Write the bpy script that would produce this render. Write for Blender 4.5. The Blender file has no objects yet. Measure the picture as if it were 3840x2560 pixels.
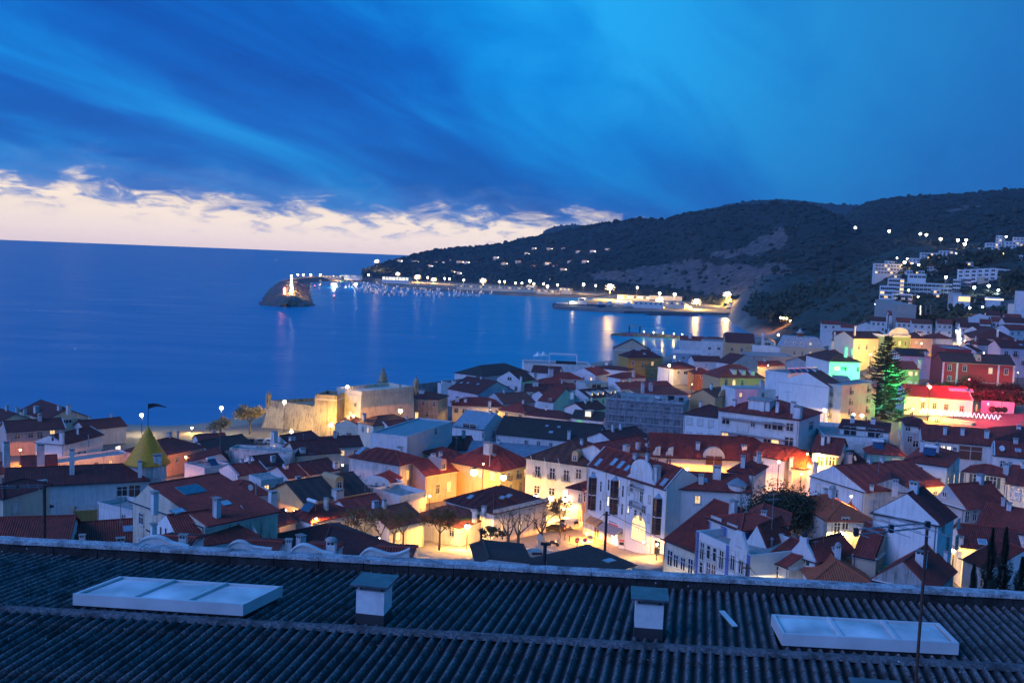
import bpy, bmesh, math, random
from mathutils import Vector, Matrix, noise
rnd = random.Random(7)
R = math.radians
scn = bpy.context.scene
col = scn.collection
# ---------------------------------------------------------------- camera
F_PX, W_PX, H_PX = 3733.0, 3840.0, 2560.0
CAMZ = 60.0
PITCH, ROLL = 4.79, 2.21
cam_d = bpy.data.cameras.new('camera'); cam = bpy.data.objects.new('camera', cam_d); col.objects.link(cam)
cam.location = (0, 0, CAMZ)
CR = Matrix.Rotation(R(90 - PITCH), 3, 'X') @ Matrix.Rotation(R(ROLL), 3, 'Z')
cam.rotation_euler = CR.to_euler()
cam_d.sensor_fit = 'HORIZONTAL'; cam_d.sensor_width = 36.0; cam_d.lens = 36.0 * F_PX / W_PX
cam_d.clip_start = 0.5; cam_d.clip_end = 90000
scn.camera = cam
# ---------------------------------------------------------------- render / view
scn.view_settings.view_transform = 'Standard'; scn.view_settings.look = 'None'
scn.view_settings.gamma = 1.0; scn.view_settings.exposure = 0.15
scn.cycles.use_denoising = True
scn.cycles.max_bounces = 5; scn.cycles.diffuse_bounces = 2; scn.cycles.glossy_bounces = 3
scn.cycles.transmission_bounces = 3; scn.cycles.transparent_max_bounces = 12
scn.cycles.sample_clamp_indirect = 3.0; scn.cycles.sample_clamp_direct = 0
scn.cycles.caustics_reflective = False; scn.cycles.caustics_refractive = False
# ---------------------------------------------------------------- node helpers
def nd(nt, t, **kw):
 n = nt.nodes.new(t)
 for k, v in kw.items():
  if k.startswith('i_'):
   n.inputs[k[2:].replace('_', ' ')].default_value = v
  elif k.startswith('n_'):
   n.inputs[int(k[2:])].default_value = v
  else:
   setattr(n, k, v)
 return n
def ln(nt, a, b): nt.links.new(a, b)
def mth(nt, op, a, b=None, c=None, clamp=False):
 n = nt.nodes.new('ShaderNodeMath'); n.operation = op; n.use_clamp = clamp
 for i, v in enumerate((a, b, c)):
  if v is None: continue
  if isinstance(v, (int, float)): n.inputs[i].default_value = v
  else: nt.links.new(v, n.inputs[i])
 return n.outputs[0]
def mixc(nt, f, a, b, bt='MIX'):
 n = nt.nodes.new('ShaderNodeMix'); n.data_type = 'RGBA'; n.blend_type = bt
 for i, v in ((0, f), (6, a), (7, b)):
  if isinstance(v, (int, float)): n.inputs[i].default_value = v
  elif isinstance(v, (tuple, list)): n.inputs[i].default_value = tuple(v)[:3] + (1,)
  else: nt.links.new(v, n.inputs[i])
 return n.outputs[2]
def ramp(nt, fac, stops, interp='LINEAR'):
 n = nt.nodes.new('ShaderNodeValToRGB'); n.color_ramp.interpolation = interp
 e = n.color_ramp.elements
 while len(e) < len(stops): e.new(0.5)
 for i, (p, c) in enumerate(stops):
  e[i].position = p
  e[i].color = (tuple(c)[:3] + (1,)) if isinstance(c, (tuple, list)) else (c, c, c, 1)
 nt.links.new(fac, n.inputs[0])
 return n.outputs[0]
def mrange(nt, v, a, b, c=0.0, d=1.0, smooth=False):
 n = nt.nodes.new('ShaderNodeMapRange'); n.clamp = True
 if smooth: n.interpolation_type = 'SMOOTHSTEP'
 nt.links.new(v, n.inputs[0])
 for i, q in enumerate((a, b, c, d)): n.inputs[i + 1].default_value = q
 return n.outputs[0]
# ---------------------------------------------------------------- sky
STREAK, SKYSEED = 25, 18.1
SUN_AZ = -20.0      # afterglow, degrees right of the view axis
wd = bpy.data.worlds.new('World'); scn.world = wd; wd.use_nodes = True
nt = wd.node_tree; nt.nodes.clear()
out = nd(nt, 'ShaderNodeOutputWorld'); bg = nd(nt, 'ShaderNodeBackground')
tc = nd(nt, 'ShaderNodeTexCoord')
sep = nd(nt, 'ShaderNodeSeparateXYZ'); ln(nt, tc.outputs['Generated'], sep.inputs[0])
X, Y, Z = sep.outputs
zc = mth(nt, 'MAXIMUM', Z, 0.0)
# cloud plane coordinates, long-exposure streaks running towards the right-hand horizon
zp = mth(nt, 'ADD', zc, 0.20)
cx = mth(nt, 'DIVIDE', X, zp); cy = mth(nt, 'DIVIDE', Y, zp)
ang = R(STREAK)
al = mth(nt, 'ADD', mth(nt, 'MULTIPLY', cx, math.sin(ang)), mth(nt, 'MULTIPLY', cy, math.cos(ang)))
ac = mth(nt, 'SUBTRACT', mth(nt, 'MULTIPLY', cx, math.cos(ang)), mth(nt, 'MULTIPLY', cy, math.sin(ang)))
comb = nd(nt, 'ShaderNodeCombineXYZ')
ln(nt, mth(nt, 'MULTIPLY', al, 0.30), comb.inputs[0]); ln(nt, ac, comb.inputs[1]); comb.inputs[2].default_value = SKYSEED
n1 = nd(nt, 'ShaderNodeTexNoise', i_Scale=0.95, i_Detail=3.0, i_Roughness=0.45, i_Distortion=0.5); ln(nt, comb.outputs[0], n1.inputs['Vector'])
n2 = nd(nt, 'ShaderNodeTexNoise', i_Scale=3.0, i_Detail=7.0, i_Roughness=0.58, i_Distortion=0.7); ln(nt, comb.outputs[0], n2.inputs['Vector'])
st = mth(nt, 'ADD', mth(nt, 'MULTIPLY', n1.outputs[0], 0.66), mth(nt, 'MULTIPLY', n2.outputs[0], 0.34))
deck = ramp(nt, st, [(0.36, (0.0, 0.048, 0.29)), (0.455, (0.0, 0.105, 0.45)), (0.54, (0.001, 0.215, 0.62)), (0.64, (0.012, 0.33, 0.74))])
azr = mth(nt, 'DIVIDE', X, mth(nt, 'MAXIMUM', mth(nt, 'SQRT', mth(nt, 'ADD', mth(nt, 'MULTIPLY', X, X), mth(nt, 'MULTIPLY', Y, Y))), 0.001))
low = mrange(nt, zc, 0.02, 0.20, 1.0, 0.0, True)
deck = mixc(nt, mth(nt, 'MULTIPLY', low, 0.45), deck, (0.004, 0.125, 0.40))
deck = mixc(nt, mth(nt, 'MULTIPLY', mrange(nt, azr, 0.0, 0.45, 0, 1, True), 0.78), deck, (0.012, 0.112, 0.36))
# clear band at the horizon lit by the set sun, ragged upper edge
glo_az = mrange(nt, azr, -0.20, 0.16, 1.0, 0.0, True)
gdir = nd(nt, 'ShaderNodeCombineXYZ')
ln(nt, mth(nt, 'MULTIPLY', azr, 26.0), gdir.inputs[0]); ln(nt, mth(nt, 'MULTIPLY', Z, 75.0), gdir.inputs[1])
g1 = nd(nt, 'ShaderNodeTexNoise', i_Scale=0.85, i_Detail=7.0, i_Roughness=0.6, i_Distortion=0.7); ln(nt, gdir.outputs[0], g1.inputs['Vector'])
edge_az = mrange(nt, azr, -0.47, -0.2, 0.060, 0.042)
edge = mth(nt, 'ADD', edge_az, mth(nt, 'MULTIPLY', mth(nt, 'SUBTRACT', g1.outputs[0], 0.52), 0.066))
dz = mth(nt, 'SUBTRACT', Z, edge)
band = mrange(nt, dz, -0.013, 0.009, 1.0, 0.0, True)
band = mth(nt, 'MULTIPLY', band, mrange(nt, azr, 0.05, 0.17, 1.0, 0.0, True))
front = mrange(nt, Y, 0.0, 0.25, 0.0, 1.0, True)
band = mth(nt, 'MULTIPLY', band, front)
bandc = ramp(nt, mrange(nt, Z, 0.0, 0.05), [(0.0, (0.95, 0.76, 0.70)), (0.25, (1.08, 0.88, 0.74)), (0.6, (1.2, 0.98, 0.72)), (1.0, (1.2, 0.96, 0.66))])
# small grey-blue cloud rags inside the band
g2 = nd(nt, 'ShaderNodeTexNoise', i_Scale=1.1, i_Detail=6.0, i_Roughness=0.6, i_Distortion=0.4); ln(nt, gdir.outputs[0], g2.inputs['Vector'])
rag = mth(nt, 'MULTIPLY', mrange(nt, g2.outputs[0], 0.47, 0.60, 0, 1, True), mrange(nt, dz, -0.034, -0.004, 0, 1, True))
bandc = mixc(nt, mth(nt, 'MULTIPLY', rag, 0.85), bandc, (0.14, 0.27, 0.58))
skyc = mixc(nt, band, deck, bandc)
# soft afterglow just above the ragged edge
aft = mth(nt, 'MULTIPLY', mrange(nt, dz, 0.0, 0.035, 1.0, 0.0, True), mth(nt, 'MULTIPLY', front, mrange(nt, azr, -0.1, 0.2, 1.0, 0.0, True)))
skyc = mixc(nt, mth(nt, 'MULTIPLY', mth(nt, 'MULTIPLY', aft, mth(nt, 'SUBTRACT', 1.0, band)), 0.30), skyc, (0.16, 0.30, 0.62))
sky = nd(nt, 'ShaderNodeTexSky', sky_type='NISHITA', sun_disc=False)
sky.sun_elevation = R(0.5); sky.sun_rotation = R(SUN_AZ); sky.altitude = 60
skyc2 = mixc(nt, 1.0, skyc, mixc(nt, 1.0, sky.outputs[0], (0.001, 0.001, 0.001), 'MULTIPLY'), 'ADD')
ln(nt, skyc2, bg.inputs[0]); bg.inputs[1].default_value = 1.18
ln(nt, bg.outputs[0], out.inputs[0])
# ---------------------------------------------------------------- the one sun: diffuse dusk light
sun_d = bpy.data.lights.new('sun', 'SUN'); sun = bpy.data.objects.new('sun', sun_d); col.objects.link(sun)
sun_d.energy = 1.7; sun_d.angle = R(38); sun_d.color = (0.33, 0.42, 1.0)
sdir = Vector((-0.74, -0.46, 0.48)).normalized()      # towards the light
sun.rotation_euler = sdir.to_track_quat('Z', 'Y').to_euler()
# ---------------------------------------------------------------- pixel <-> place
def ray(px, py):
 return CR @ Vector(((px - W_PX / 2) / F_PX, -(py - H_PX / 2) / F_PX, -1.0))
def at_d(px, py, d):
 r = ray(px, py); return Vector((0, 0, CAMZ)) + r * (d / r.y)
def at_z(px, py, z):
 r = ray(px, py); t = (z - CAMZ) / r.z; return Vector((0, 0, CAMZ)) + r * t
KS = {1: (0, 1400, 2.2396), 2: (700, 1350, 2.2396), 3: (1500, 1350, 2.2396), 4: (2300, 1150, 2.2396), 5: (2880, 1150, 2.2396),
  6: (900, 1600, 2.2396), 7: (1700, 1550, 2.2396), 8: (2500, 1600, 2.2396), 9: (2880, 1650, 2.2396),
  'A': (900, 900, 1.96), 'B': (1900, 800, 1.96), 'C': (2900, 680, 2.502), 'D': (0, 1950, 1.809), 'E': (1200, 1950, 1.809),
  'F': (2540, 1950, 1.809), 'G': (1850, 1900, 2.6133), 'H': (1900, 1280, 2.6133), 'J': (3000, 1000, 2.8), 0: (0, 0, 1.0)}
def kp(k, p):
 o = KS[k]; return (o[0] + p[0] / o[2], o[1] + p[1] / o[2])
# ---------------------------------------------------------------- terrain height
DN = [10, 25, 50, 80, 110, 140, 165, 210, 260, 300, 340, 400, 470, 540, 620, 700, 800, 900, 1000, 1200, 1500, 2200]
TU = [(-0.75, [46, 44, 36, 29.5, 22, 16, 11, 7, 4.5, 3.0, 0.2, -4, -6, -8, -8, -8, -8, -8, -8, -8, -8, -8]),
  (-0.36, [46, 44, 36, 29.5, 22, 16, 11, 7, 5, 3.2, -1.5, -6, -8, -8, -8, -8, -8, -8, -8, -8, -8, -8]),
  (-0.22, [46, 44, 36, 29.5, 22, 16, 11, 8, 6, 5, 2.0, -3, -6, -8, -8, -8, -8, -8, -8, -8, -8, -8]),
  (-0.11, [46, 44, 36, 29.5, 22, 16, 11, 8.5, 7, 6, 5, 3.5, -2, -6, -8, -8, -8, -8, -8, -8, -8, -8]),
  (0.02, [46, 44, 36, 29.5, 22, 16, 11, 9, 7, 6, 5.5, 5, 4, -0.5, -5, -8, -8, -8, -8, -8, -8, -8]),
  (0.13, [46, 44, 36, 29.5, 22, 16, 11, 10, 9, 8, 7.5, 7, 6, 5, 0, -4, -8, -8, -8, -8, -8, -8]),
  (0.20, [46, 44, 36, 29.5, 22, 16.5, 12.5, 12, 11, 10, 9, 8, 7, 6, 4.5, 1, -3, -8, -8, -8, -8, -8]),
  (0.26, [46, 44, 36, 29.5, 22, 17, 14, 14, 13, 12, 11, 10, 9, 8, 6, 4, 1.5, 2, 10, 40, 60, 70]),
  (0.30, [46, 44, 36, 29.5, 22.5, 18, 16, 16, 15, 15, 14, 12, 11, 11, 11, 11, 14, 26, 34, 48, 62, 70]),
  (0.40, [46, 44, 36, 29.5, 23, 18.5, 17.5, 18, 18.5, 18.5, 18, 19, 22, 26, 32, 41, 56, 68, 76, 90, 100, 95]),
  (0.55, [46, 44, 36, 29.5, 23, 19, 18, 19, 19, 20, 21, 24, 30, 36, 44, 54, 70, 86, 98, 112, 118, 108]),
  (0.90, [46, 44, 36, 29.5, 23, 19, 18, 19, 20, 22, 25, 30, 40, 50, 62, 76, 95, 110, 118, 124, 128, 118])]
def interp(xs, ys, x):
 if x <= xs[0]: return ys[0]
 if x >= xs[-1]: return ys[-1]
 for i in range(len(xs) - 1):
  if x <= xs[i + 1]:
   f = (x - xs[i]) / (xs[i + 1] - xs[i]); return ys[i] * (1 - f) + ys[i + 1] * f
def g(x, y):
 d = max(y, 10.0); u = max(-0.75, min(0.9, x / d))
 for i in range(len(TU) - 1):
  if u <= TU[i + 1][0]:
   f = (u - TU[i][0]) / (TU[i + 1][0] - TU[i][0]); f = f * f * (3 - 2 * f)
   return interp(DN, TU[i][1], d) * (1 - f) + interp(DN, TU[i + 1][1], d) * f
 return interp(DN, TU[-1][1], d)
def solve_d(px, py, h, lo=60.0, hi=1400.0):
 """first place along the pixel's ray where it comes down to h above ground (the near hump skipped)"""
 r = ray(px, py); t = lo; seen = False; last = None
 while t < hi:
  k = t / r.y; p = r * k; f = CAMZ + p.z - g(p.x, p.y) - h
  if f > 0: seen = True
  elif seen: return t
  if last is None or abs(f) < last[0]: last = (abs(f), t)
  t += 0.5 if t < 400 else 2
 return last[1]
def on_ground(px, py, lo=60.0):
 d = solve_d(px, py, 0.0, lo); p = at_d(px, py, d); p.z = g(p.x, p.y); return p
# ---------------------------------------------------------------- object helpers
def empty(name, loc, rz=0.0, parent=None):
 o = bpy.data.objects.new(name, None); o.empty_display_size = 0.3
 o.location = loc; o.rotation_euler = (0, 0, rz); col.objects.link(o)
 if parent: o.parent = parent
 return o
LABELS = {}
def tag(o, label=None, cat=None, group=None, kind=None):
 if label:
  o['label'] = label
 if cat: o['category'] = cat
 if group: o['group'] = group
 if kind: o['kind'] = kind
 return o
def ordn(n):
 lo = ['', 'first', 'second', 'third', 'fourth', 'fifth', 'sixth', 'seventh', 'eighth', 'ninth', 'tenth', 'eleventh', 'twelfth', 'thirteenth', 'fourteenth', 'fifteenth', 'sixteenth', 'seventeenth', 'eighteenth', 'nineteenth', 'twentieth']
 return lo[n] if n <= 20 else ['twenty', 'thirty'][n // 10 - 2] + '-' + lo[n % 10] if n % 10 else 'thirtieth'
def rank_labels(objs, stem):
 for i, o in enumerate(sorted(objs, key=lambda o: (o.location.x / o.location.y))): o['label'] = stem + ', %s from the left' % ordn(i + 1)
class MB:
 """mesh collector"""
 def __init__(s): s.v = []; s.f = []; s.m = []; s.uv = {}; s.mi = 0; s.smooth = False
 def V(s, *ps):
  n = len(s.v); s.v.extend([tuple(p) for p in ps]); return n
 def face(s, *ps, uv=None):
  n = s.V(*ps); s.f.append(tuple(range(n, n + len(ps)))); s.m.append(s.mi)
  if uv: s.uv[len(s.f) - 1] = uv
  return s
 def box(s, x0, x1, y0, y1, z0, z1):
  n = s.V((x0, y0, z0), (x1, y0, z0), (x1, y1, z0), (x0, y1, z0), (x0, y0, z1), (x1, y0, z1), (x1, y1, z1), (x0, y1, z1))
  for q in ((0, 1, 5, 4), (1, 2, 6, 5), (2, 3, 7, 6), (3, 0, 4, 7), (4, 5, 6, 7), (3, 2, 1, 0)):
   s.f.append(tuple(n + i for i in q)); s.m.append(s.mi)
  return s
 def prism(s, poly, z0, z1, cap=True):
  k = len(poly); n = s.V(*[(p[0], p[1], z0) for p in poly]); s.V(*[(p[0], p[1], z1) for p in poly])
  for i in range(k):
   j = (i + 1) % k; s.f.append((n + i, n + j, n + k + j, n + k + i)); s.m.append(s.mi)
  if cap:
   s.f.append(tuple(n + k + i for i in range(k))); s.m.append(s.mi)
   s.f.append(tuple(n + i for i in reversed(range(k)))); s.m.append(s.mi)
  return s
 def extrude_xz(s, poly, y0, y1):
  k = len(poly); n = s.V(*[(p[0], y0, p[1]) for p in poly]); s.V(*[(p[0], y1, p[1]) for p in poly])
  for i in range(k):
   j = (i + 1) % k; s.f.append((n + j, n + i, n + k + i, n + k + j)); s.m.append(s.mi)
  s.f.append(tuple(n + i for i in range(k))); s.m.append(s.mi)
  s.f.append(tuple(n + k + i for i in reversed(range(k)))); s.m.append(s.mi)
  return s
 def tube(s, p0, p1, r0, r1=None, k=6, cap=True):
  p0 = Vector(p0); p1 = Vector(p1); r1 = r0 if r1 is None else r1
  ax = (p1 - p0)
  if ax.length < 1e-6: return s
  ax.normalize(); a = ax.orthogonal().normalized(); b = ax.cross(a)
  n = len(s.v)
  for p, r in ((p0, r0), (p1, r1)):
   for i in range(k):
    t = 2 * math.pi * i / k; s.v.append(tuple(p + a * (r * math.cos(t)) + b * (r * math.sin(t))))
  for i in range(k):
   j = (i + 1) % k; s.f.append((n + i, n + j, n + k + j, n + k + i)); s.m.append(s.mi)
  if cap:
   s.f.append(tuple(n + i for i in reversed(range(k)))); s.m.append(s.mi)
   s.f.append(tuple(n + k + i for i in range(k))); s.m.append(s.mi)
  return s
 def lathe(s, prof, c=(0, 0, 0), k=12):
  n = len(s.v)
  for (r, z) in prof:
   for i in range(k):
    t = 2 * math.pi * i / k; s.v.append((c[0] + r * math.cos(t), c[1] + r * math.sin(t), c[2] + z))
  for q in range(len(prof) - 1):
   for i in range(k):
    j = (i + 1) % k
    s.f.append((n + q * k + i, n + q * k + j, n + (q + 1) * k + j, n + (q + 1) * k + i)); s.m.append(s.mi)
  s.f.append(tuple(n + (len(prof) - 1) * k + i for i in range(k))); s.m.append(s.mi)
  s.f.append(tuple(n + i for i in reversed(range(k)))); s.m.append(s.mi)
  return s
 def mesh(s, name, mats):
  me = bpy.data.meshes.new(name); me.from_pydata(s.v, [], s.f)
  for m in (mats if isinstance(mats, (list, tuple)) else [mats]): me.materials.append(m)
  if any(s.m): me.polygons.foreach_set('material_index', s.m)
  if s.uv:
   ul = me.uv_layers.new(name='UVMap')
   for fi, uv in s.uv.items():
    for k, li in enumerate(me.polygons[fi].loop_indices): ul.data[li].uv = uv[k]
  if s.smooth: me.polygons.foreach_set('use_smooth', [True] * len(me.polygons))
  me.update(); return me
 def obj(s, name, mats, parent=None, loc=None, rz=0.0):
  o = bpy.data.objects.new(name, s.mesh(name, mats)); col.objects.link(o)
  if parent: o.parent = parent
  if loc is not None: o.location = loc
  if rz: o.rotation_euler = (0, 0, rz)
  return o
def inst(name, me, parent=None, loc=(0, 0, 0), rz=0.0, sc=None):
 o = bpy.data.objects.new(name, me); col.objects.link(o); o.location = loc; o.rotation_euler = (0, 0, rz)
 if sc: o.scale = sc
 if parent: o.parent = parent
 return o
def copy_tree(o, parent=None):
 c = o.copy(); col.objects.link(c); c.parent = parent
 for ch in list(o.children): copy_tree(ch, c)
 return c
def plight(name, loc, color, power, radius=0.2, parent=None):
 l = bpy.data.lights.new(name, 'POINT'); l.energy = power; l.color = color; l.shadow_soft_size = radius
 o = bpy.data.objects.new(name, l); col.objects.link(o); o.location = loc
 if parent: o.parent = parent
 return o
def slight(name, loc, target, color, power, cone=70, radius=0.3, parent=None):
 l = bpy.data.lights.new(name, 'SPOT'); l.energy = power; l.color = color; l.shadow_soft_size = radius
 l.spot_size = R(cone); l.spot_blend = 0.35 if cone < 175 else 0.05
 o = bpy.data.objects.new(name, l); col.objects.link(o); o.location = loc
 o.rotation_euler = (Vector(loc) - Vector(target)).to_track_quat('Z', 'Y').to_euler()
 if parent: o.parent = parent
 return o
SOD = (1.0, 0.32, 0.02); WARM = (1.0, 0.43, 0.07); YEL = (1.0, 0.56, 0.10); WHT = (1.0, 0.78, 0.42); COOL = (0.80, 0.95, 1.0)
# ---------------------------------------------------------------- materials
MC = {}
def newmat(name):
 m = bpy.data.materials.new(name); m.use_nodes = True; nt = m.node_tree; nt.nodes.clear()
 o = nd(nt, 'ShaderNodeOutputMaterial'); b = nd(nt, 'ShaderNodeBsdfPrincipled'); ln(nt, b.outputs[0], o.inputs[0])
 return m, nt, b
def simple(name, c, rough=0.6, metal=0.0, var=0.15, scale=3.0, bump=0.0):
 if name in MC: return MC[name]
 m, nt, b = newmat(name); tc = nd(nt, 'ShaderNodeTexCoord')
 n = nd(nt, 'ShaderNodeTexNoise', i_Scale=scale, i_Detail=5.0); ln(nt, tc.outputs['Object'], n.inputs['Vector'])
 f = mrange(nt, n.outputs[0], 0.3, 0.7, 1 - var, 1 + var)
 ln(nt, mixc(nt, 1.0, c, mth_rgb(nt, f), 'MULTIPLY'), b.inputs['Base Color'])
 b.inputs['Roughness'].default_value = rough; b.inputs['Metallic'].default_value = metal
 if bump:
  bp = nd(nt, 'ShaderNodeBump', i_Strength=bump, i_Distance=0.05); ln(nt, n.outputs[0], bp.inputs['Height']); ln(nt, bp.outputs[0], b.inputs['Normal'])
 MC[name] = m; return m
def mth_rgb(nt, f):
 c = nd(nt, 'ShaderNodeCombineColor')
 for i in range(3): ln(nt, f, c.inputs[i])
 return c.outputs[0]
def emis(name, c, strength, base=(0.8, 0.8, 0.8)):
 if name in MC: return MC[name]
 m, nt, b = newmat(name)
 b.inputs['Base Color'].default_value = tuple(base) + (1,)
 b.inputs['Emission Color'].default_value = tuple(c) + (1,); b.inputs['Emission Strength'].default_value = strength
 m.cycles.emission_sampling = 'NONE'
 MC[name] = m; return m
def litpane(name, c, strength):
 """lit room behind glass: uneven warm brightness, curtains"""
 if name in MC: return MC[name]
 m, nt, b = newmat(name); tc = nd(nt, 'ShaderNodeTexCoord'); oi = nd(nt, 'ShaderNodeObjectInfo')
 mp = nd(nt, 'ShaderNodeMapping'); ln(nt, tc.outputs['Object'], mp.inputs[0]); mp.inputs['Scale'].default_value = (6, 1, 0.8)
 n = nd(nt, 'ShaderNodeTexNoise', i_Scale=1.2, i_Detail=3.0); ln(nt, mp.outputs[0], n.inputs['Vector'])
 f = mrange(nt, n.outputs[0], 0.3, 0.7, 0.35, 1.3)
 b.inputs['Base Color'].default_value = (0.3, 0.25, 0.2, 1); b.inputs['Roughness'].default_value = 0.15
 b.inputs['Emission Color'].default_value = tuple(c) + (1,)
 ln(nt, mth(nt, 'MULTIPLY', mth(nt, 'MULTIPLY', f, strength), mrange(nt, oi.outputs['Random'], 0, 1, 0.6, 1.25)), b.inputs['Emission Strength'])
 m.cycles.emission_sampling = 'NONE'
 MC[name] = m; return m
PC = {'white': (0.80, 0.79, 0.77), 'white2': (0.72, 0.72, 0.72), 'cream': (0.78, 0.70, 0.54), 'beige': (0.58, 0.48, 0.36), 'yellow': (0.72, 0.56, 0.26),
  'ochre': (0.50, 0.31, 0.09), 'pink': (0.72, 0.52, 0.46), 'lilac': (0.62, 0.52, 0.60), 'grey': (0.48, 0.48, 0.48), 'grey2': (0.34, 0.34, 0.35), 'blue': (0.30, 0.40, 0.50),
  'bluestripe': (0.10, 0.17, 0.42), 'red': (0.42, 0.06, 0.06), 'teal': (0.10, 0.36, 0.36), 'green': (0.30, 0.42, 0.20), 'orange': (0.68, 0.42, 0.20), 'stone': (0.52, 0.44, 0.33),
  'rose': (0.70, 0.44, 0.36), 'brown': (0.26, 0.12, 0.07), 'concrete': (0.40, 0.39, 0.37), 'fort': (0.42, 0.34, 0.22), 'fortw': (0.74, 0.68, 0.55), 'oldwhite': (0.66, 0.65, 0.62)}
def plaster(key, dirt=0.35):
 nm = 'plaster_%s_%d' % (key, int(dirt * 100))
 if nm in MC: return MC[nm]
 c = PC[key]; m, nt, b = newmat(nm); tc = nd(nt, 'ShaderNodeTexCoord'); oi = nd(nt, 'ShaderNodeObjectInfo')
 off = nd(nt, 'ShaderNodeVectorMath', operation='ADD'); ln(nt, tc.outputs['Object'], off.inputs[0])
 rv = nd(nt, 'ShaderNodeCombineXYZ'); ln(nt, mth(nt, 'MULTIPLY', oi.outputs['Random'], 50.0), rv.inputs[0]); ln(nt, rv.outputs[0], off.inputs[1])
 n1 = nd(nt, 'ShaderNodeTexNoise', i_Scale=0.35, i_Detail=6.0, i_Roughness=0.6); ln(nt, off.outputs[0], n1.inputs['Vector'])
 mp = nd(nt, 'ShaderNodeMapping'); ln(nt, off.outputs[0], mp.inputs[0]); mp.inputs['Scale'].default_value = (2.2, 2.2, 0.22)
 n2 = nd(nt, 'ShaderNodeTexNoise', i_Scale=1.0, i_Detail=6.0, i_Roughness=0.65); ln(nt, mp.outputs[0], n2.inputs['Vector'])
 s1 = mrange(nt, n1.outputs[0], 0.42, 0.72, 0, 1, True); s2 = mrange(nt, n2.outputs[0], 0.46, 0.68, 0, 1, True)
 dirtf = mth(nt, 'MULTIPLY', mth(nt, 'ADD', mth(nt, 'MULTIPLY', s1, 0.6), mth(nt, 'MULTIPLY', s2, 0.9)), dirt, clamp=True)
 bc = mixc(nt, dirtf, c, tuple(x * k for x, k in zip(c, (0.34, 0.33, 0.31))))
 n3 = nd(nt, 'ShaderNodeTexNoise', i_Scale=7.0, i_Detail=4.0); ln(nt, off.outputs[0], n3.inputs['Vector'])
 bc = mixc(nt, 1.0, bc, mth_rgb(nt, mrange(nt, n3.outputs[0], 0.3, 0.7, 0.90, 1.06)), 'MULTIPLY')
 bc = mixc(nt, 1.0, bc, mth_rgb(nt, mrange(nt, oi.outputs['Random'], 0, 1, 0.86, 1.04)), 'MULTIPLY')
 ln(nt, bc, b.inputs['Base Color']); b.inputs['Roughness'].default_value = 0.85
 bp = nd(nt, 'ShaderNodeBump', i_Strength=0.25, i_Distance=0.03); ln(nt, n3.outputs[0], bp.inputs['Height']); ln(nt, bp.outputs[0], b.inputs['Normal'])
 MC[nm] = m; return m
TC = {'red': ((0.46, 0.07, 0.042), (0.19, 0.034, 0.026)), 'dark': ((0.22, 0.045, 0.034), (0.085, 0.025, 0.022)), 'brown': ((0.34, 0.10, 0.055), (0.17, 0.055, 0.038)),
  'orange': ((0.62, 0.15, 0.055), (0.40, 0.09, 0.045)), 'black': ((0.075, 0.055, 0.045), (0.04, 0.032, 0.028))}
def tile(key):
 nm = 'tile_' + key
 if nm in MC: return MC[nm]
 c1, c2 = TC[key]; m, nt, b = newmat(nm); uv = nd(nt, 'ShaderNodeUVMap'); tc = nd(nt, 'ShaderNodeTexCoord'); oi = nd(nt, 'ShaderNodeObjectInfo')
 sp = nd(nt, 'ShaderNodeSeparateXYZ'); ln(nt, uv.outputs[0], sp.inputs[0]); U, Vv, _ = sp.outputs
 fu = mth(nt, 'MULTIPLY', U, 1 / 0.26); fv = mth(nt, 'MULTIPLY', Vv, 1 / 0.38)
 cu = mth(nt, 'FLOOR', fu); cv = mth(nt, 'FLOOR', fv)
 cc = nd(nt, 'ShaderNodeCombineXYZ'); ln(nt, cu, cc.inputs[0]); ln(nt, cv, cc.inputs[1]); ln(nt, oi.outputs['Random'], cc.inputs[2])
 wn = nd(nt, 'ShaderNodeTexWhiteNoise', noise_dimensions='3D'); ln(nt, cc.outputs[0], wn.inputs['Vector'])
 n1 = nd(nt, 'ShaderNodeTexNoise', i_Scale=0.5, i_Detail=6.0, i_Roughness=0.65); ln(nt, tc.outputs['Object'], n1.inputs['Vector'])
 f = mth(nt, 'ADD', mth(nt, 'MULTIPLY', wn.outputs[0], 0.55), mth(nt, 'MULTIPLY', mrange(nt, n1.outputs[0], 0.3, 0.7), 0.65), clamp=True)
 bc = mixc(nt, f, c1, c2)
 n2 = nd(nt, 'ShaderNodeTexNoise', i_Scale=4.0, i_Detail=5.0, i_Roughness=0.7); ln(nt, tc.outputs['Object'], n2.inputs['Vector'])
 bc = mixc(nt, mrange(nt, n2.outputs[0], 0.58, 0.75, 0, 0.6, True), bc, (0.06, 0.052, 0.04))
 bc = mixc(nt, 1.0, bc, mth_rgb(nt, mrange(nt, oi.outputs['Random'], 0, 1, 0.78, 1.12)), 'MULTIPLY')
 ln(nt, bc, b.inputs['Base Color']); b.inputs['Roughness'].default_value = 0.8
 fru = mth(nt, 'FRACT', fu); frv = mth(nt, 'FRACT', fv)
 hump = mth(nt, 'SINE', mth(nt, 'MULTIPLY', fru, math.pi)); stepv = mth(nt, 'SUBTRACT', 1.0, frv)
 hh = mth(nt, 'ADD', mth(nt, 'MULTIPLY', hump, 0.09), mth(nt, 'ADD', mth(nt, 'MULTIPLY', stepv, 0.05), mth(nt, 'MULTIPLY', wn.outputs[0], 0.02)))
 bp = nd(nt, 'ShaderNodeBump', i_Strength=0.9, i_Distance=1.0); ln(nt, hh, bp.inputs['Height']); ln(nt, bp.outputs[0], b.inputs['Normal'])
 MC[nm] = m; return m
M_glass = simple('glass_dark', (0.025, 0.03, 0.04), 0.12, var=0.4)
M_white = simple('paint_white', (0.78, 0.77, 0.75), 0.5)
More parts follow.
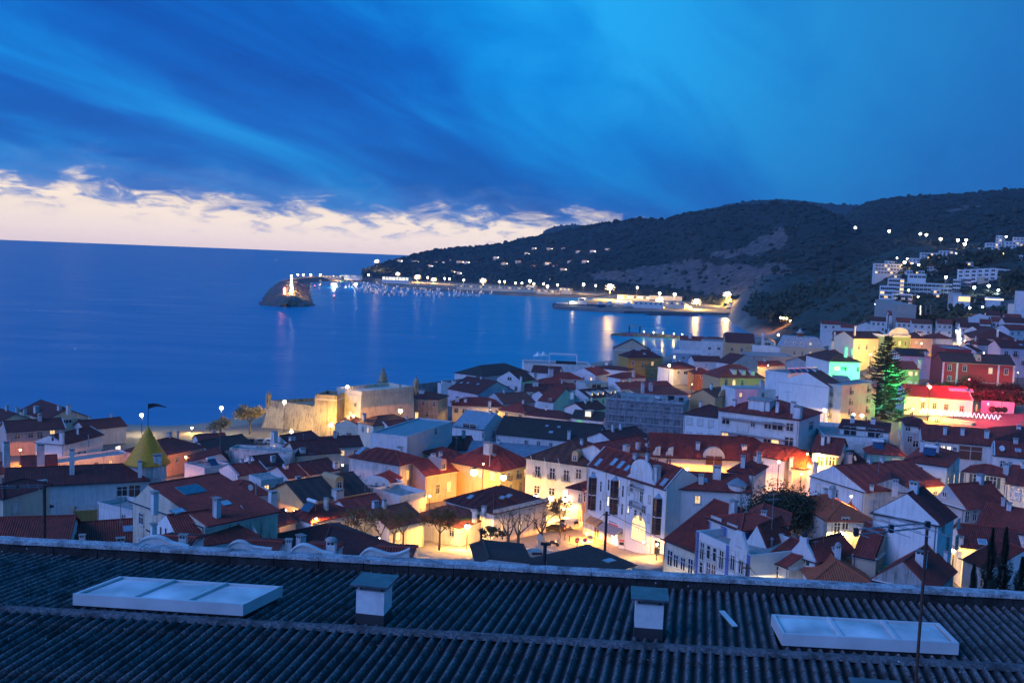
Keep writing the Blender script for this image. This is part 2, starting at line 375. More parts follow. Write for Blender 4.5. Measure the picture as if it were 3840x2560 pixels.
M_stone = simple('stone_trim', (0.52, 0.49, 0.43), 0.8, var=0.25, scale=2)
M_green = simple('shutter_green', (0.02, 0.07, 0.05), 0.5)
M_brownp = simple('wood_brown', (0.13, 0.05, 0.03), 0.55)
M_dark = simple('metal_dark', (0.03, 0.03, 0.035), 0.5, 0.3)
M_grey = simple('metal_grey', (0.32, 0.33, 0.35), 0.45, 0.5)
M_roller = simple('roller_shutter', (0.62, 0.61, 0.58), 0.6)
M_conc = simple('concrete', (0.34, 0.33, 0.31), 0.9, var=0.35, scale=1.5, bump=0.3)
M_lit = litpane('lit_warm', (1.0, 0.62, 0.22), 1.7)
M_litw = litpane('lit_white', (1.0, 0.85, 0.55), 2.4)
M_lito = litpane('lit_orange', (1.0, 0.50, 0.10), 1.2)
M_litg = litpane('lit_green', (0.10, 1.0, 0.35), 0.8)
M_bulb = emis('bulb_white', (1.0, 0.90, 0.65), 30); M_bulbo = emis('bulb_sodium', (1.0, 0.62, 0.2), 30); M_bulbc = emis('bulb_cool', (0.85, 1.0, 1.0), 30)
M_red = emis('bulb_red', (1.0, 0.05, 0.05), 12); M_bulbg = emis('bulb_green', (0.05, 1.0, 0.3), 14); M_garland = emis('garland', (1.0, 0.72, 0.95), 4)
# ---------------------------------------------------------------- sea
def build_sea():
 mb = MB(); k = 96; rad = [0, 150, 400, 900, 2000, 5000, 12000, 42000]
 n = mb.V((0, 0, 0))
 for r in rad[1:]:
  for i in range(k):
   t = 2 * math.pi * i / k; mb.v.append((r * math.cos(t), r * math.sin(t), 0))
 for i in range(k): mb.f.append((0, 1 + i, 1 + (i + 1) % k)); mb.m.append(0)
 for q in range(len(rad) - 2):
  for i in range(k):
   j = (i + 1) % k; a = 1 + q * k; c = a + k
   mb.f.append((a + i, c + i, c + j, a + j)); mb.m.append(0)
 m, nt, b = newmat('sea_water'); tc = nd(nt, 'ShaderNodeTexCoord')
 mp = nd(nt, 'ShaderNodeMapping'); ln(nt, tc.outputs['Object'], mp.inputs[0]); mp.inputs['Scale'].default_value = (0.010, 0.030, 1); mp.inputs['Rotation'].default_value = (0, 0, R(8))
 n1 = nd(nt, 'ShaderNodeTexNoise', i_Scale=1.0, i_Detail=5.0, i_Roughness=0.55); ln(nt, mp.outputs[0], n1.inputs['Vector'])
 mp2 = nd(nt, 'ShaderNodeMapping'); ln(nt, tc.outputs['Object'], mp2.inputs[0]); mp2.inputs['Scale'].default_value = (0.10, 0.16, 1)
 n2 = nd(nt, 'ShaderNodeTexNoise', i_Scale=1.0, i_Detail=4.0, i_Roughness=0.6); ln(nt, mp2.outputs[0], n2.inputs['Vector'])
 b.inputs['Base Color'].default_value = (0.005, 0.20, 0.40, 1)
 ln(nt, mrange(nt, n1.outputs[0], 0.3, 0.7, 0.26, 0.36), b.inputs['Roughness'])
 b.inputs['IOR'].default_value = 1.33
 hh = mth(nt, 'ADD', mth(nt, 'MULTIPLY', n1.outputs[0], 1.2), mth(nt, 'MULTIPLY', n2.outputs[0], 0.5))
 bp = nd(nt, 'ShaderNodeBump', i_Strength=0.10, i_Distance=1.0); ln(nt, hh, bp.inputs['Height']); ln(nt, bp.outputs[0], b.inputs['Normal'])
 o = mb.obj('sea', m); tag(o, 'calm blue sea filling the bay out to the horizon', 'sea', kind='structure')
build_sea()
# ---------------------------------------------------------------- ground sheet
def ground_mat():
 m, nt, b = newmat('ground'); tc = nd(nt, 'ShaderNodeTexCoord'); at = nd(nt, 'ShaderNodeAttribute', attribute_name='soil')
 sp = nd(nt, 'ShaderNodeSeparateColor'); ln(nt, at.outputs['Color'], sp.inputs[0])
 n1 = nd(nt, 'ShaderNodeTexNoise', i_Scale=0.15, i_Detail=7.0, i_Roughness=0.65); ln(nt, tc.outputs['Object'], n1.inputs['Vector'])
 n2 = nd(nt, 'ShaderNodeTexNoise', i_Scale=1.6, i_Detail=5.0, i_Roughness=0.6); ln(nt, tc.outputs['Object'], n2.inputs['Vector'])
 pave = mixc(nt, n1.outputs[0], (0.10, 0.095, 0.09), (0.17, 0.16, 0.145))
 veg = ramp(nt, n1.outputs[0], [(0.35, (0.014, 0.022, 0.013)), (0.5, (0.028, 0.038, 0.022)), (0.7, (0.06, 0.058, 0.045))])
 sand = mixc(nt, n2.outputs[0], (0.30, 0.25, 0.18), (0.40, 0.34, 0.25))
 c = mixc(nt, sp.outputs[0], pave, veg); c = mixc(nt, sp.outputs[1], c, sand)
 # limestone setts of the little square
 br = nd(nt, 'ShaderNodeTexBrick', i_Scale=2.2); ln(nt, tc.outputs['Object'], br.inputs['Vector'])
 br.inputs['Color1'].default_value = (0.46, 0.42, 0.34, 1); br.inputs['Color2'].default_value = (0.38, 0.35, 0.29, 1); br.inputs['Mortar'].default_value = (0.22, 0.2, 0.17, 1)
 sq = mixc(nt, mrange(nt, n2.outputs[0], 0.45, 0.7, 0, 0.6), br.outputs[0], (0.24, 0.22, 0.18))
 c = mixc(nt, sp.outputs[2], c, sq)
 ln(nt, c, b.inputs['Base Color']); b.inputs['Roughness'].default_value = 0.85
 bp = nd(nt, 'ShaderNodeBump', i_Strength=0.5, i_Distance=0.2); ln(nt, n2.outputs[0], bp.inputs['Height']); ln(nt, bp.outputs[0], b.inputs['Normal'])
 return m
M_ground = ground_mat()
def build_ground():
 us = [-0.75 + 1.65 * i / 150 for i in range(151)]
 ds = []; d = 10.0
 while d < 1650: ds.append(d); d *= 1.022 if d > 60 else 1.06
 mb = MB(); idx = {}; cols = []
 for j, d in enumerate(ds):
  for i, u in enumerate(us):
   x, y = u * d, d; z = g(x, y)
   if u > 0.24 and d > 600: z += 3.0 * min(1, (d - 600) / 200) * noise.noise(Vector((x / 45, y / 45, 0))) * 2
   mb.v.append((x, y, z))
   veg = max(0, min(1, (d - 640) / 60)) * max(0, min(1, (u - 0.22) / 0.05))
   snd = 0.0
   if d > 270: snd = max(0, min(1, (3.3 - z) / 0.7)) * (1 if u < -0.1 else 0.8)
   px = 1920 + u * F_PX
   sqr = 1.0 if (-0.14 < u < 0.16 and 140 < d < 190) else 0.0
   cols.append((veg, snd, sqr, 1))
 nu = len(us)
 for j in range(len(ds) - 1):
  for i in range(nu - 1):
   q = (j * nu + i, j * nu + i + 1, (j + 1) * nu + i + 1, (j + 1) * nu + i)
   if max(mb.v[k][2] for k in q) < -0.6: continue
   mb.f.append(q); mb.m.append(0)
 mb.smooth = True
 o = mb.obj('ground', M_ground); tag(o, 'sloping ground of the town and hillside down to the shore', 'ground', kind='structure')
 ca = o.data.color_attributes.new('soil', 'FLOAT_COLOR', 'POINT')
 ca.data.foreach_set('color', [c for q in cols for c in q])
build_ground()
# ---------------------------------------------------------------- hills
def hill_mat():
 m, nt, b = newmat('hill_scrub'); tc = nd(nt, 'ShaderNodeTexCoord'); at = nd(nt, 'ShaderNodeAttribute', attribute_name='rock')
 n1 = nd(nt, 'ShaderNodeTexNoise', i_Scale=0.012, i_Detail=9.0, i_Roughness=0.68); ln(nt, tc.outputs['Object'], n1.inputs['Vector'])
 n2 = nd(nt, 'ShaderNodeTexNoise', i_Scale=0.09, i_Detail=7.0, i_Roughness=0.7); ln(nt, tc.outputs['Object'], n2.inputs['Vector'])
 veg = ramp(nt, n2.outputs[0], [(0.3, (0.012, 0.020, 0.013)), (0.5, (0.026, 0.036, 0.024)), (0.72, (0.055, 0.055, 0.045))])
 veg = mixc(nt, mrange(nt, n1.outputs[0], 0.55, 0.7, 0, 0.5), veg, (0.07, 0.062, 0.055))
 rock = ramp(nt, n2.outputs[0], [(0.3, (0.06, 0.05, 0.045)), (0.5, (0.17, 0.13, 0.115)), (0.72, (0.32, 0.25, 0.22))])
 rf = mrange(nt, mth(nt, 'ADD', at.outputs['Fac'], mth(nt, 'MULTIPLY', mth(nt, 'SUBTRACT', n2.outputs[0], 0.5), 1.6)), 0.45, 0.7, 0, 1, True)
 ln(nt, mixc(nt, rf, veg, rock), b.inputs['Base Color']); b.inputs['Roughness'].default_value = 0.95
 bp = nd(nt, 'ShaderNodeBump', i_Strength=1.0, i_Distance=9.0); ln(nt, n2.outputs[0], bp.inputs['Height']); ln(nt, bp.outputs[0], b.inputs['Normal'])
 return m
M_hill = hill_mat()
def leafmat(name, c1, c2):
 m, nt, b = newmat(name); oi = nd(nt, 'ShaderNodeTexCoord')
 n = nd(nt, 'ShaderNodeTexNoise', i_Scale=0.8, i_Detail=4.0); ln(nt, oi.outputs['Object'], n.inputs['Vector'])
 ln(nt, mixc(nt, mrange(nt, n.outputs[0], 0.35, 0.65), c1, c2), b.inputs['Base Color']); b.inputs['Roughness'].default_value = 0.75
 return m
M_scrub = leafmat('scrub_leaf', (0.014, 0.024, 0.014), (0.03, 0.04, 0.024))
def clump(mb, c, r, h, rr):
 """small uneven bush or distant tree: 5 side x 2 ring low poly"""
 k = 6; n = len(mb.v); a0 = rr.random() * 6.28
 for (q, zz) in ((0.75, 0.05), (1.0, 0.45), (0.62, 0.8)):
  for i in range(k):
   t = a0 + 2 * math.pi * i / k; s = r * q * rr.uniform(0.65, 1.2)
   mb.v.append((c[0] + s * math.cos(t), c[1] + s * math.sin(t), c[2] + h * zz * rr.uniform(0.8, 1.2)))
 mb.v.append((c[0], c[1], c[2] + h))
 for q in range(2):
  for i in range(k):
   j = (i + 1) % k; mb.f.append((n + q * k + i, n + q * k + j, n + (q + 1) * k + j, n + (q + 1) * k + i)); mb.m.append(0)
 for i in range(k): mb.f.append((n + 2 * k + i, n + 2 * k + (i + 1) % k, n + 3 * k)); mb.m.append(0)
def inpoly(x, y, P):
 c = False; j = len(P) - 1
 for i in range(len(P)):
  if (P[i][1] > y) != (P[j][1] > y) and x < (P[j][0] - P[i][0]) * (y - P[i][1]) / (P[j][1] - P[i][1]) + P[i][0]: c = not c
  j = i
 return c
def pix(p):
 q = CR.transposed() @ (Vector(p) - Vector((0, 0, CAMZ)))
 return (W_PX / 2 + F_PX * q.x / -q.z, H_PX / 2 - F_PX * q.y / -q.z)
def hill(name, label, sky, crest_d, foot, step=14, rows=26, shape=0.9, rough=14, rocks=(), nscrub=2500, seed=1, ssize=(2.5, 5.5)):
 rr = random.Random(seed); mb = MB(); px0, px1 = sky[0][0], sky[-1][0]
 pxs = []; p = px0
 while p <= px1: pxs.append(p); p += step
 sx = [s[0] for s in sky]; sy = [s[1] for s in sky]
 fx = [f[0] for f in foot]; back = 8; att = []; grid = []
 for p in pxs:
  py = interp(sx, sy, p); dc = interp([c[0] for c in crest_d], [c[1] for c in crest_d], p)
  c = at_d(p, py, dc); fd = interp(fx, [f[1] for f in foot], p); fz = interp(fx, [f[2] for f in foot], p)
  fp = Vector((c.x / c.y * fd, fd, fz)); colm = []
  for r_ in range(rows + 1):
   t = r_ / rows; q = fp.lerp(c, t); q.z = fz + (c.z - fz) * (t ** shape)
   w = math.sin(math.pi * t) ** 0.7 if 0 < t < 1 else 0
   nz = noise.fractal(Vector((q.x / 170 + seed * 9, q.y / 170, seed)), 0.9, 2.1, 5)
   nr = abs(noise.noise(Vector((q.x / 120 + seed, q.y / 520, 3))))
   q.z += w * rough * (nz * 1.0 - nr * 1.2) * min(1, (c.z - fz) / 60)
   if r_ == rows: q.z += 1.5 * noise.noise(Vector((q.x / 15, seed, 0)))
   colm.append(q)
  for r_ in range(1, back + 1):
   q = Vector((c.x * (1 + 0.04 * r_), c.y * (1 + 0.04 * r_), c.z - (c.z + 10) * (r_ / back) ** 1.4)); colm.append(q)
  grid.append(colm)
 nr_ = rows + back + 1
 for colm in grid:
  for q in colm:
   mb.v.append(tuple(q)); pp = pix(q)
   att.append(1.0 if any(inpoly(pp[0], pp[1], P) for P in rocks) else 0.0)
 for i in range(len(grid) - 1):
  for r_ in range(nr_ - 1):
   a = i * nr_ + r_; mb.f.append((a, a + nr_, a + nr_ + 1, a + 1)); mb.m.append(0)
 mb.smooth = True
 o = mb.obj(name, M_hill); tag(o, label, 'hill', kind='structure')
 aa = o.data.attributes.new('rock', 'FLOAT', 'POINT'); aa.data.foreach_set('value', att)
 sb = MB()
 for _ in range(nscrub):
  i = rr.randrange(len(grid) - 1); t = rr.random() * rows
  if rr.random() < 0.12: t = rows - 0.3 * rr.random()
  r_ = min(int(t), rows - 1); f = t - r_; q = grid[i][r_].lerp(grid[i][r_ + 1], f).lerp(grid[i + 1][r_].lerp(grid[i + 1][r_ + 1], f), rr.random())
  pp = pix(q)
  if any(inpoly(pp[0], pp[1], P) for P in rocks) and rr.random() < 0.85: continue
  s = rr.uniform(*ssize) * (1.0 if rr.random() > 0.05 else 1.7); clump(sb, (q.x, q.y, q.z - 0.8), s, s * rr.uniform(0.8, 1.4), rr)
 so = sb.obj('scrub', M_scrub); tag(so, 'dark scrub and low trees over the ' + label, 'scrub', kind='stuff')
 return grid
HG = {}
rockA = [(2190, 1020), (2300, 1012), (2420, 1000), (2520, 985), (2600, 972), (2680, 985), (2760, 996), (2870, 985), (2940, 990), (2970, 1015), (2930, 1060), (2860, 1120), (2700, 1110), (2500, 1080), (2350, 1060), (2230, 1045)]
rockB = [(2620, 950), (2780, 930), (2840, 890), (2930, 850), (2960, 880), (2940, 930), (2860, 950), (2740, 965)]
HG['main'] = hill('headland', 'dark headland with quarry scars above the harbour',
  [(1360, 1014), (1400, 1003), (1440, 988), (1530, 965), (1600, 944), (1680, 932), (1760, 927), (1900, 914), (2050, 880), (2150, 858), (2280, 836), (2400, 820), (2490, 824), (2560, 806), (2680, 786), (2780, 772), (2950, 763), (3040, 769), (3100, 790), (3180, 842), (3260, 890), (3360, 930)],
  [(1360, 2350), (1700, 2900), (2200, 2600), (2700, 2200), (3000, 2050), (3360, 1750)],
  [(1360, 2250, -2), (1450, 2200, 0), (1750, 2150, 1), (2100, 1950, 2), (2400, 1750, 2), (2700, 1450, 3), (2900, 1220, 6), (3100, 1100, 20), (3360, 1080, 60)],
  rocks=(rockA, rockB), nscrub=5200, rough=20, seed=3)
HG['right'] = hill('hill', 'long dark hill rising behind the hillside villas on the right',
  [(3100, 868), (3150, 825), (3200, 788), (3250, 764), (3310, 749), (3400, 742), (3600, 730), (3700, 722), (3840, 710), (4000, 700), (4300, 690)],
  [(3100, 2600), (3400, 2650), (3840, 2500), (4300, 2400)],
  [(3100, 1500, 30), (3200, 1250, 50), (3500, 1120, 70), (3840, 1080, 85), (4300, 1080, 90)],
  nscrub=3800, rough=16, seed=5, rocks=([(3500, 792), (3600, 780), (3680, 772), (3670, 780), (3560, 798)],))
HG['far'] = hill('far_ridge', 'hazy ridge seen over the saddle between the two hills',
  [(2560, 800), (2700, 775), (2790, 757), (2860, 750), (2960, 749), (3040, 757), (3110, 766), (3200, 770), (3300, 772), (3500, 780)],
  [(2560, 4300), (3500, 4300)], [(2560, 3700, 90), (3500, 3700, 90)], nscrub=700, rough=8, seed=8, rows=10, ssize=(4, 7))
HG['cape'] = hill('far_cape', 'distant flat topped cape behind the headland',
  [(1900, 925), (1930, 900), (1950, 892), (2000, 889), (2025, 885), (2045, 862), (2080, 849), (2150, 842), (2220, 846), (2300, 850), (2400, 870)],
  [(1900, 5200), (2400, 5200)], [(1900, 4900, 30), (2400, 4900, 60)], nscrub=200, rough=5, seed=9, rows=8, step=8, ssize=(5, 8))
# ---------------------------------------------------------------- beaches, quays, moles
M_sand = simple('sand', (0.34, 0.28, 0.20), 0.95, var=0.2, scale=0.3)
M_quay = simple('quay_concrete', (0.19, 0.175, 0.155), 0.9, var=0.3, scale=0.1)
def rockmat():
 m, nt, b = newmat('armour_rock'); tc = nd(nt, 'ShaderNodeTexCoord')
 v = nd(nt, 'ShaderNodeTexVoronoi', i_Scale=0.45); ln(nt, tc.outputs['Object'], v.inputs['Vector'])
 c = mixc(nt, 0.75, mixc(nt, mrange(nt, v.outputs['Distance'], 0.0, 0.9), (0.28, 0.24, 0.20), (0.03, 0.03, 0.03)), mixc(nt, 1.0, v.outputs['Color'], (0.25, 0.22, 0.19), 'MULTIPLY'), 'MIX')
 ln(nt, c, b.inputs['Base Color']); b.inputs['Roughness'].default_value = 0.9
 return m
M_rock = rockmat()
def platform(name, label, pts, z, mat, zb=-3.0, cat='quay'):
 P = [at_z(p[0], p[1], z) for p in pts]; mb = MB(); mb.prism([(p.x, p.y) for p in P], zb, z)
 o = mb.obj(name, mat); tag(o, label, cat, kind='structure'); return o
platform('quay', 'fishing harbour quay below the quarry hill', [(2076, 1149), (2340, 1165), (2600, 1170), (2716, 1174), (2800, 1172), (2860, 1160), (2900, 1112), (2640, 1098), (2400, 1096), (2300, 1104), (2240, 1122), (2076, 1134)], 3.0, M_quay)
platform('marina_quay', 'marina quay at the foot of the headland', [(1395, 1060), (1560, 1080), (1700, 1089), (1880, 1100), (2000, 1104), (2230, 1110), (2310, 1100), (2330, 1086), (1900, 1060), (1650, 1048), (1400, 1043)], 2.5, M_quay)
mb = MB()
fr = [(2560, 1168), (2640, 1179), (2700, 1190), (2760, 1206), (2810, 1227), (2846, 1252), (2872, 1290), (2880, 1330)]
bk = [(2540, 1163), (2680, 1166), (2800, 1170), (2900, 1180), (2970, 1192), (3060, 1212), (3120, 1232), (3160, 1290)]
for i in range(len(fr) - 1):
 a, b_, c, d_ = at_z(*fr[i], -0.15), at_z(*fr[i + 1], -0.15), at_z(*bk[i + 1], 2.6), at_z(*bk[i], 2.6)
 mb.face(a, b_, c, d_)
tag(mb.obj('beach', M_sand), 'curved sandy beach beyond the town', 'beach', kind='structure')
def mound(name, label, path, w0, w1, h, seed=1, cat='breakwater', seg=8):
 """rubble breakwater: rough armour slopes and flat crest, swept along a path in plan"""
 rr = random.Random(seed); pts = [Vector((p.x, p.y)) for p in path]; dense = []
 for a, b in zip(pts[:-1], pts[1:]):
  n = max(2, int((b - a).length / 6))
  for i in range(n): dense.append(a.lerp(b, i / n))
 dense.append(pts[-1]); mb = MB(); rows = []
 L = len(dense)
 for i, p in enumerate(dense):
  t = (dense[min(i + 1, L - 1)] - dense[max(i - 1, 0)]).normalized(); nn = Vector((-t.y, t.x))
  end = min(1.0, (i + 0.3) / 3.0); end2 = min(1.0, (L - 1 - i + 0.3) / 3.0); e = min(end, end2) ** 0.5
  row = []
  for q in range(2 * seg + 1):
   s = q / seg - 1; wtop = w1 / w0
   hh = h if abs(s) < wtop else h * (1 - (abs(s) - wtop) / (1 - wtop)) - 1.0
   jit = 0 if abs(s) < wtop * 0.9 else 1
   x = p + nn * (s * w0 * 0.5 * e + jit * rr.uniform(-.8, .8)) + t * jit * rr.uniform(-1, 1)
   row.append((x.x, x.y, (hh + jit * rr.uniform(-1.1, 1.1)) * (e if jit else min(1, e * 1.2)) - (0.8 if jit else 0)))
  rows.append(row)
 for r_ in rows: mb.v.extend(r_)
 k = 2 * seg + 1
 for i in range(len(rows) - 1):
  for q in range(k - 1): mb.f.append((i * k + q, i * k + q + 1, (i + 1) * k + q + 1, (i + 1) * k + q)); mb.m.append(0)
 o = mb.obj(name, M_rock); tag(o, label, cat); return o, dense
mole_pts = [at_z(1074, 1150, 0), at_z(1080, 1100, 5), at_z(1090, 1066, 5), at_z(1108, 1048, 5), at_z(1180, 1043, 5), at_z(1290, 1042, 5), at_z(1410, 1050, 4)]
mole, mole_dense = mound('breakwater', 'long rubble breakwater with a lit crest reaching into the bay', mole_pts, 68, 18, 8.0, 4)
mound('jetty', 'low rubble jetty with a lit walkway just off the town', [at_z(2292, 1252, 1), at_z(2420, 1256, 1), at_z(2575, 1266, 1)], 17, 6, 2.6, 6, 'jetty')
mound('groyne', 'dark rubble groyne lying before the quay', [at_z(2420, 1180, 0.5), at_z(2520, 1181, 0.5), at_z(2620, 1184, 0.5)], 17, 4, 1.9, 7, 'groyne')
# ---------------------------------------------------------------- the corrugated roof in front
def cemat(name, c1, c2, moss=0.5):
 m, nt, b = newmat(name); tc = nd(nt, 'ShaderNodeTexCoord')
 n1 = nd(nt, 'ShaderNodeTexNoise', i_Scale=2.5, i_Detail=8.0, i_Roughness=0.7); ln(nt, tc.outputs['Object'], n1.inputs['Vector'])
 n2 = nd(nt, 'ShaderNodeTexNoise', i_Scale=22.0, i_Detail=6.0, i_Roughness=0.75); ln(nt, tc.outputs['Object'], n2.inputs['Vector'])
 c = mixc(nt, mrange(nt, n2.outputs[0], 0.36, 0.64, 0, 1, True), c2, c1)
 c = mixc(nt, mrange(nt, n1.outputs[0], 0.42, 0.68, 0, 0.85, True), c, tuple(x * 0.30 for x in c2))
 if moss:
  n3 = nd(nt, 'ShaderNodeTexNoise', i_Scale=9.0, i_Detail=4.0, i_Roughness=0.6); ln(nt, tc.outputs['Object'], n3.inputs['Vector'])
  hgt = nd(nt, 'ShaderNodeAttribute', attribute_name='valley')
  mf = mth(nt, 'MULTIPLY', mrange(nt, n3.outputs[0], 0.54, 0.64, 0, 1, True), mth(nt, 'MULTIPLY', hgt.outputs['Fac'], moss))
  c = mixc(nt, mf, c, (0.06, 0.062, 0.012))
  c = mixc(nt, mth(nt, 'MULTIPLY', hgt.outputs['Fac'], 0.92), c, (0.008, 0.008, 0.008))  # valley floors darkened: grime, plus groove shade put into the colour
 v = nd(nt, 'ShaderNodeTexVoronoi', i_Scale=3.2); ln(nt, tc.outputs['Object'], v.inputs['Vector'])
 c = mixc(nt, mrange(nt, v.outputs['Distance'], 0.035, 0.055, 1, 0), c, (0.65, 0.65, 0.65))
 ln(nt, c, b.inputs['Base Color']); b.inputs['Roughness'].default_value = 0.9
 bp = nd(nt, 'ShaderNodeBump', i_Strength=0.7, i_Distance=0.02); ln(nt, n2.outputs[0], bp.inputs['Height']); ln(nt, bp.outputs[0], b.inputs['Normal'])
 return m
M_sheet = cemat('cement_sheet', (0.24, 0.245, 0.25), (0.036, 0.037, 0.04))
M_cap = cemat('cement_cap', (0.20, 0.20, 0.21), (0.06, 0.06, 0.065), 0)
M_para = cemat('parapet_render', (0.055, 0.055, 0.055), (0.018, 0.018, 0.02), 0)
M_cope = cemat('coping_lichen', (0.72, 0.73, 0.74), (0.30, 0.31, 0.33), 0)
M_skf = simple('skylight_frame', (0.66, 0.66, 0.66), 0.4, 0.1, var=0.12, scale=2)
M_skp = simple('skylight_sheet', (0.62, 0.64, 0.64), 0.25, 0.0, var=0.42, scale=1.1)
M_slate = simple('vent_slate', (0.09, 0.10, 0.115), 0.35, var=0.4, scale=4)
M_flash = simple('vent_flashing', (0.035, 0.036, 0.04), 0.7, var=0.3)
def warehouse():
 root = empty('warehouse', (0, 18, 46))
 tag(root, 'dark building with a mossy corrugated cement roof right below the viewpoint', 'warehouse')
 root_inv = Vector((0, 18, 46))
 ZR = 53.72
 ra, rb = at_z(0, 2288, ZR), at_z(3840, 2512, ZR)              # ridge line
 e1 = (rb - ra); e1.z = 0; e1.normalize()
 c = Vector((math.sin(R(10.9)), math.cos(R(10.9)), 0))
 O = at_z(1920, 2400, ZR)
 pa, pb = at_z(0, 2074, 53.45), at_z(3840, 2285, 53.45)
 def par_t(s):      # distance along c from ridge point s to the parapet foot line
  P = O + e1 * s; d = pb - pa
  det = c.x * (-d.y) - c.y * (-d.x)
  w = pa - P; return (w.x * (-d.y) - w.y * (-d.x)) / det
 PIT = 0.181; AMP = 0.05; TF, TN = math.tan(R(4.0)), math.tan(R(1.5))
 def zt(t): return ZR - (t * TF if t > 0 else -t * TN)
 def sheet(s0, n, t0, t1, lift, seed, nm='sheet', seg=8, nl=4):
  rr = random.Random(seed); mb = MB(); va = []
  T0 = t0 if not callable(t0) else t0(s0); k = n * seg + 1
  dzs = rr.uniform(-.004, .004); ske = rr.uniform(-.012, .012)
  for j in range(nl + 1):
   for i in range(k):
    s = s0 + PIT * i / seg; t1v = t1(s) if callable(t1) else t1
    t = t0 + (t1v - t0) * j / nl + (ske if j in (0, nl) else 0)
    ph = math.cos(2 * math.pi * s / PIT); hw = AMP * (ph if ph > 0 else 0.75 * ph)
    P = O + e1 * s + c * t
    mb.v.append((P.x - root_inv.x, P.y - root_inv.y, zt(t) + hw + lift + dzs + 0.003 * noise.noise(Vector((s * 2, t * 1.5, seed))) - 46))
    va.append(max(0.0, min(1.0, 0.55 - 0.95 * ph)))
  for j in range(nl):
   for i in range(k - 1): mb.f.append((j * k + i, j * k + i + 1, (j + 1) * k + i + 1, (j + 1) * k + i)); mb.m.append(0)
  # thickness edge at the lower end
  nb = len(mb.v); jj = 0 if t0 < 0 else nl
  for i in range(k):
   p = mb.v[jj * k + i]; mb.v.append((p[0], p[1], p[2] - 0.016)); va.append(0.6)
  for i in range(k - 1): mb.f.append((jj * k + i, nb + i, nb + i + 1, jj * k + i + 1)); mb.m.append(0)
  mb.smooth = True
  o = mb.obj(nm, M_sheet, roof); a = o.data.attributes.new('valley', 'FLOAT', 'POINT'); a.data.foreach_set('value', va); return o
 roof = MB()
 under = MB()
 P = [ra - e1 * 4 - c * 6, rb + e1 * 4 - c * 6, rb + e1 * 4 + c * 5, ra - e1 * 4 + c * 5]
 under.prism([(p.x, p.y - 18) for p in P], -8, 53.15 - 46)
 roof = under.obj('roof', M_flash, root)
 NW = 6; w = NW * PIT; i0 = -12
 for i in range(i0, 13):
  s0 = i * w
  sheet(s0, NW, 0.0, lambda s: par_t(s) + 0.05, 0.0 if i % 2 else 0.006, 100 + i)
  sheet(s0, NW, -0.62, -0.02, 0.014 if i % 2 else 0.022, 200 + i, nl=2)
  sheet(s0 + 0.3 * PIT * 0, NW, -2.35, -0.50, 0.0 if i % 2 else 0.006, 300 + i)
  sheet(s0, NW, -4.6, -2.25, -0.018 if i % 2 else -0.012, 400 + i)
 # ridge capping, short half-round pieces
 for i in range(-12, 13):
  mb = MB(); rr = random.Random(i + 50); kk = 7; L = w * 1.02; sg = 6
  for j in range(sg + 1):
   s = i * w + L * j / sg; P = O + e1 * s
   for q in range(kk):
    a = math.pi * (q / (kk - 1)); r_ = 0.105 + 0.012 * noise.noise(Vector((s * 3, q * 0.7, 2))) + (0.008 if i % 2 else 0)
    X_ = P + c * (-math.cos(a) * r_ * 1.25)
    mb.v.append((X_.x, X_.y - 18, ZR + 0.022 + math.sin(a) * r_ * 0.62 - 46))
  for j in range(sg):
   for q in range(kk - 1): mb.f.append((j * kk + q, j * kk + q + 1, (j + 1) * kk + q + 1, (j + 1) * kk + q)); mb.m.append(0)
  mb.smooth = True; mb.obj('ridge_cap', M_cap, roof)
 # parapet of rendered blocks with a pale lichened coping
 d = (pb - pa); Lp = d.length; d.normalize(); nn = Vector((-d.y, d.x, 0))
 par = empty('parapet', (0, 0, 0), 0, root)
 s = -3.5; i = 0
 while s < Lp + 4:
  wl = 0.93; rr = random.Random(i)
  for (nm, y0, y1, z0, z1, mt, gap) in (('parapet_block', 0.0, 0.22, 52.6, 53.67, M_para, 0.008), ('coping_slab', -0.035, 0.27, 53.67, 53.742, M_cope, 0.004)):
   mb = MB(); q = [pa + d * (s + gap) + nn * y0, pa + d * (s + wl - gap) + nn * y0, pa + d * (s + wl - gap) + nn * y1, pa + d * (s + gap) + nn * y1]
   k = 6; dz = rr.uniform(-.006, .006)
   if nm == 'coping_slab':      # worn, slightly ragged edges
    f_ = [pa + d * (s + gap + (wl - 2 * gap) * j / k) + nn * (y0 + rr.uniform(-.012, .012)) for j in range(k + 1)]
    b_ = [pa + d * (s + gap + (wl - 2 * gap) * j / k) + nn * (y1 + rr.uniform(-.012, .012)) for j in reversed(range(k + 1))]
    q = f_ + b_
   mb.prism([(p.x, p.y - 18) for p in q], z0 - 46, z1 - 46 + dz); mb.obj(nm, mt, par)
  s += wl; i += 1
 # skylights
 def skylight(TL, TR, BR, BL, zt_, hh):
  q = [at_z(p[0], p[1], zt_) for p in (BL, BR, TR, TL)]
  ex = (q[1] - q[0]); W = ex.length; ex.normalize(); ey = ((q[3] - q[0]) + (q[2] - q[1])) / 2; ey -= ex * ey.dot(ex) * 0.0; D = ey.length; ey.normalize()
  sk = empty('skylight', q[0] - root_inv - Vector((0, 0, hh)), 0, root)
  def pt(a, b, z): v = ex * a + ey * b; return (v.x, v.y, z)
  def bar(a0, a1, b0, b1, z0, z1, nm, mt):
   mb = MB(); mb.prism([pt(a0, b0, 0)[:2], pt(a1, b0, 0)[:2], pt(a1, b1, 0)[:2], pt(a0, b1, 0)[:2]], z0, z1); mb.obj(nm, mt, sk)
  def slope(b): return -b * 0.02
  bar(0, W, -0.004, 0.05, -0.0, hh, 'frame', M_skf); bar(0, W, D - 0.05, D, -0.02, hh - 0.02, 'frame', M_skf)
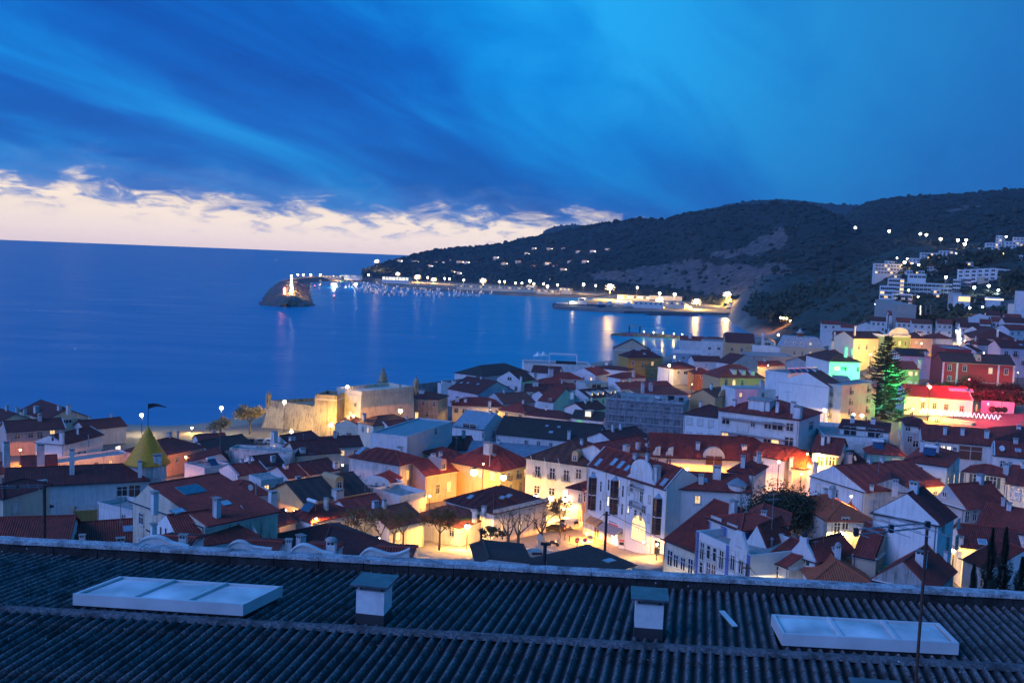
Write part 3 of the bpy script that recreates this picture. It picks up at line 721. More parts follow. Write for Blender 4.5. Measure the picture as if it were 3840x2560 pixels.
  bar(-0.004, 0.05, 0.054, D - 0.054, 0.0, hh - 0.003, 'frame', M_skf); bar(W - 0.05, W + 0.004, 0.054, D - 0.054, 0.0, hh - 0.003, 'frame', M_skf)
  bar(0.06, W - 0.06, 0.06, D - 0.06, -0.18, hh - 0.09, 'curb', M_flash)
  for i in range(3):
   x0 = 0.06 + (W - 0.12) * i / 3; x1 = 0.06 + (W - 0.12) * (i + 1) / 3; mb = MB(); n = 8
   for j in range(n + 1):
    for k_ in range(n + 1):
     a = x0 + 0.02 + (x1 - x0 - 0.04) * k_ / n; b = 0.058 + (D - 0.116) * j / n
     bul = 0.035 * (1 - (2 * k_ / n - 1) ** 4) * (1 - (2 * j / n - 1) ** 4)
     mb.v.append(pt(a, b, hh - 0.045 + bul))
   for j in range(n):
    for k_ in range(n): mb.f.append((j * (n + 1) + k_, j * (n + 1) + k_ + 1, (j + 1) * (n + 1) + k_ + 1, (j + 1) * (n + 1) + k_)); mb.m.append(0)
   mb.smooth = True; mb.obj('pane', M_skp, sk)
   if i: bar(x0 - 0.03, x0 + 0.03, 0.058, D - 0.058, hh - 0.06, hh + 0.004, 'glazing_bar', M_skf)
 skylight(kp('D', (850, 378)), kp('D', (1893, 432)), kp('D', (1650, 570)), kp('D', (495, 497)), 53.98, 0.20)
 skylight(kp('F', (662, 625)), kp('F', (1745, 688)), kp('F', (1912, 832)), kp('F', (715, 768)), 53.98, 0.20)
 # vents
 def vent(px, py_base, wpx, skew, hb=0.60):
  B = at_z(px, py_base, 53.70); sc = wpx * B.y / F_PX
  v = empty('chimney', B - root_inv, R(skew), root); a = sc / 2; h0, h1 = 0.20, hb
  MB().box(-a * 1.01, a * 1.01, -0.006, sc * 0.95, -0.25, h0).obj('flashing', M_flash, v)
  MB().box(-a, a, 0, sc * 0.94, h0, h1).obj('shaft', plaster('white2', 0.25), v)
  mb = MB()
  for (x, y) in ((-a + .04, .04), (a - .08, .04), (-a + .04, sc * .94 - .08), (a - .08, sc * .94 - .08)): mb.box(x, x + .04, y, y + .04, h1, h1 + 0.09)
  mb.obj('cap_post', M_flash, v)
  MB().box(-a * 1.35, a * 1.35, -a * 0.42, sc * 0.94 + a * 0.5, h1 + 0.09, h1 + 0.125).obj('cap_slab', M_slate, v)
 vent(*kp('E', (335, 715)), 112, -10)
 vent(*kp('E', (2225, 810)), 108, -6)
 vent(3310, 2760, 150, -6, 0.42)
 # loose pieces lying on the sheets
 return root
warehouse()
def scrap(name, label, cat, px, py, w, d, h, rz, mat):
 P = at_z(px, py, 53.70); o = MB().box(-w / 2, w / 2, -d / 2, d / 2, 0, h).obj(name, mat, None, P, R(rz)); tag(o, label, cat)
scrap('slate_strip', 'pale thin strip lying along a corrugation beside the right skylight', 'strip', *kp('F', (345, 668)), 0.10, 0.75, 0.02, 6, M_skf)
def log_antenna(name, label, base, top_px, d, boom_px, nel=9, mast_r=0.022, mat=None):
 T = at_d(*top_px, d); root = empty(name, (T.x, T.y, base)); tag(root, label, 'antenna')
 H = T.z - base
 MB().tube((0, 0, 0), (0, 0, H + 0.03), mast_r, k=10).obj('mast', M_mast, root)
 E = at_d(*boom_px[:2], boom_px[2]); e = E - T
 ax = e.normalized(); side = ax.cross(Vector((0, 0, 1))).normalized()
 bm = MB()
 for dz in (0.035, -0.035):
  bm.tube(Vector((0, 0, H + dz)) - ax * 0.06, Vector((0, 0, H + dz)) + e, 0.014, k=6)
 bm.obj('boom', M_grey, root)
 for f in (0.0, 0.52, 1.0):
  p = Vector((0, 0, H)) + e * f; MB().box(p.x - .03, p.x + .03, p.y - .03, p.y + .03, p.z - .055, p.z + .055).obj('bracket', M_dark, root)
 for i in range(nel):
  f = (i + 0.6) / nel; L = 0.52 - 0.36 * f
  p = Vector((0, 0, H + (0.035 if i % 2 else -0.035))) + e * f
  MB().tube(p - side * L, p + side * L, 0.006, k=5).obj('element', M_grey, root)
M_mast = simple('mast_rust', (0.10, 0.045, 0.03), 0.7, 0.2, var=0.4, scale=6)
log_antenna('television_antenna', 'rusty mast with a finned log periodic antenna standing on the near roof', 53.3, (3478, 1968), 14.2, (*kp('F', (1212, 80)), 13.6))
log_antenna('television_antenna', 'tall mast with a boom antenna cut by the left picture edge', 40.0, kp(1, (373, 945)), 34.0, (*kp(1, (-60, 955)), 33.2), nel=5, mast_r=0.055)
# ---------------------------------------------------------------- house builder
WM = {}
def win_mesh(w, h, kind):
 """window surround with casement bars (local: x along wall, y=0 wall face, -y outwards, z up, origin at centre)"""
 key = (round(w, 1), round(h, 1), kind)
 if key in WM: return WM[key]
 w, h = key[0], key[1]; a, b = w / 2, h / 2; mb = MB(); t = 0.13
 arch = kind in 'aA'
 if kind not in 'np':
  mb.mi = 0
  mb.box(-a - t, -a, -0.07, 0.02, -b - t, b + t); mb.box(a, a + t, -0.07, 0.02, -b - t, b + t)
  mb.box(-a, a, -0.065, 0.02, b, b + t); mb.box(-a - t * 1.3, a + t * 1.3, -0.14, 0.02, -b - t - 0.02, -b)
  if arch:
   for i in range(6):
    t0, t1 = math.pi * i / 6, math.pi * (i + 1) / 6
    p = [(-math.cos(t0) * a, b + math.sin(t0) * a), (-math.cos(t1) * a, b + math.sin(t1) * a), (-math.cos(t1) * (a + t), b + math.sin(t1) * (a + t)), (-math.cos(t0) * (a + t), b + math.sin(t0) * (a + t))]
    mb.extrude_xz(p[::-1], -0.068, 0.02)
 mb.mi = 1
 if kind not in 'rp':
  f = 0.055
  mb.box(-a, -a + f, -0.045, 0.0, -b, b); mb.box(a - f, a, -0.045, 0.0, -b, b); mb.box(-a + f, a - f, -0.044, 0.0, b - f, b); mb.box(-a + f, a - f, -0.044, 0.0, -b, -b + f)
  if w > 0.7: mb.box(-0.04, 0.04, -0.043, 0.0, -b + f, b - f)
  if h > 1.0: mb.box(-a + f, a - f, -0.041, 0.0, b * 0.33 - 0.03, b * 0.33 + 0.03)
 if not mb.v: mb.box(-a, a, -0.02, 0.0, -b, -b + 0.05)
 ws = mb.mesh('window', [M_stone, M_white])
 pb = MB(); pb.box(-a, a, -0.022, 0.0, -b, b)
 if arch: pb.extrude_xz([(-math.cos(math.pi * i / 8) * a, b + math.sin(math.pi * i / 8) * a) for i in range(9)][::-1], -0.022, 0.0)
 pm = {'l': M_lit, 'L': M_litw, 'o': M_lito, 'G': M_litg, 'r': M_roller, 'A': M_lit, 'd': M_brownp, 'g': M_green}.get(kind, M_glass)
 WM[key] = (ws, pb.mesh('pane', pm)); return WM[key]
def shutter_mesh(w, h):
 key = ('sh', round(w, 1), round(h, 1))
 if key not in WM:
  mb = MB(); mb.box(0, w * 0.52, -0.06, 0.0, -h / 2, h / 2)
  for i in range(int(h / 0.16)): z = -h / 2 + 0.08 + i * 0.16; mb.box(0.05, w * 0.52 - 0.05, -0.075, -0.06, z, z + 0.09)
  WM[key] = mb.mesh('shutter', M_green)
 return WM[key]
def rail_mesh(w, dep=0.7, hh=0.95):
 key = ('rail', round(w, 1), dep)
 if key not in WM:
  mb = MB(); a = w / 2
  mb.box(-a, a, -dep, -dep + 0.04, hh - 0.04, hh); mb.box(-a, -a + 0.04, -dep, 0, hh - 0.04, hh); mb.box(a - 0.04, a, -dep, 0, hh - 0.04, hh)
  n = max(4, int(w / 0.16))
  for i in range(n + 1): x = -a + w * i / n; mb.box(x - 0.012, x + 0.012, -dep + 0.005, -dep + 0.03, 0, hh - 0.04)
  for i in range(1, 4): y = -dep * i / 4; mb.box(-a + .01, -a + 0.03, y, y + 0.025, 0, hh - .04); mb.box(a - 0.03, a - .01, y, y + 0.025, 0, hh - .04)
  sl = MB(); sl.box(-a - 0.05, a + 0.05, -dep - 0.05, 0.0, -0.14, -0.002)
  WM[key] = (mb.mesh('railing', M_dark), sl.mesh('balcony', M_stone))
 return WM[key]
CHM = {}
def chimney_parts(root, x, y, z0, w, h, kind='p', parent=None):
 """chimney: plastered shaft, open cap and slab (kind p), round pot (r), pipe (m)"""
 c = empty('chimney', (x, y, z0), rnd.uniform(-.1, .1), parent or root)
 key = (round(w, 1), round(h, 1), kind)
 if key not in CHM:
  w, h, _ = key; a = max(w, .3) / 2; h = max(h, .6); res = []
  if kind == 'm':
   res.append(('flue', MB().tube((0, 0, -0.5), (0, 0, h), 0.12, k=8).mesh('flue', M_grey)))
   res.append(('cowl', MB().lathe([(0.22, h - .05), (0.24, h + .05), (0.05, h + .22)], k=8).mesh('cowl', M_grey)))
  else:
   res.append(('shaft', MB().box(-a, a, -a * .8, a * .8, -0.9, h - 0.32).mesh('shaft', plaster('white2', 0.55))))
   mb = MB()
   for sx in (-1, 0, 1): mb.box(sx * (a - .06) - .05, sx * (a - .06) + .05, -a * .8, a * .8, h - .32, h - .1)
   res.append(('cap', mb.mesh('cap', plaster('white2', 0.55))))
   res.append(('cap_void', MB().box(-a + .1, a - .1, -a * .7, a * .7, h - .33, h - .101).mesh('cap_void', M_dark)))
   if kind == 'r': res.append(('cap_slab', MB().lathe([(a * 1.2, h - .1), (a * 1.25, h), (a * .9, h + .22), (a * .2, h + .34)], k=10).mesh('cap_slab', M_conc)))
   else: res.append(('cap_slab', MB().box(-a - .08, a + .08, -a * .8 - .08, a * .8 + .08, h - .1, h).mesh('cap_slab', M_conc if kind == 'p' else M_slate)))
  CHM[key] = res
 for nm, me in CHM[key]: inst(nm, me, c)
 return c
def tiles_on(mb, e0, e1, up, poly2, col_w=0.26, seg=3, rise=0.055):
 """barrel-tile rows on one roof plane. plane: origin e0, u axis e0->e1, v axis `up`; poly2 convex polygon in (u,v)"""
 U = (e1 - e0).normalized(); n = U.cross(up).normalized()
 if n.z < 0: n = -n
 us = [p[0] for p in poly2]; u0, u1 = min(us), max(us); k = max(2, int((u1 - u0) / col_w)); cw = (u1 - u0) / k
 def vr(u):
  lo, hi = 1e9, -1e9
  for i in range(len(poly2)):
   a, b = poly2[i], poly2[(i + 1) % len(poly2)]
   if (a[0] - u) * (b[0] - u) <= 0 and abs(a[0] - b[0]) > 1e-6:
    v = a[1] + (b[1] - a[1]) * (u - a[0]) / (b[0] - a[0]); lo = min(lo, v); hi = max(hi, v)
  return lo, hi
 prof = [(0.08, 0.0), (0.3, 0.8), (0.5, 1.0), (0.7, 0.8), (0.92, 0.0)] if seg > 3 else [(0.1, 0.0), (0.34, 0.9), (0.66, 0.9), (0.9, 0.0)]
 for i in range(k):
  pts = []
  for (f, hgt) in prof:
   u = u0 + (i + f) * cw; lo, hi = vr(max(u0 + 1e-4, min(u1 - 1e-4, u)))
   pts.append((u, lo - 0.05, hi, hgt * rise))
  if pts[1][2] - pts[1][1] < 0.15: continue
  for a, b in zip(pts[:-1], pts[1:]):
   A0 = e0 + U * a[0] + up * a[1] + n * a[3]; B0 = e0 + U * b[0] + up * b[1] + n * b[3]
   A1 = e0 + U * a[0] + up * a[2] + n * a[3]; B1 = e0 + U * b[0] + up * b[2] + n * b[3]
   mb.face(A0, B0, B1, A1, uv=((a[0], a[1]), (b[0], b[1]), (b[0], b[2]), (a[0], a[2])))
class House:
 pass
HOUSES = []
LO = {1: 98, 2: 125, 6: 138, 7: 130, 8: 106, 9: 106}
def house(label, K, A, B, C=None, dep=8.0, d=None, h=6.5, roof='hip', pitch=24.0, rh=None, wall='white', tl='red', o=0.32, dirt=0.35,
   w=(), ch=(), sk=(), grid=None, gridr=None, name='house', cat='house', group=None, band=True, verge=False, base=None, parapet=0.7, ro=0.5, rail=(), floor_band=False, flatmat=None, bcap=None):
 """A,B,C eave-corner pixels in crop K. w: (face,x,y,width,height,kind) windows by pixel; ch: (x,ytop,ybase,wpx[,kind]) chimneys by pixel; sk: (x,y,w,h) roof windows"""
 pA, pB = kp(K, A), kp(K, B); dd = d if d else solve_d(pB[0], pB[1], h, LO.get(K, 60))
 PB = at_d(pB[0], pB[1], dd); ze = PB.z; PA = at_z(pA[0], pA[1], ze)
 if dd > 480: PA = at_d(pA[0], pA[1], dd * 1.004); PA.z = ze      # eaves near eye level: keep the front square to the view
 ex = PB - PA; a = ex.length; ex.normalize(); ey = Vector((-ex.y, ex.x, 0))
 if C is not None:
  pC = kp(K, C); PC_ = at_z(pC[0], pC[1], ze); b = (PC_ - PB).dot(ey)
  if b < 2: b = dep
 else: b = dep
 rz = math.atan2(ex.y, ex.x)
 corners = [PA, PB, PB + ey * b, PA + ey * b]
 zg = min(min(g(p.x, p.y) for p in corners) - 0.6, ze - h)
 if base is not None: zg = ze - base
 H = ze - zg
 root = empty(name, (PA.x, PA.y, zg), rz); tag(root, label, cat, group)
 def W2L(p): q = p - PA; return Vector((q.dot(ex), q.dot(ey), p.z - zg))
 hs = House(); hs.root = root; hs.a = a; hs.b = b; hs.H = H; hs.W2L = W2L; hs.PA = PA; hs.ex = ex; hs.ey = ey; hs.zg = zg; hs.d = dd; hs.ze = ze; hs.label = label
 near = dd < 235
 pm = plaster(wall, dirt); planes = []          # (e0,e1,up(unit),poly2)
 tanp = math.tan(R(pitch)); wb = MB(); V = Vector
 flat = roof in ('flat', 'flatt')
 if flat:
  rhh = 0
 elif roof == 'hip': rhh = tanp * min(a, b) / 2
 elif roof[:2] == 'gx': rhh = tanp * b / 2
 elif roof[:2] == 'gy': rhh = tanp * a / 2
 elif roof == 'sf': rhh = tanp * b
 elif roof == 'sb': rhh = tanp * b
 else: rhh = 2
 if rh is not None: rhh = rh
 hs.rh = rhh
 z0 = H + 0.02; zo = H - o * (rhh / max(0.5, (min(a, b) / 2 if roof == 'hip' else (b / 2 if roof[:2] == 'gx' else (a / 2 if roof[:2] == 'gy' else b)))))
 def slope(e0, e1, t0, t1):
  """quad e0,e1 (eave) t1,t0 (top)"""
  U = (e1 - e0).normalized(); raw = t0 - e0; up = raw - U * raw.dot(U)
  if up.length < 1e-4: raw = t1 - e0; up = raw - U * raw.dot(U)
  up.normalize(); pl = []
  for p in (e0, e1, t1, t0):
   q = ((p - e0).dot(U), (p - e0).dot(up))
   if not pl or (abs(pl[-1][0] - q[0]) + abs(pl[-1][1] - q[1])) > 0.02: pl.append(q)
  planes.append((e0, e1, up, pl))
 if roof == 'hip':
  s = min(a, b) / 2
  if a >= b: r0, r1 = V((s, b / 2, H + rhh)), V((a - s, b / 2, H + rhh))
  else: r0, r1 = V((a / 2, s, H + rhh)), V((a / 2, b - s, H + rhh))
  c = [V((-o, -o, zo)), V((a + o, -o, zo)), V((a + o, b + o, zo)), V((-o, b + o, zo))]
  if a >= b: slope(c[0], c[1], r0, r1); slope(c[1], c[2], r1, r1); slope(c[2], c[3], r1, r0); slope(c[3], c[0], r0, r0); rl = [(c[0], r0), (c[1], r1), (c[2], r1), (c[3], r0), (r0, r1)]
  else: slope(c[0], c[1], r0, r0); slope(c[1], c[2], r0, r1); slope(c[2], c[3], r1, r1); slope(c[3], c[0], r1, r0); rl = [(c[0], r0), (c[1], r0), (c[2], r1), (c[3], r1), (r0, r1)]
 elif roof[:2] == 'gx':
  yr = b * ro; lo = o if 'v' not in roof else -0.12
  hl = roof.endswith('h')       # hipped right end
  r0, r1 = V((-lo, yr, H + rhh)), V((a + lo, yr, H + rhh))
  if hl: r1 = V((a - b * 0.45, yr, H + rhh))
  xa = a + (o if hl else lo)
  zb = H - o * rhh / (b - yr) if b > yr else H
  zf = H - o * rhh / max(yr, .3)
  slope(V((-lo, -o, zf)), V((xa, -o, zf)), r0, r1); slope(V((xa, b + o, zb)), V((-lo, b + o, zb)), r1, r0)
  if hl: slope(V((xa, -o, zf)), V((xa, b + o, zb)), r1, r1)
  rl = [(r0, r1)] + ([(V((xa, -o, zf)), r1), (V((xa, b + o, zb)), r1)] if hl else [])
  wb.face((0, 0, H), (0, yr, H + rhh - .03), (0, b, H))
  if not hl: wb.face((a, 0, H), (a, b, H), (a, yr, H + rhh - .03))
 elif roof[:2] == 'gy':
  xr = a * ro; lo = o if 'v' not in roof else -0.12
  hl = roof.endswith('h')
  r0, r1 = V((xr, -lo, H + rhh)), V((xr, b + lo, H + rhh))
  if hl: r1 = V((xr, b - a * 0.45, H + rhh))
  zl = H - o * rhh / xr; zr = H - o * rhh / (a - xr)
  slope(V((-o, b + o, zl)), V((-o, -lo, zl)), r1, r0); slope(V((a + o, -lo, zr)), V((a + o, b + o, zr)), r0, r1); rl = [(r0, r1)]
  wb.face((0, 0, H), (a, 0, H), (xr, 0, H + rhh - .03)); wb.face((0, b, H), (xr, b, H + rhh - .03), (a, b, H))
 elif roof == 'sf':
  slope(V((-o, -o, H - o * rhh / b)), V((a + o, -o, H - o * rhh / b)), V((-o, b + o, H + rhh)), V((a + o, b + o, H + rhh))); rl = []
  wb.face((0, 0, H), (0, b, H + rhh - .05), (0, b, H)); wb.face((a, 0, H), (a, b, H), (a, b, H + rhh - .05)); wb.face((0, b, H), (0, b, H + rhh - .05), (a, b, H + rhh - .05), (a, b, H))
 elif roof == 'sb':
  slope(V((a + o, b + o, H - o * rhh / b)), V((-o, b + o, H - o * rhh / b)), V((a + o, -o, H + rhh)), V((-o, -o, H + rhh))); rl = []
 else: rl = []
 # walls
 wb.mi = 0
 top = H
 wb.face((0, 0, 0), (a, 0, 0), (a, 0, top), (0, 0, top)); wb.face((a, 0, 0), (a, b, 0), (a, b, top), (a, 0, top))
 wb.face((a, b, 0), (0, b, 0), (0, b, top), (a, b, top)); wb.face((0, b, 0), (0, 0, 0), (0, 0, top), (0, b, top))
 if flat: wb.face((0, 0, top - parapet), (a, 0, top - parapet), (a, b, top - parapet), (0, b, top - parapet))
 else: wb.face((0, 0, top - .1), (a, 0, top - .1), (a, b, top - .1), (0, b, top - .1))
 wo = wb.obj('wall', pm, root); hs.wall = wo
 if flat:
  t = 0.18; pp = MB()
  for (x0, x1, y0, y1) in ((-0.03, a + .03, -0.03, t), (-0.03, a + .03, b - t, b + .03), (-0.03, t, t, b - t), (a - t, a + .03, t, b - t)):
   pp.box(x0, x1, y0, y1, top - parapet - 0.02, top + 0.03)
  pp.obj('parapet', plaster(bcap, 0.3) if bcap else pm, root)
  ro_ = MB(); ro_.face((t, t, top - parapet + .03), (a - t, t, top - parapet + .03), (a - t, b - t, top - parapet + .03), (t, b - t, top - parapet + .03)); ro_.obj('roof_deck', flatmat or M_conc, root)
  planes.append((V((0, 0, top - parapet + .03)), V((a, 0, top - parapet + .03)), V((0, 1, 0)), [(0, 0), (a, 0), (a, b), (0, b)]))
 else:
  rb = MB()
  for (e0, e1, up, pl) in planes:
   U = (e1 - e0).normalized()
   rb.face(*[e0 + U * p[0] + up * p[1] for p in pl], uv=pl)
  # soffit
  tm = tl if not isinstance(tl, str) else tile(tl)
  ob = rb.obj('roof', tm, root); hs.roof = ob
  md = ob.modifiers.new('thick', 'SOLIDIFY'); md.thickness = 0.14; md.offset = -1
  if near and isinstance(tl, str):
   tb = MB()
   for (e0, e1, up, pl) in planes:
    # only planes that can be seen from the town side
    U = (e1 - e0).normalized(); n = U.cross(up)
    if n.z < 0: n = -n
    wn = ex * n.x + ey * n.y + V((0, 0, n.z)); cen = PA + ex * (a / 2) + ey * (b / 2) + V((0, 0, H + zg - ze + 1))
    if (V((0, 0, CAMZ)) - V((cen.x, cen.y, ze))).dot(wn) < -0.35 * cen.length: continue
    tiles_on(tb, e0, e1, up, pl, 0.26 if dd < 150 else 0.30, 5 if dd < 110 else 3)
   if tb.v:
    to = tb.obj('roof_tiles', tm, ob); to['kind'] = 'stuff'
  cb = MB()
  for (p, q) in rl: cb.tube(p + V((0, 0, .03)), q + V((0, 0, .03)), 0.12, k=6)
  if cb.v and dd < 420:
   co = cb.obj('ridge_tiles', tm, ob); co['kind'] = 'stuff'
  if verge and roof[:2] in ('gx', 'gy'):
   for (e0, e1, up, pl) in planes:
    U = (e1 - e0).normalized(); n = U.cross(up); n = n if n.z > 0 else -n
    for uu in (pl[0][0], pl[1][0]):
     s_ = 1 if uu == pl[0][0] else -1
     p0 = e0 + U * uu; L = max(p[1] for p in pl); p1 = p0 + up * L
     q = [p0, p0 + U * (0.22 * s_), p1 + U * (0.22 * s_), p1]
     k = [x + n * 0.09 for x in q]
     vb = MB(); vb.face(*k); vb.face(q[0], p1, k[3], k[0]); vb.face(q[0], k[0], k[1], q[1]); vb.face(q[1], k[1], k[2], q[2]); vb.obj('verge', plaster('white2', .4), ob)
  if band:
   cbx = MB(); cbx.box(-0.10, a + .10, -0.10, 0.02, H - 0.42, H - 0.16); cbx.box(a - 0.02, a + .10, 0.021, b, H - 0.42, H - 0.16)
   cbx.obj('cornice', plaster('white', .3) if wall not in ('white', 'white2') else plaster('oldwhite', .3), root)
 if floor_band:
  fb = MB()
  for zz in (floor_band if isinstance(floor_band, (list, tuple)) else (H - 3.3,)):
   fb.box(-0.05, a + .05, -0.06, 0.0, zz, zz + 0.16); fb.box(a, a + .06, 0.0, b, zz, zz + 0.16)
  fb.obj('string_course', M_stone, root)
 # hit tests
 cam0 = W2L(V((0, 0, CAMZ)))
 def ldir(px, py): r = ray(px, py); return V((r.dot(ex), r.dot(ey), r.z))
 def hit_wall(face, px, py):
  r = ldir(px, py)
  if face == 'L': t = (0 - cam0.y) / r.y
  elif face == 'R': t = (a - cam0.x) / r.x
  else: t = (0 - cam0.x) / r.x
  return cam0 + r * t
 def hit_roof(px, py):
  r = ldir(px, py); best = None
  for (e0, e1, up, pl) in planes:
   U = (e1 - e0).normalized(); n = U.cross(up)
   if n.z < 0: n = -n
   dn = r.dot(n)
   if dn > -1e-3: continue
   t = (e0 - cam0).dot(n) / dn
   if t <= 0: continue
   p = cam0 + r * t; q = ((p - e0).dot(U), (p - e0).dot(up))
   mnu, mxu = min(x[0] for x in pl), max(x[0] for x in pl); mxv = max(x[1] for x in pl)
   out = max(0, mnu - q[0]) + max(0, q[0] - mxu) + max(0, -q[1]) + max(0, q[1] - mxv)
   sc = (out > 0.5, out, t)
   if best is None or sc < best[0]: best = (sc, p, n, U, up)
  return best
 hs.hit_wall = hit_wall; hs.hit_roof = hit_roof
 def put_win(face, p, ww, hh, kind, par=None):
  k0 = kind[0]; sh = 's' in kind[1:] or k0 == 's'; bal = 'b' in kind[1:]
  kk = 'w' if k0 == 's' else k0
  if kk == 'w' and 90 < dd < 450 and random.Random(int(p.x * 91 + p.z * 37 + dd)).random() < .06: kk = 'l'
  wm, pm_ = win_mesh(ww, hh, kk)
  if face == 'L': loc, rr_ = (p.x, 0, p.z), 0
  elif face == 'R': loc, rr_ = (a, p.y, p.z), R(90)
  else: loc, rr_ = (0, p.y, p.z), R(-90)
  nm = 'door' if kk in 'dg' else 'window'
  wo_ = inst(nm, wm, root, loc, rr_); inst('pane' if nm == 'window' else 'door_leaf', pm_, wo_)
  if sh:
   sm = shutter_mesh(ww, hh)
   inst('shutter', sm, wo_, (ww / 2 + .02, 0, 0)); inst('shutter', sm, wo_, (-ww / 2 - .02, 0, 0), 0, (-1, 1, 1))
  if bal:
   rm, bm = rail_mesh(ww + 0.5, 0.6 if len(kind) < 4 else 0.9)
   bo = inst('balcony', bm, root, V(loc) + (Matrix.Rotation(rr_, 3, 'Z') @ V((0, 0, -hh / 2))), rr_); inst('railing', rm, bo)
  return wo_
 hs.put_win = put_win
 if not w and not grid and not gridr and dd < 430 and H > 4.5 and a > 4 and name == 'house':      # plain houses still have a few openings
  ag = random.Random(int(a * 977 + b * 131)); kk = ['w', 'r', 'w', '-', 'n', '-', 'w', '-', 'l', '-']; ag.shuffle(kk)
  grid = (max(2, int(a / 3.2)), 2, 0.9, 1.3, kk)
  if C is not None and b > 5: gridr = (max(2, int(b / 3.4)), 2, 0.9, 1.3, kk[::-1])
 for t in w:
  face, x, y, ww, hh, kind = t
  p = hit_wall(face, *kp(K, (x, y))); put_win(face, p, ww, hh, kind)
 for fc, gd in (('L', grid), ('R', gridr)):
  if not gd: continue
  nc, rows, ww, hh, kinds = gd; L = a if fc == 'L' else b; q = 0
  for r_ in range(rows):
   for c_ in range(nc):
    x = L * (c_ + 0.5) / nc; z = H - 1.75 - 2.95 * r_
    if z < 1.2: continue
    kd = kinds[q % len(kinds)]; q += 1
    if kd == '-': continue
    put_win(fc, V((x, x, z)), ww, hh, kd)
 chp = hs.roof if not flat else root
 if dd < 260 and H > 3:      # rainwater goods
  dp = MB(); xx = 0.25 if int(a * 10) % 2 else a - .25; dp.tube((xx, -.09, 0), (xx, -.09, H - .2), .055, k=6).obj('drainpipe', M_grey, root)
  if not flat and roof != 'sb': MB().tube((-o, -o - .06, zo + .0), (a + o, -o - .06, zo + .0), .08, k=6).obj('gutter', M_dark, root)
 if not ch and not flat and dd < 460 and a > 5 and tl != 'black':
  ag = random.Random(int(a * 313 + dd)); 
  for _ in range(ag.choice((1, 1, 2))):
   fx, fy = (ag.uniform(.2, .8), .5) if roof[:2] != 'gy' else (ro, ag.uniform(.2, .8))
   chimney_parts(root, a * fx, b * fy + ag.uniform(-.8, .4), H + rhh * .8, ag.uniform(.5, .9), ag.uniform(1.0, 1.9), ag.choice('pppr'), chp)
 for t in ch:
  x, yt, yb, wpx = t[:4]; kind = t[4] if len(t) > 4 else 'p'; k = KS[K][2]
  hr = hit_roof(*kp(K, (x, yb)))
  if not hr: continue
  p = hr[1]; sc = dd / F_PX / k
  chimney_parts(root, p.x, p.y, p.z, max(0.35, wpx * sc), max(0.7, (yb - yt) * sc), kind, chp)
 for t in sk:
  x, y, ww, hh = t[:4]; hr = hit_roof(*kp(K, (x, y)))
  if not hr: continue
  _, p, n, U, up = hr; kindm = t[4] if len(t) > 4 else None
  def bx(w2, h2, z0_, z1_):
   mb = MB(); c = [U * sx * w2 + up * sy * h2 for sx, sy in ((-1, -1), (1, -1), (1, 1), (-1, 1))]
   lo_ = [q + n * z0_ for q in c]; hi_ = [q + n * z1_ for q in c]
   if n.dot((c[1] - c[0]).cross(c[3] - c[0])) < 0: lo_.reverse(); hi_.reverse()
   mb.face(*hi_)
   for i in range(4): mb.face(lo_[i], lo_[(i + 1) % 4], hi_[(i + 1) % 4], hi_[i])
   return mb
  f = bx(ww / 2 + .08, hh / 2 + .08, -0.05, 0.12).obj('roof_window', M_grey if kindm != 'w' else M_white, chp, p)
  bx(ww / 2, hh / 2, 0.1, 0.14).obj('pane', M_skyl if kindm is None or kindm == 'w' else kindm, f)
 HOUSES.append(hs)
 return hs
M_skyl = simple('skylight_glass', (0.30, 0.38, 0.45), 0.08, 0.0, var=0.2)
def dormer(hs, K, x, y, w=1.3, h=1.5, kind='w', wall='white', top='gable', tl='red'):
 """dormer window standing on a roof plane: cheeks, little roof, window"""
 hr = hs.hit_roof(*kp(K, (x, y)))
 if not hr: return
 p = hr[1]; n = hr[2]; f = Vector((n.x, n.y, 0)).normalized(); rz = math.atan2(f.y, f.x) + math.pi / 2
 D = h / max(0.25, math.tan(math.acos(min(1, n.z)))) + .3
 dm = empty('dormer', p, rz, hs.root)
 b = MB(); b.box(-w / 2, w / 2, 0, D, -.6, h)
 if top == 'arch':
  b.extrude_xz([(-math.cos(math.pi * i / 8) * w * .5, h + math.sin(math.pi * i / 8) * w * .42) for i in range(9)][::-1], 0, D)
 b.obj('cheek', plaster(wall, .3), dm)
 if top == 'gable':
  r = MB(); e = w / 2 + .15; hh = w * .35
  r.face((-e, -.15, h - .05), (0, -.15, h + hh), (0, D + .4, h + hh), (-e, D + .4, h - .05)); r.face((0, -.15, h + hh), (e, -.15, h - .05), (e, D + .4, h - .05), (0, D + .4, h + hh))
  r.face((-w / 2, 0, h), (w / 2, 0, h), (0, 0, h + hh - .06))
  ob = r.obj('dormer_roof', tile(tl), dm); md = ob.modifiers.new('t', 'SOLIDIFY'); md.thickness = .08
 elif top == 'flat':
  MB().box(-w / 2 - .12, w / 2 + .12, -.12, D, h, h + .12).obj('dormer_roof', M_conc, dm)
 wm, pm_ = win_mesh(w * .58, h * .66, kind); wo_ = inst('window', wm, dm, (0, -0.002, h * .46)); inst('pane', pm_, wo_)
def gable_front(hs, poly, label=None, th=0.35, wall='white', y=-0.0):
 """ornamental parapet gable rising above a wall: poly in (x, z above eave)"""
 mb = MB(); mb.extrude_xz([(p[0], hs.H + p[1]) for p in poly], y - 0.02, y + th); return mb.obj('gable', plaster(wall, .3), hs.root)
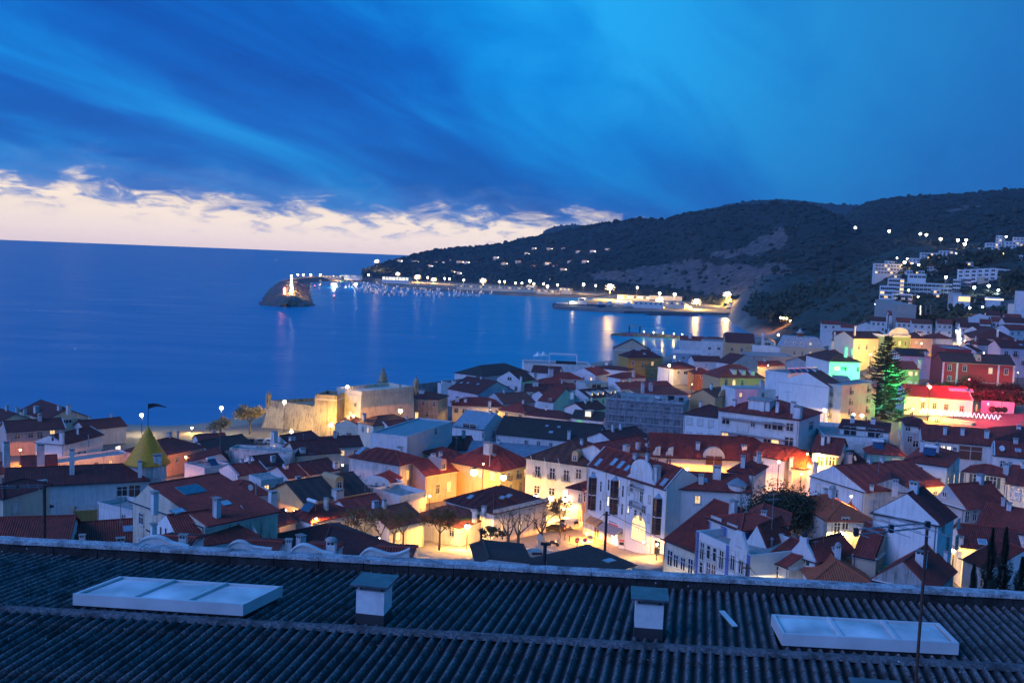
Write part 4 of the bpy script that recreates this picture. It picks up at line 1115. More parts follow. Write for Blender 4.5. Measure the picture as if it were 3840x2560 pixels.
# ---------------------------------------------------------------- houses, left third of the town
M_pv = simple('solar_glass', (0.05, 0.09, 0.16), 0.12, 0.2, var=0.3)
house('cream gabled house with dark windows cut by the left picture edge at the shore', 1, (-220, 330), (0, 402), (285, 385), roof='gx', wall='cream', tl='dark', h=7, w=[('R', 130, 405, 1.6, 1.0, 'n')], ch=[(60, 262, 310, 26)])
house('cream gabled house with five chimneys, nearest the sea at far left', 1, (165, 308), (385, 388), (705, 345), roof='gx', wall='cream', tl='dark', h=7,
  w=[('R', 525, 398, 1.7, 1.3, 'n'), ('R', 575, 396, 1.7, 1.3, 'n'), ('R', 665, 385, 0.8, 1.2, 'w')], ch=[(145, 278, 338, 28), (305, 268, 325, 40), (210, 297, 348, 30), (500, 264, 305, 34), (575, 258, 318, 34)])
house('low dark roofed house behind the yellow turret, towards the sea', 1, (720, 470), (1060, 435), dep=8, roof='gx', wall='white2', tl='dark', h=5)
house('long pinkish house with a row of small white windows below the shore gables', 1, (55, 490), (545, 458), dep=9, roof='gx', wall='pink', tl='dark', h=6.5, verge=True,
  w=[('L', 147, 527, 1.3, 1.4, 'w'), ('L', 257, 518, 1.3, 1.4, 'w'), ('L', 335, 518, 1.3, 1.8, 'w'), ('L', 440, 492, 1.2, 1.0, 'w')])
house('white gabled house with one bright white lit window left of the yellow turret', 1, (298, 572), (535, 594), (1080, 528), roof='gyv', wall='white', tl='dark', h=6.5, verge=True, floor_band=False,
  w=[('L', 443, 545, .7, 1.3, 'n'), ('R', 665, 672, .9, .9, 'w'), ('R', 712, 672, .7, 1.4, 'n'), ('R', 870, 657, 1.5, 1.5, 'w'), ('R', 990, 637, 2.0, 1.7, 'L')], ch=[(518, 485, 580, 32), (653, 455, 512, 16), (743, 518, 600, 12, 'm')])
house('white flat roofed annexe in front of the house with the bright window', 1, (700, 625), (850, 595), dep=4, roof='flat', wall='white', h=4, parapet=.3)
house('blank wall of a low flat building glowing orange left of the turret', 1, (490, 752), (1105, 665), dep=6, roof='flat', wall='white', h=4.2, parapet=.4)
house('small red roofed house with a tall white chimney at far left', 1, (190, 780), (475, 764), dep=7, roof='gx', wall='white', tl='red', h=4.2, ch=[(343, 583, 775, 60)])
house('red roofed house at the left edge behind a tall white chimney', 1, (-150, 850), (95, 825), dep=7, roof='gx', wall='white', tl='red', h=5, ch=[(52, 560, 780, 45)])
house('big white house with a long dark red roof in front of the turret', 1, (40, 950), (1245, 893), dep=10, roof='gxh', wall='white2', tl='dark', h=7,
  w=[('L', 1025, 988, 1.8, 1.8, 'w'), ('L', 1130, 985, 2.0, 2.2, 'd')], ch=[(605, 628, 842, 38), (1175, 725, 868, 32), (1320, 668, 835, 70)])
hs = house('dark brown arched annexe against the long white wall', 1, (400, 1010), (612, 1003), dep=3, d=178, roof='flat', wall='brown', h=8, parapet=.2, w=[('L', 545, 1110, 1.1, 1.6, 'w')])
for f in (0.27, 0.72): gable_front(hs, [(hs.a * f - math.cos(math.pi * i / 8) * hs.a * .2, math.sin(math.pi * i / 8) * hs.a * .24 - .05) for i in range(9)][::-1], wall='brown')
house('ochre lower storey block under the long white house', 1, (614, 1155), (1110, 1128), dep=4, d=177, roof='flat', wall='ochre', h=6, parapet=.2, w=[('L', 930, 1240, 1.2, 3.0, 'n')])
house('white slanting terrace parapet beside the cream gable', 1, (818, 1078), (1114, 1152), dep=6, d=168, roof='flat', wall='white2', h=5, parapet=.9)
house('cream house with two tall white chimneys at lower left', 1, (25, 1170), (425, 1108), dep=6, roof='hip', wall='cream', tl='dark', h=6.0, ch=[(210, 900, 1108, 66), (358, 885, 1092, 60)])
house('cream corner house cut off by the left picture edge', 1, (-220, 1010), (26, 1040), (75, 1022), roof='hip', wall='cream', tl='dark', h=8, d=120)
house('dark hip roofed house right of the yellow turret, eaves glowing', 1, (1345, 690), (1715, 612), dep=11, roof='hip', wall='rose', tl='dark', h=5.5)
h12 = house('big tiled house with a cream gable and a blue solar panel on its roof', 1, (1118, 1064), (1720, 1275), (2228, 1115), roof='gyv', ro=.22, rh=2.3, wall='cream', tl='red', h=7, dirt=.7,
  ch=[(1298, 975, 1112, 60), (1820, 1030, 1205, 62)], sk=[(1605, 978, 2.6, 2.0, M_pv), (1497, 1160, 1.3, 1.0), (1895, 1092, 1.0, 1.0)])
house('red tiled house with a white two window gable just behind the near roof', 1, (1268, 1298), (1530, 1455), (2205, 1368), roof='gyvh', rh=2.3, wall='white', tl='red', h=6,
  w=[('L', 1352, 1318, .5, .9, 'n'), ('L', 1394, 1330, .5, .9, 'n')], ch=[(1290, 1255, 1330, 50), (1542, 1348, 1452, 66)])
house('low red roof just above the near parapet at the left edge', 1, (-60, 1445), (560, 1425), dep=9, roof='gx', wall='white2', tl='red', h=4, ch=[(690, 1350, 1400, 45)])
house('low red roof with a pale roof sheet just above the near parapet', 1, (655, 1450), (1262, 1402), dep=8, roof='gx', wall='white2', tl='red', h=4, sk=[(1135, 1302, 2.6, 1.0)], ch=[(1012, 1372, 1445, 62)])
# between the turret and the fort
house('small dark gabled beach house in front of the sea', 2, (110, 684), (340, 668), dep=6, roof='gx', wall='white2', tl='dark', h=4)
house('dark roofed house beside the small beach house', 2, (205, 768), (560, 705), dep=9, roof='gx', wall='white2', tl='black', h=4)
house('stained grey concrete block with a flat roof below the beach trees', 2, (362, 737), (885, 772), (940, 742), roof='flat', wall='oldwhite', dirt=.9, h=7, parapet=.5)
house('white gabled house with paired chimneys below the fort', 2, (700, 667), (850, 700), (1142, 660), roof='gyv', wall='white', tl='dark', h=5.5, ch=[(735, 590, 652, 48), (872, 640, 700, 24), (897, 640, 700, 24)])
house('cream house with a broad dark roof left of the blue stained house', 2, (925, 796), (1290, 772), dep=10, roof='gx', wall='cream', tl='dark', h=6, ch=[(972, 735, 772, 45)])
house('small cream lean-to house with a tall white chimney', 2, (915, 832), (1066, 816), dep=4, roof='gx', wall='cream', tl='dark', h=4, ch=[(1093, 765, 840, 30)])
house('long low dark roofed house in front of the white pediment', 2, (1145, 728), (1475, 714), dep=8, roof='gx', wall='white2', tl='dark', h=4.5)
house('small white chapel-like house with a pediment beside the fort', 2, (1245, 540), (1440, 548), dep=9, roof='gyv', rh=1.5, wall='cream', tl='dark', h=5.5, w=[('L', 1320, 637, .9, .9, 'n'), ('L', 1362, 640, 1.3, 2.0, 'd'), ('L', 1272, 625, .5, 1.5, 'n')])
house('cream house with an orange lit roof right of the white pediment', 2, (1440, 510), (1568, 546), (1890, 512), roof='hip', wall='cream', tl='brown', h=6.5, w=[('L', 1480, 580, .9, 1.5, 'w'), ('L', 1522, 587, .9, 1.5, 'w')], ch=[(1490, 450, 505, 30, 'r')])
palace = house('beige two storey palace with tall windows right of the fort', 3, (5, 306), (320, 330), (447, 300), roof='hip', pitch=16, wall='beige', tl='dark', h=8.5, dirt=.8, floor_band=[4.6],
  w=[('L', 30, 342, .9, 1.5, 'w'), ('L', 110, 351, .9, 1.5, 'w'), ('L', 195, 361, .9, 1.5, 'w'), ('L', 285, 371, .9, 1.5, 'w'), ('L', 55, 445, 1.0, 1.9, 'w'), ('L', 140, 463, 1.1, 2.2, 'l'), ('L', 228, 452, 1.0, 1.9, 'w'), ('R', 375, 372, .9, 1.5, 'w'), ('R', 370, 455, .9, 1.6, 'r')], ch=[(185, 245, 275, 45)])
house('red roofed house with white verges among the left centre roofs', 2, (428, 965), (690, 925), dep=7, roof='gxv', wall='white', tl='red', h=5, verge=True)
house('pink walled terrace house with an open roof terrace and white chimney', 2, (758, 1118), (1028, 1080), dep=8, roof='flat', wall='pink', bcap='white', parapet=1.0, h=6.5, ch=[(935, 970, 1090, 40)], w=[('L', 800, 1225, .8, 1.5, 'r')])
house('white boxy roof room behind the pink terrace house', 2, (625, 1005), (812, 982), dep=5, roof='flat', wall='white', h=8, parapet=.3)
house('purple roofed house behind the white roof room', 2, (590, 890), (838, 862), dep=7, roof='gxv', wall='white', tl='dark', h=5.5, verge=True, ch=[(725, 798, 850, 40)])
house('plum roofed house with a white gable end left of the stained blue wall', 2, (858, 985), (1003, 962), dep=8, roof='gx', wall='white2', tl='dark', h=5, ch=[(830, 868, 905, 40)])
house('two low red roofs beside the foot of the stained blue wall', 2, (1042, 955), (1280, 912), dep=8, roof='gx', wall='white2', tl='dark', h=5, ch=[(1250, 855, 905, 38)])
house('low white house with solar tubes on the left centre roofs', 2, (150, 905), (360, 868), dep=7, roof='flat', wall='white2', h=5, parapet=.5)
house('white gabled house with a flat terrace left of centre', 2, (20, 852), (355, 842), dep=7, roof='gy', ro=.8, wall='white', tl='dark', h=5, ch=[(398, 812, 850, 36)])
house('red hip roofed house behind the solar panel roof', 2, (345, 1150), (702, 1116), dep=9, roof='hip', wall='white2', tl='red', h=6, ch=[(580, 1045, 1190, 40, 'm')])
h24 = house('old house with a black tiled roof and an ornate orange dormer', 2, (985, 1186), (1535, 1092), dep=11, roof='gx', wall='orange', tl='black', h=6.5, ch=[(1268, 1078, 1150, 78)])
dormer(h24, 2, 1282, 1092, 1.7, 1.9, 'w', 'orange', 'arch')
h25 = house('white house with a curved gable and dark green shutters', 2, (1462, 1046), (1708, 1066), dep=9, roof='gy', rh=1.3, o=0.0, wall='white', tl='red', h=5.5, w=[('L', 1530, 1078, .9, 1.7, 's'), ('L', 1625, 1072, 1.0, 2.0, 's')], ch=[(1443, 968, 1030, 36)])
gable_front(h25, [(-.1, -.3)] + [(h25.a * (.5 - .5 * math.cos(math.pi * i / 12)), 1.95 * math.sin(math.pi * i / 12) ** .8) for i in range(13)] + [(h25.a + .1, -.3)], wall='white', y=-.05)
house('cream terrace wall with a lit shuttered window under the curved gable', 2, (1530, 1108), (1797, 1084), dep=5, roof='flat', wall='cream', h=5, parapet=.9, w=[('L', 1742, 1208, 1.2, 1.3, 'ls')])
house('small white roof room between the curved gable and the pink facade', 2, (1700, 1037), (1828, 1022), dep=6, roof='flat', wall='white', h=6, parapet=.3)
house('white flat terrace house below the pink facade with two lit windows', 2, (1793, 1142), (2014, 1100), dep=8, roof='flat', wall='white', h=5.5, parapet=.8)
h26 = house('long house with a blue stained side wall and a pink front with two lit windows', 2, (1365, 806), (1792, 878), (2018, 832), roof='hip', wall='oldwhite', tl='red', dirt=.8, h=8,
  w=[('R', 1855, 962, 1.0, 1.9, 'o'), ('R', 1950, 942, 1.0, 1.9, 'o')], sk=[(1462, 762, 1.0, 2.6)], ch=[(1790, 722, 760, 40)])
house('red hip roofed house with one lit window behind the bare trees', 2, (842, 1287), (1045, 1354), (1418, 1272), d=150, roof='hip', wall='white', tl='red', h=5.5, w=[('R', 1185, 1405, 1.0, 1.4, 'l'), ('R', 1345, 1380, .9, 1.3, 'w')])
house('yellowish walled house with a stained parapet below the solar panel roof', 2, (330, 1375), (780, 1275), dep=6, roof='flat', wall='yellow', dirt=.9, h=5, parapet=.8, w=[('L', 640, 1425, 1.6, 1.6, 'r')], ch=[(720, 1090, 1290, 62)])
house('small pink house with a purple roof right of the stained parapet', 2, (765, 1388), (915, 1350), dep=6, roof='gx', wall='pink', tl='dark', h=4.5)
house('red roofed house in front of the black roof with the dormer', 6, (970, 758), (1265, 703), dep=9, d=164, roof='gx', wall='white', tl='red', h=5.5, w=[('L', 1105, 812, .9, 1.4, 'w'), ('L', 1205, 790, .9, 1.4, 'w')], ch=[(1135, 618, 690, 44), (1215, 652, 695, 70)])
house('low red roofed house with bare trees before its white wall', 6, (1256, 846), (1548, 774), dep=9, d=163, roof='gx', wall='white', tl='brown', h=5)
house('large brown tiled house with a striped hip roof left of the square', 6, (1440, 748), (1842, 840), (2132, 757), d=165, roof='hip', pitch=23, wall='white', tl='brown', h=4.5, w=[('L', 1780, 878, 1.0, 1.7, 'w')], ch=[(1970, 688, 765, 36)])
house('wide dark tiled roof with a pale hip line just above the near parapet', 6, (185, 930), (640, 1135), (1418, 1037), roof='hip', pitch=20, wall='white2', tl='dark', h=5, d=104, ch=[(405, 935, 1055, 55), (512, 900, 980, 75), (763, 940, 1070, 85, 'r')])
h34 = house('dark roofed house with a white panelled frieze facing the bare plane trees', 7, (-60, 722), (342, 834), (818, 738), d=168, roof='hip', pitch=23, wall='white', tl='dark', h=5.5, dirt=.55,
  w=[('R', 405, 952, .6, 1.9, 'l'), ('R', 560, 950, .8, 1.8, 'w'), ('R', 690, 930, .8, 1.8, 'w')], sk=[(145, 702, .9, 1.0), (410, 705, .8, .7), (465, 692, .8, .9)], ch=[(178, 800, 872, 36), (258, 770, 822, 34)])
fb = MB(); fb.box(h34.a - .05, h34.a + .22, -0.2, h34.b + .2, h34.H - .75, h34.H + .55); fb.obj('frieze', plaster('oldwhite', .5), h34.root)
for i in range(9):
 y0 = h34.b * (i + .12) / 9; MB().box(h34.a + .22, h34.a + .27, y0, y0 + h34.b * .085, h34.H - .15, h34.H + .32).obj('frieze_panel', plaster('white', .2), h34.root)
# ---------------------------------------------------------------- houses, centre
h36 = house('rose walled house with a scrolled dormer beside the yellow corner house', 3, (218, 964), (478, 923), dep=9, roof='gx', wall='rose', tl='red', h=6.2, w=[('L', 318, 1082, 1.0, 2.0, 'w'), ('L', 410, 1060, 1.0, 2.0, 'w')])
dormer(h36, 3, 366, 925, 1.5, 1.8, 'w', 'rose', 'arch')
house('cream house with a lit upper window left of the yellow corner house', 3, (385, 838), (594, 818), dep=10, roof='hip', wall='cream', tl='red', h=7.5, w=[('L', 478, 884, .9, 1.5, 'L'), ('L', 475, 1000, .9, 1.9, 'l')], ch=[(340, 765, 808, 28)])
house('yellow corner house under a big red hip roof, lamps on its walls', 3, (425, 843), (848, 926), (1120, 860), roof='hip', wall='yellow', tl='red', h=7.0, rh=3.7,
  w=[('L', 597, 930, .7, 1.4, 'w'), ('L', 675, 952, .9, 1.6, 'l'), ('L', 777, 970, 1.0, 1.7, 'l'), ('R', 912, 975, .8, 1.7, 'wb'), ('R', 990, 957, .9, 1.8, 'wb'), ('R', 1050, 945, .9, 1.6, 'wb'), ('R', 1012, 1065, .9, 2.2, 'd'), ('R', 930, 1075, .8, 1.6, 'w')],
  ch=[(738, 682, 755, 62), (752, 790, 890, 12, 'm')], sk=[(790, 793, .6, .7)])
grand = house('grand cream building with tall balcony windows, flagpoles and floodlit ground floor', 3, (1062, 814), (1585, 887), dep=17, roof='hip', wall='cream', tl='brown', h=9.5, pitch=25,
  w=[('L', 1155, 935, 1.2, 2.3, 'wb'), ('L', 1280, 952, 1.2, 2.3, 'wb'), ('L', 1397, 968, 1.2, 2.3, 'wb'), ('L', 1500, 955, 1.2, 2.0, 'w'), ('L', 1150, 1085, 1.3, 1.6, 'w'), ('L', 1275, 1105, 1.3, 1.6, 'w'), ('L', 1392, 1122, 1.3, 1.6, 'L'), ('L', 1145, 1150, 1.4, 1.6, 'L'), ('L', 1270, 1165, 1.4, 1.5, 'L'), ('L', 1388, 1175, 1.4, 1.4, 'L')])
dormer(grand, 3, 1466, 850, 1.3, 1.6, 'n', 'orange', 'arch')
for i, (x, y) in enumerate(((1150, 985), (1262, 1000), (1378, 1010))):
 p = grand.hit_wall('L', *kp(3, (x, y))); P0 = grand.PA + grand.ex * p.x + grand.ey * -0.05; P0.z = grand.zg + p.z
 P1 = P0 - grand.ey * 1.3 - grand.ex * 1.0; P1.z += 4.6
 o = MB().tube((0, 0, 0), P1 - P0, .07, .05, 6).obj('flagpole', M_white, None, P0); tag(o, ['leftmost', 'middle', 'rightmost'][i] + ' slanting white flagpole on the grand cream building', 'flagpole', 'flagpoles on the grand building')
M_metal = simple('roof_metal', (0.36, 0.40, 0.44), 0.4, 0.3, var=0.15, scale=1.0)
M_metal2 = simple('roof_metal_grey', (0.26, 0.29, 0.32), 0.45, 0.3, var=0.2, scale=1.0)
house('white shed with a smooth blue grey metal roof in the middle of town', 3, (440, 548), (705, 580), (912, 518), roof='gxv', rh=3.2, wall='white2', tl=M_metal, h=8.5, w=[('L', 585, 555, 4.0, 1.2, 'w'), ('R', 783, 622, 1.0, 2.0, 'n'), ('L', 700, 630, .8, 1.4, 'n')])
house('long pale side wall running left from the blue grey metal shed', 3, (62, 642), (442, 512), dep=9, roof='flat', wall='white2', h=7, parapet=.3, flatmat=M_metal2, w=[('L', 300, 600, 1.2, 1.4, 'n')], d=235)
house('long black tiled hall roof in the centre of town', 3, (808, 612), (1640, 692), dep=13, roof='gx', rh=3.6, wall='white2', tl='black', h=6, ch=[(1418, 590, 660, 26)], sk=[(1235, 552, .7, .6), (1335, 562, .7, .6), (1268, 605, 1.0, .8)])
house('low building with a grey corrugated metal roof before the black hall', 3, (560, 792), (1290, 850), dep=12, roof='gx', rh=2.2, wall='white2', tl=M_metal2, h=5, d=224)
house('small red roofed house in front of the pale shed wall', 3, (212, 716), (440, 692), dep=8, roof='gx', wall='white', tl='red', h=5)
house('red roofed house behind the yellow corner house', 3, (390, 752), (640, 745), dep=10, roof='gx', wall='white2', tl='red', h=6.5)
house('dark red roof beside the long pink fronted house', 3, (30, 770), (330, 752), dep=9, roof='gx', wall='white2', tl='dark', h=6)
house('red roofed house with dormers left of the pale shed wall', 3, (-75, 585), (190, 560), dep=8, roof='gxv', wall='white2', tl='red', h=5.5)
house('cream house with dark windows and a glass canopy in the lit lane', 3, (440, 374), (862, 387), dep=9, roof='hip', wall='cream', tl='red', h=5.5, w=[('L', 472, 422, 1.3, 1.6, 'n'), ('L', 540, 427, 1.3, 1.6, 'n'), ('L', 815, 430, 1.2, 1.3, 'n')], ch=[(480, 305, 345, 30), (550, 320, 348, 25), (752, 340, 386, 25)])
house('yellow house under a low hip roof, left of the green lit shutters', 3, (830, 410), (1050, 442), (1160, 412), roof='hip', wall='yellow', tl='red', h=5.5, w=[('L', 893, 455, 1.2, 1.4, 'n'), ('L', 1010, 472, 1.3, 1.4, 'n')])
house('cream house with two green lit shutters in the lit lane', 3, (1052, 454), (1407, 492), (1457, 466), roof='hip', wall='cream', tl='dark', h=5.5, w=[('L', 1270, 512, 1.8, 1.0, 'G'), ('L', 1375, 520, 1.8, 1.0, 'G')])
house('white house with a bright green lit door left of the scaffolding', 3, (1442, 480), (1700, 505), dep=8, roof='gx', wall='white', tl='black', h=5.5, w=[('L', 1508, 520, 1.8, 1.4, 'G'), ('L', 1610, 548, 1.4, 1.6, 'n')])
house('small lit glazed roof room left of the scaffolding', 3, (1555, 425), (1605, 430), dep=3, roof='flat', wall='cream', h=8, parapet=.2, w=[('L', 1580, 455, 1.8, 2.2, 'L')])
# tightly packed roofs towards the water
house('grey gabled house with a brown roof above the cream canopy house', 3, (718, 322), (864, 362), (1064, 330), roof='gyv', wall='grey', tl='brown', h=6)
house('blue grey house with a blank gable turned to the right', 3, (1165, 335), (1290, 350), (1572, 318), roof='gx', wall='white2', tl='red', h=7, w=[('L', 1262, 340, 1.2, 1.8, 'n')], ch=[(1450, 262, 305, 30)])
house('tall white gabled house with a wide attic window near the water', 3, (815, 152), (1015, 178), (1118, 160), roof='gyv', rh=3.2, wall='white2', tl='dark', h=9, w=[('L', 920, 155, 1.9, 1.2, 'w'), ('L', 912, 232, 1.2, 1.6, 'n'), ('L', 975, 238, 1.4, 1.8, 'n')], ch=[(1015, 135, 215, 16)])
house('lilac walled house with three roof windows right of the fort', 3, (405, 237), (652, 284), (802, 228), roof='gx', wall='lilac', tl='dark', h=6, sk=[(515, 190, .9, .9), (572, 192, .9, .9), (655, 202, .9, .9)])
house('white chimney blocks house at the seawall right of the fort', 3, (345, 205), (480, 205), dep=6, roof='flat', wall='white', h=5, ch=[(370, 168, 210, 42), (452, 162, 200, 36)])
house('wide dark hip roof standing alone at the waterfront', 3, (690, 135), (1085, 95), dep=16, roof='hip', wall='white2', tl='black', h=5)
house('red roof with a white gable beside the waterfront terrace', 3, (1105, 98), (1330, 112), (1402, 92), roof='gx', wall='white', tl='dark', h=5)
house('red roofed house with a thick white chimney near the terrace', 3, (1290, 152), (1532, 154), dep=9, roof='hip', wall='cream', tl='red', h=5, ch=[(1265, 70, 140, 38)], w=[('L', 1475, 180, 1.2, 1.0, 'n')])
house('low red roof in front of the thick white chimney', 3, (1205, 198), (1402, 190), dep=8, roof='hip', wall='cream', tl='red', h=4.5, ch=[(1130, 105, 150, 30)])
house('dark roofed house with a curved yellow lit gable', 3, (1060, 256), (1290, 264), dep=9, roof='gx', wall='cream', tl='dark', h=6, ch=[(1125, 178, 215, 22), (1150, 178, 215, 22), (1268, 225, 255, 25)])
house('white gabled house with a red roof sloping right near the terrace', 3, (1450, 106), (1640, 127), (1758, 108), roof='gyv', wall='white2', tl='red', h=6)
h42l = house('dark roof with a row of tiny lit dormers left of the scaffolding', 3, (1578, 318), (1835, 292), dep=10, roof='gxv', wall='white2', tl='dark', h=6, verge=True)
for x, y in ((1612, 300), (1662, 296), (1705, 292), (1772, 284), (1806, 280)): dormer(h42l, 3, x, y, 1.1, 1.2, 'l', 'white', 'flat')
house('plain dark roof below the row of tiny dormers', 3, (1560, 425), (1738, 402), dep=9, roof='gx', wall='white2', tl='dark', h=5)
house('white gable house with a long red roof behind the tiny dormers', 3, (1752, 214), (1850, 238), (2150, 192), roof='gyv', wall='white2', tl='red', h=6)
house('small red hip roofed house above the long red roof', 3, (1850, 152), (2062, 142), dep=8, roof='hip', wall='white2', tl='red', h=5.5, ch=[(1960, 100, 140, 22)])
house('white low seafront house under the ochre villa', 3, (1635, 62), (1912, 88), dep=9, roof='hip', pitch=15, wall='white', tl='dark', h=5, ch=[(1735, 8, 40, 22)])
house('roof terrace pavilion with dark awning in the middle roofs', 3, (1560, 195), (1750, 190), dep=7, roof='flat', wall='grey', h=8, parapet=.2, w=[('L', 1650, 215, 4, 1.4, 'n')])
house('dim red roof between the lilac house and the tall white gable', 3, (655, 292), (835, 258), dep=7, roof='gx', wall='pink', tl='red', h=5)
house('low red roof behind the blue grey blank gable', 3, (1220, 300), (1400, 285), dep=7, roof='gx', wall='white2', tl='red', h=5.5)
house('red roof and white wall right of the blue grey blank gable', 3, (1290, 250), (1500, 235), dep=7, roof='gx', wall='white2', tl='red', h=5)
wt = house('white flat seafront terrace building carrying two tents and a frame', 'H', (172, 210), (825, 232), dep=16, roof='flat', wall='white', h=5, parapet=.6)
def local_at(hs, K, x, y, z):    # place on the flat roof
 p = at_z(*kp(K, (x, y)), z); return p
zt_ = wt.ze - .5
for i, (x, y) in enumerate(((305, 185), (358, 182))):
 P = local_at(wt, 'H', x, y, zt_); t = empty('tent', P); tag(t, ['left', 'right'][i] + ' of the two white peaked tents on the seafront terrace', 'tent', 'tents on the terrace')
 MB().lathe([(2.6, 2.2), (2.5, 2.4), (1.2, 3.1), (.15, 4.3)], k=4).obj('canopy', M_white, t)
 for sx in (-1, 1):
  for sy in (-1, 1): MB().tube((sx * 1.7, sy * 1.7, 0), (sx * 1.7, sy * 1.7, 2.3), .05, k=4).obj('pole', M_white, t)
P = local_at(wt, 'H', 552, 222, zt_); fr_ = empty('stage_frame', P); tag(fr_, 'pale rectangular stage frame standing on the seafront terrace', 'frame')
sc_ = P.y / F_PX / 2.6133; Wf = 135 * sc_; Hf = 90 * sc_
for sx in (-1, 1):
 for y in (0, 5): MB().box(sx * Wf - .12, sx * Wf + .12, y, y + .24, 0, Hf).obj('post', M_white, fr_)
for y in (0, 5): MB().box(-Wf, Wf, y + .01, y + .23, Hf, Hf + .35).obj('beam', M_white, fr_)
MB().box(-Wf * .5, Wf * .98, 1.5, 4, 0, 1.2).obj('stage', M_dark, fr_)
# ---------------------------------------------------------------- scaffolded building
scaf = house('grey building wrapped in scaffolding and mesh netting', 'H', (985, 566), (1735, 622), (2052, 562), roof='flat', wall='grey2', h=13, parapet=.4, dirt=.8, grid=(7, 4, 1.8, 1.9, ['n', 'n', 'p']))
def scaffold(hs):
 root = empty('scaffolding', (hs.PA.x, hs.PA.y, hs.zg), math.atan2(hs.ex.y, hs.ex.x)); tag(root, 'tube scaffolding with pale netting round the grey building', 'scaffolding')
 a, H = hs.a, hs.H + 1.6; n = int(a / 2.4); off = 1.1
 for i in range(n + 1):
  x = a * i / n
  for y in (-off, -.25): MB().tube((x, y, 0), (x, y, H), .085, k=5).obj('standard', M_grey, root)
 z = 2.0; lv = []
 while z < H: lv.append(z); z += 2.0
 for z in lv:
  for y in (-off, -.25):
   MB().tube((-.4, y, z), (a + .4, y, z), .075, k=5).obj('ledger', M_grey, root)
  MB().tube((-.4, -off, z + 1.0), (a + .4, -off, z + 1.0), .045, k=5).obj('guard_rail', M_grey, root)
  MB().box(-.3, a + .3, -off + .1, -.3, z - .06, z).obj('deck', M_brownp, root)
 for i in range(0, n, 2): MB().tube((a * i / n, -off - .03, 0.3), (a * (i + 1) / n, -off - .03, 6), .04, k=4).obj('brace', M_grey, root)
 m, nt, b = newmat('netting'); m.node_tree.nodes.remove(b); o_ = [x for x in nt.nodes if x.type == 'OUTPUT_MATERIAL'][0]
 tr = nd(nt, 'ShaderNodeBsdfTransparent'); df = nd(nt, 'ShaderNodeBsdfDiffuse'); df.inputs[0].default_value = (.6, .6, .64, 1); mx = nd(nt, 'ShaderNodeMixShader')
 tc = nd(nt, 'ShaderNodeTexCoord'); n1 = nd(nt, 'ShaderNodeTexNoise', i_Scale=.7, i_Detail=4.0); ln(nt, tc.outputs['Object'], n1.inputs['Vector'])
 ln(nt, mrange(nt, n1.outputs[0], .3, .7, .10, .34), mx.inputs[0]); ln(nt, tr.outputs[0], mx.inputs[1]); ln(nt, df.outputs[0], mx.inputs[2]); ln(nt, mx.outputs[0], o_.inputs[0])
 k = max(3, int(a / 3))
 for i in range(k):
  x0, x1 = a * i / k, a * (i + 1) / k; mb = MB(); q = 6
  for j in range(q + 1):
   for l in range(q + 1): mb.v.append((x0 + (x1 - x0) * l / q, -off - .08 - .12 * math.sin(math.pi * l / q) * abs(noise.noise(Vector((i * 3 + l * .4, j * .5, 1)))) * 2, 3.0 + (H - 3.6) * j / q))
  for j in range(q):
   for l in range(q): mb.f.append((j * (q + 1) + l, j * (q + 1) + l + 1, (j + 1) * (q + 1) + l + 1, (j + 1) * (q + 1) + l)); mb.m.append(0)
  mb.obj('net', m, root)
scaffold(scaf)
rr_ = random.Random(12)
stk = []
for i in range(16):      # builders' material stacked on the open deck
 x, y = rr_.uniform(.06, .94) * scaf.a, rr_.uniform(.15, .85) * scaf.b; P = scaf.PA + scaf.ex * x + scaf.ey * y; P.z = scaf.ze - .37
 w_, d_, h_ = rr_.uniform(.6, 2.2), rr_.uniform(.6, 1.4), rr_.uniform(.4, 1.3); mb = MB()
 for q in range(3): mb.box(-w_ / 2 + .06 * q, w_ / 2 - .04 * q, -d_ / 2, d_ / 2 - .05 * q, h_ * q / 3, h_ * (q + .9) / 3)
 stk.append(mb.obj('material_stack', rr_.choice([M_grey, M_brownp, M_conc, M_white, M_dark]), None, P, rr_.uniform(-.4, .4))); tag(stk[-1], "builders' material stacked on the open roof deck of the scaffolded building", 'stack', 'stacks on the scaffolded roof')
rank_labels(stk, "builders' material stack on the scaffolded building's roof deck")
house('broad brown hip roof right behind the scaffolded building', 'H', (1290, 505), (1775, 512), (2042, 482), roof='hip', wall='white2', tl='brown', h=11, ch=[(1330, 405, 500, 30, 'r'), (1410, 410, 480, 34, 'r')])
hA = house('orange lit building with a round arched emblem in its gable', 'H', (2045, 545), (2225, 520), dep=9, roof='gx', wall='orange', tl='brown', h=9, w=[('L', 2140, 520, 1.6, 1.2, 'a')])
gable_front(hA, [(hA.a * (.5 - .32 * math.cos(math.pi * i / 10)), 2.2 * math.sin(math.pi * i / 10) - .1) for i in range(11)], wall='orange', y=-.1)
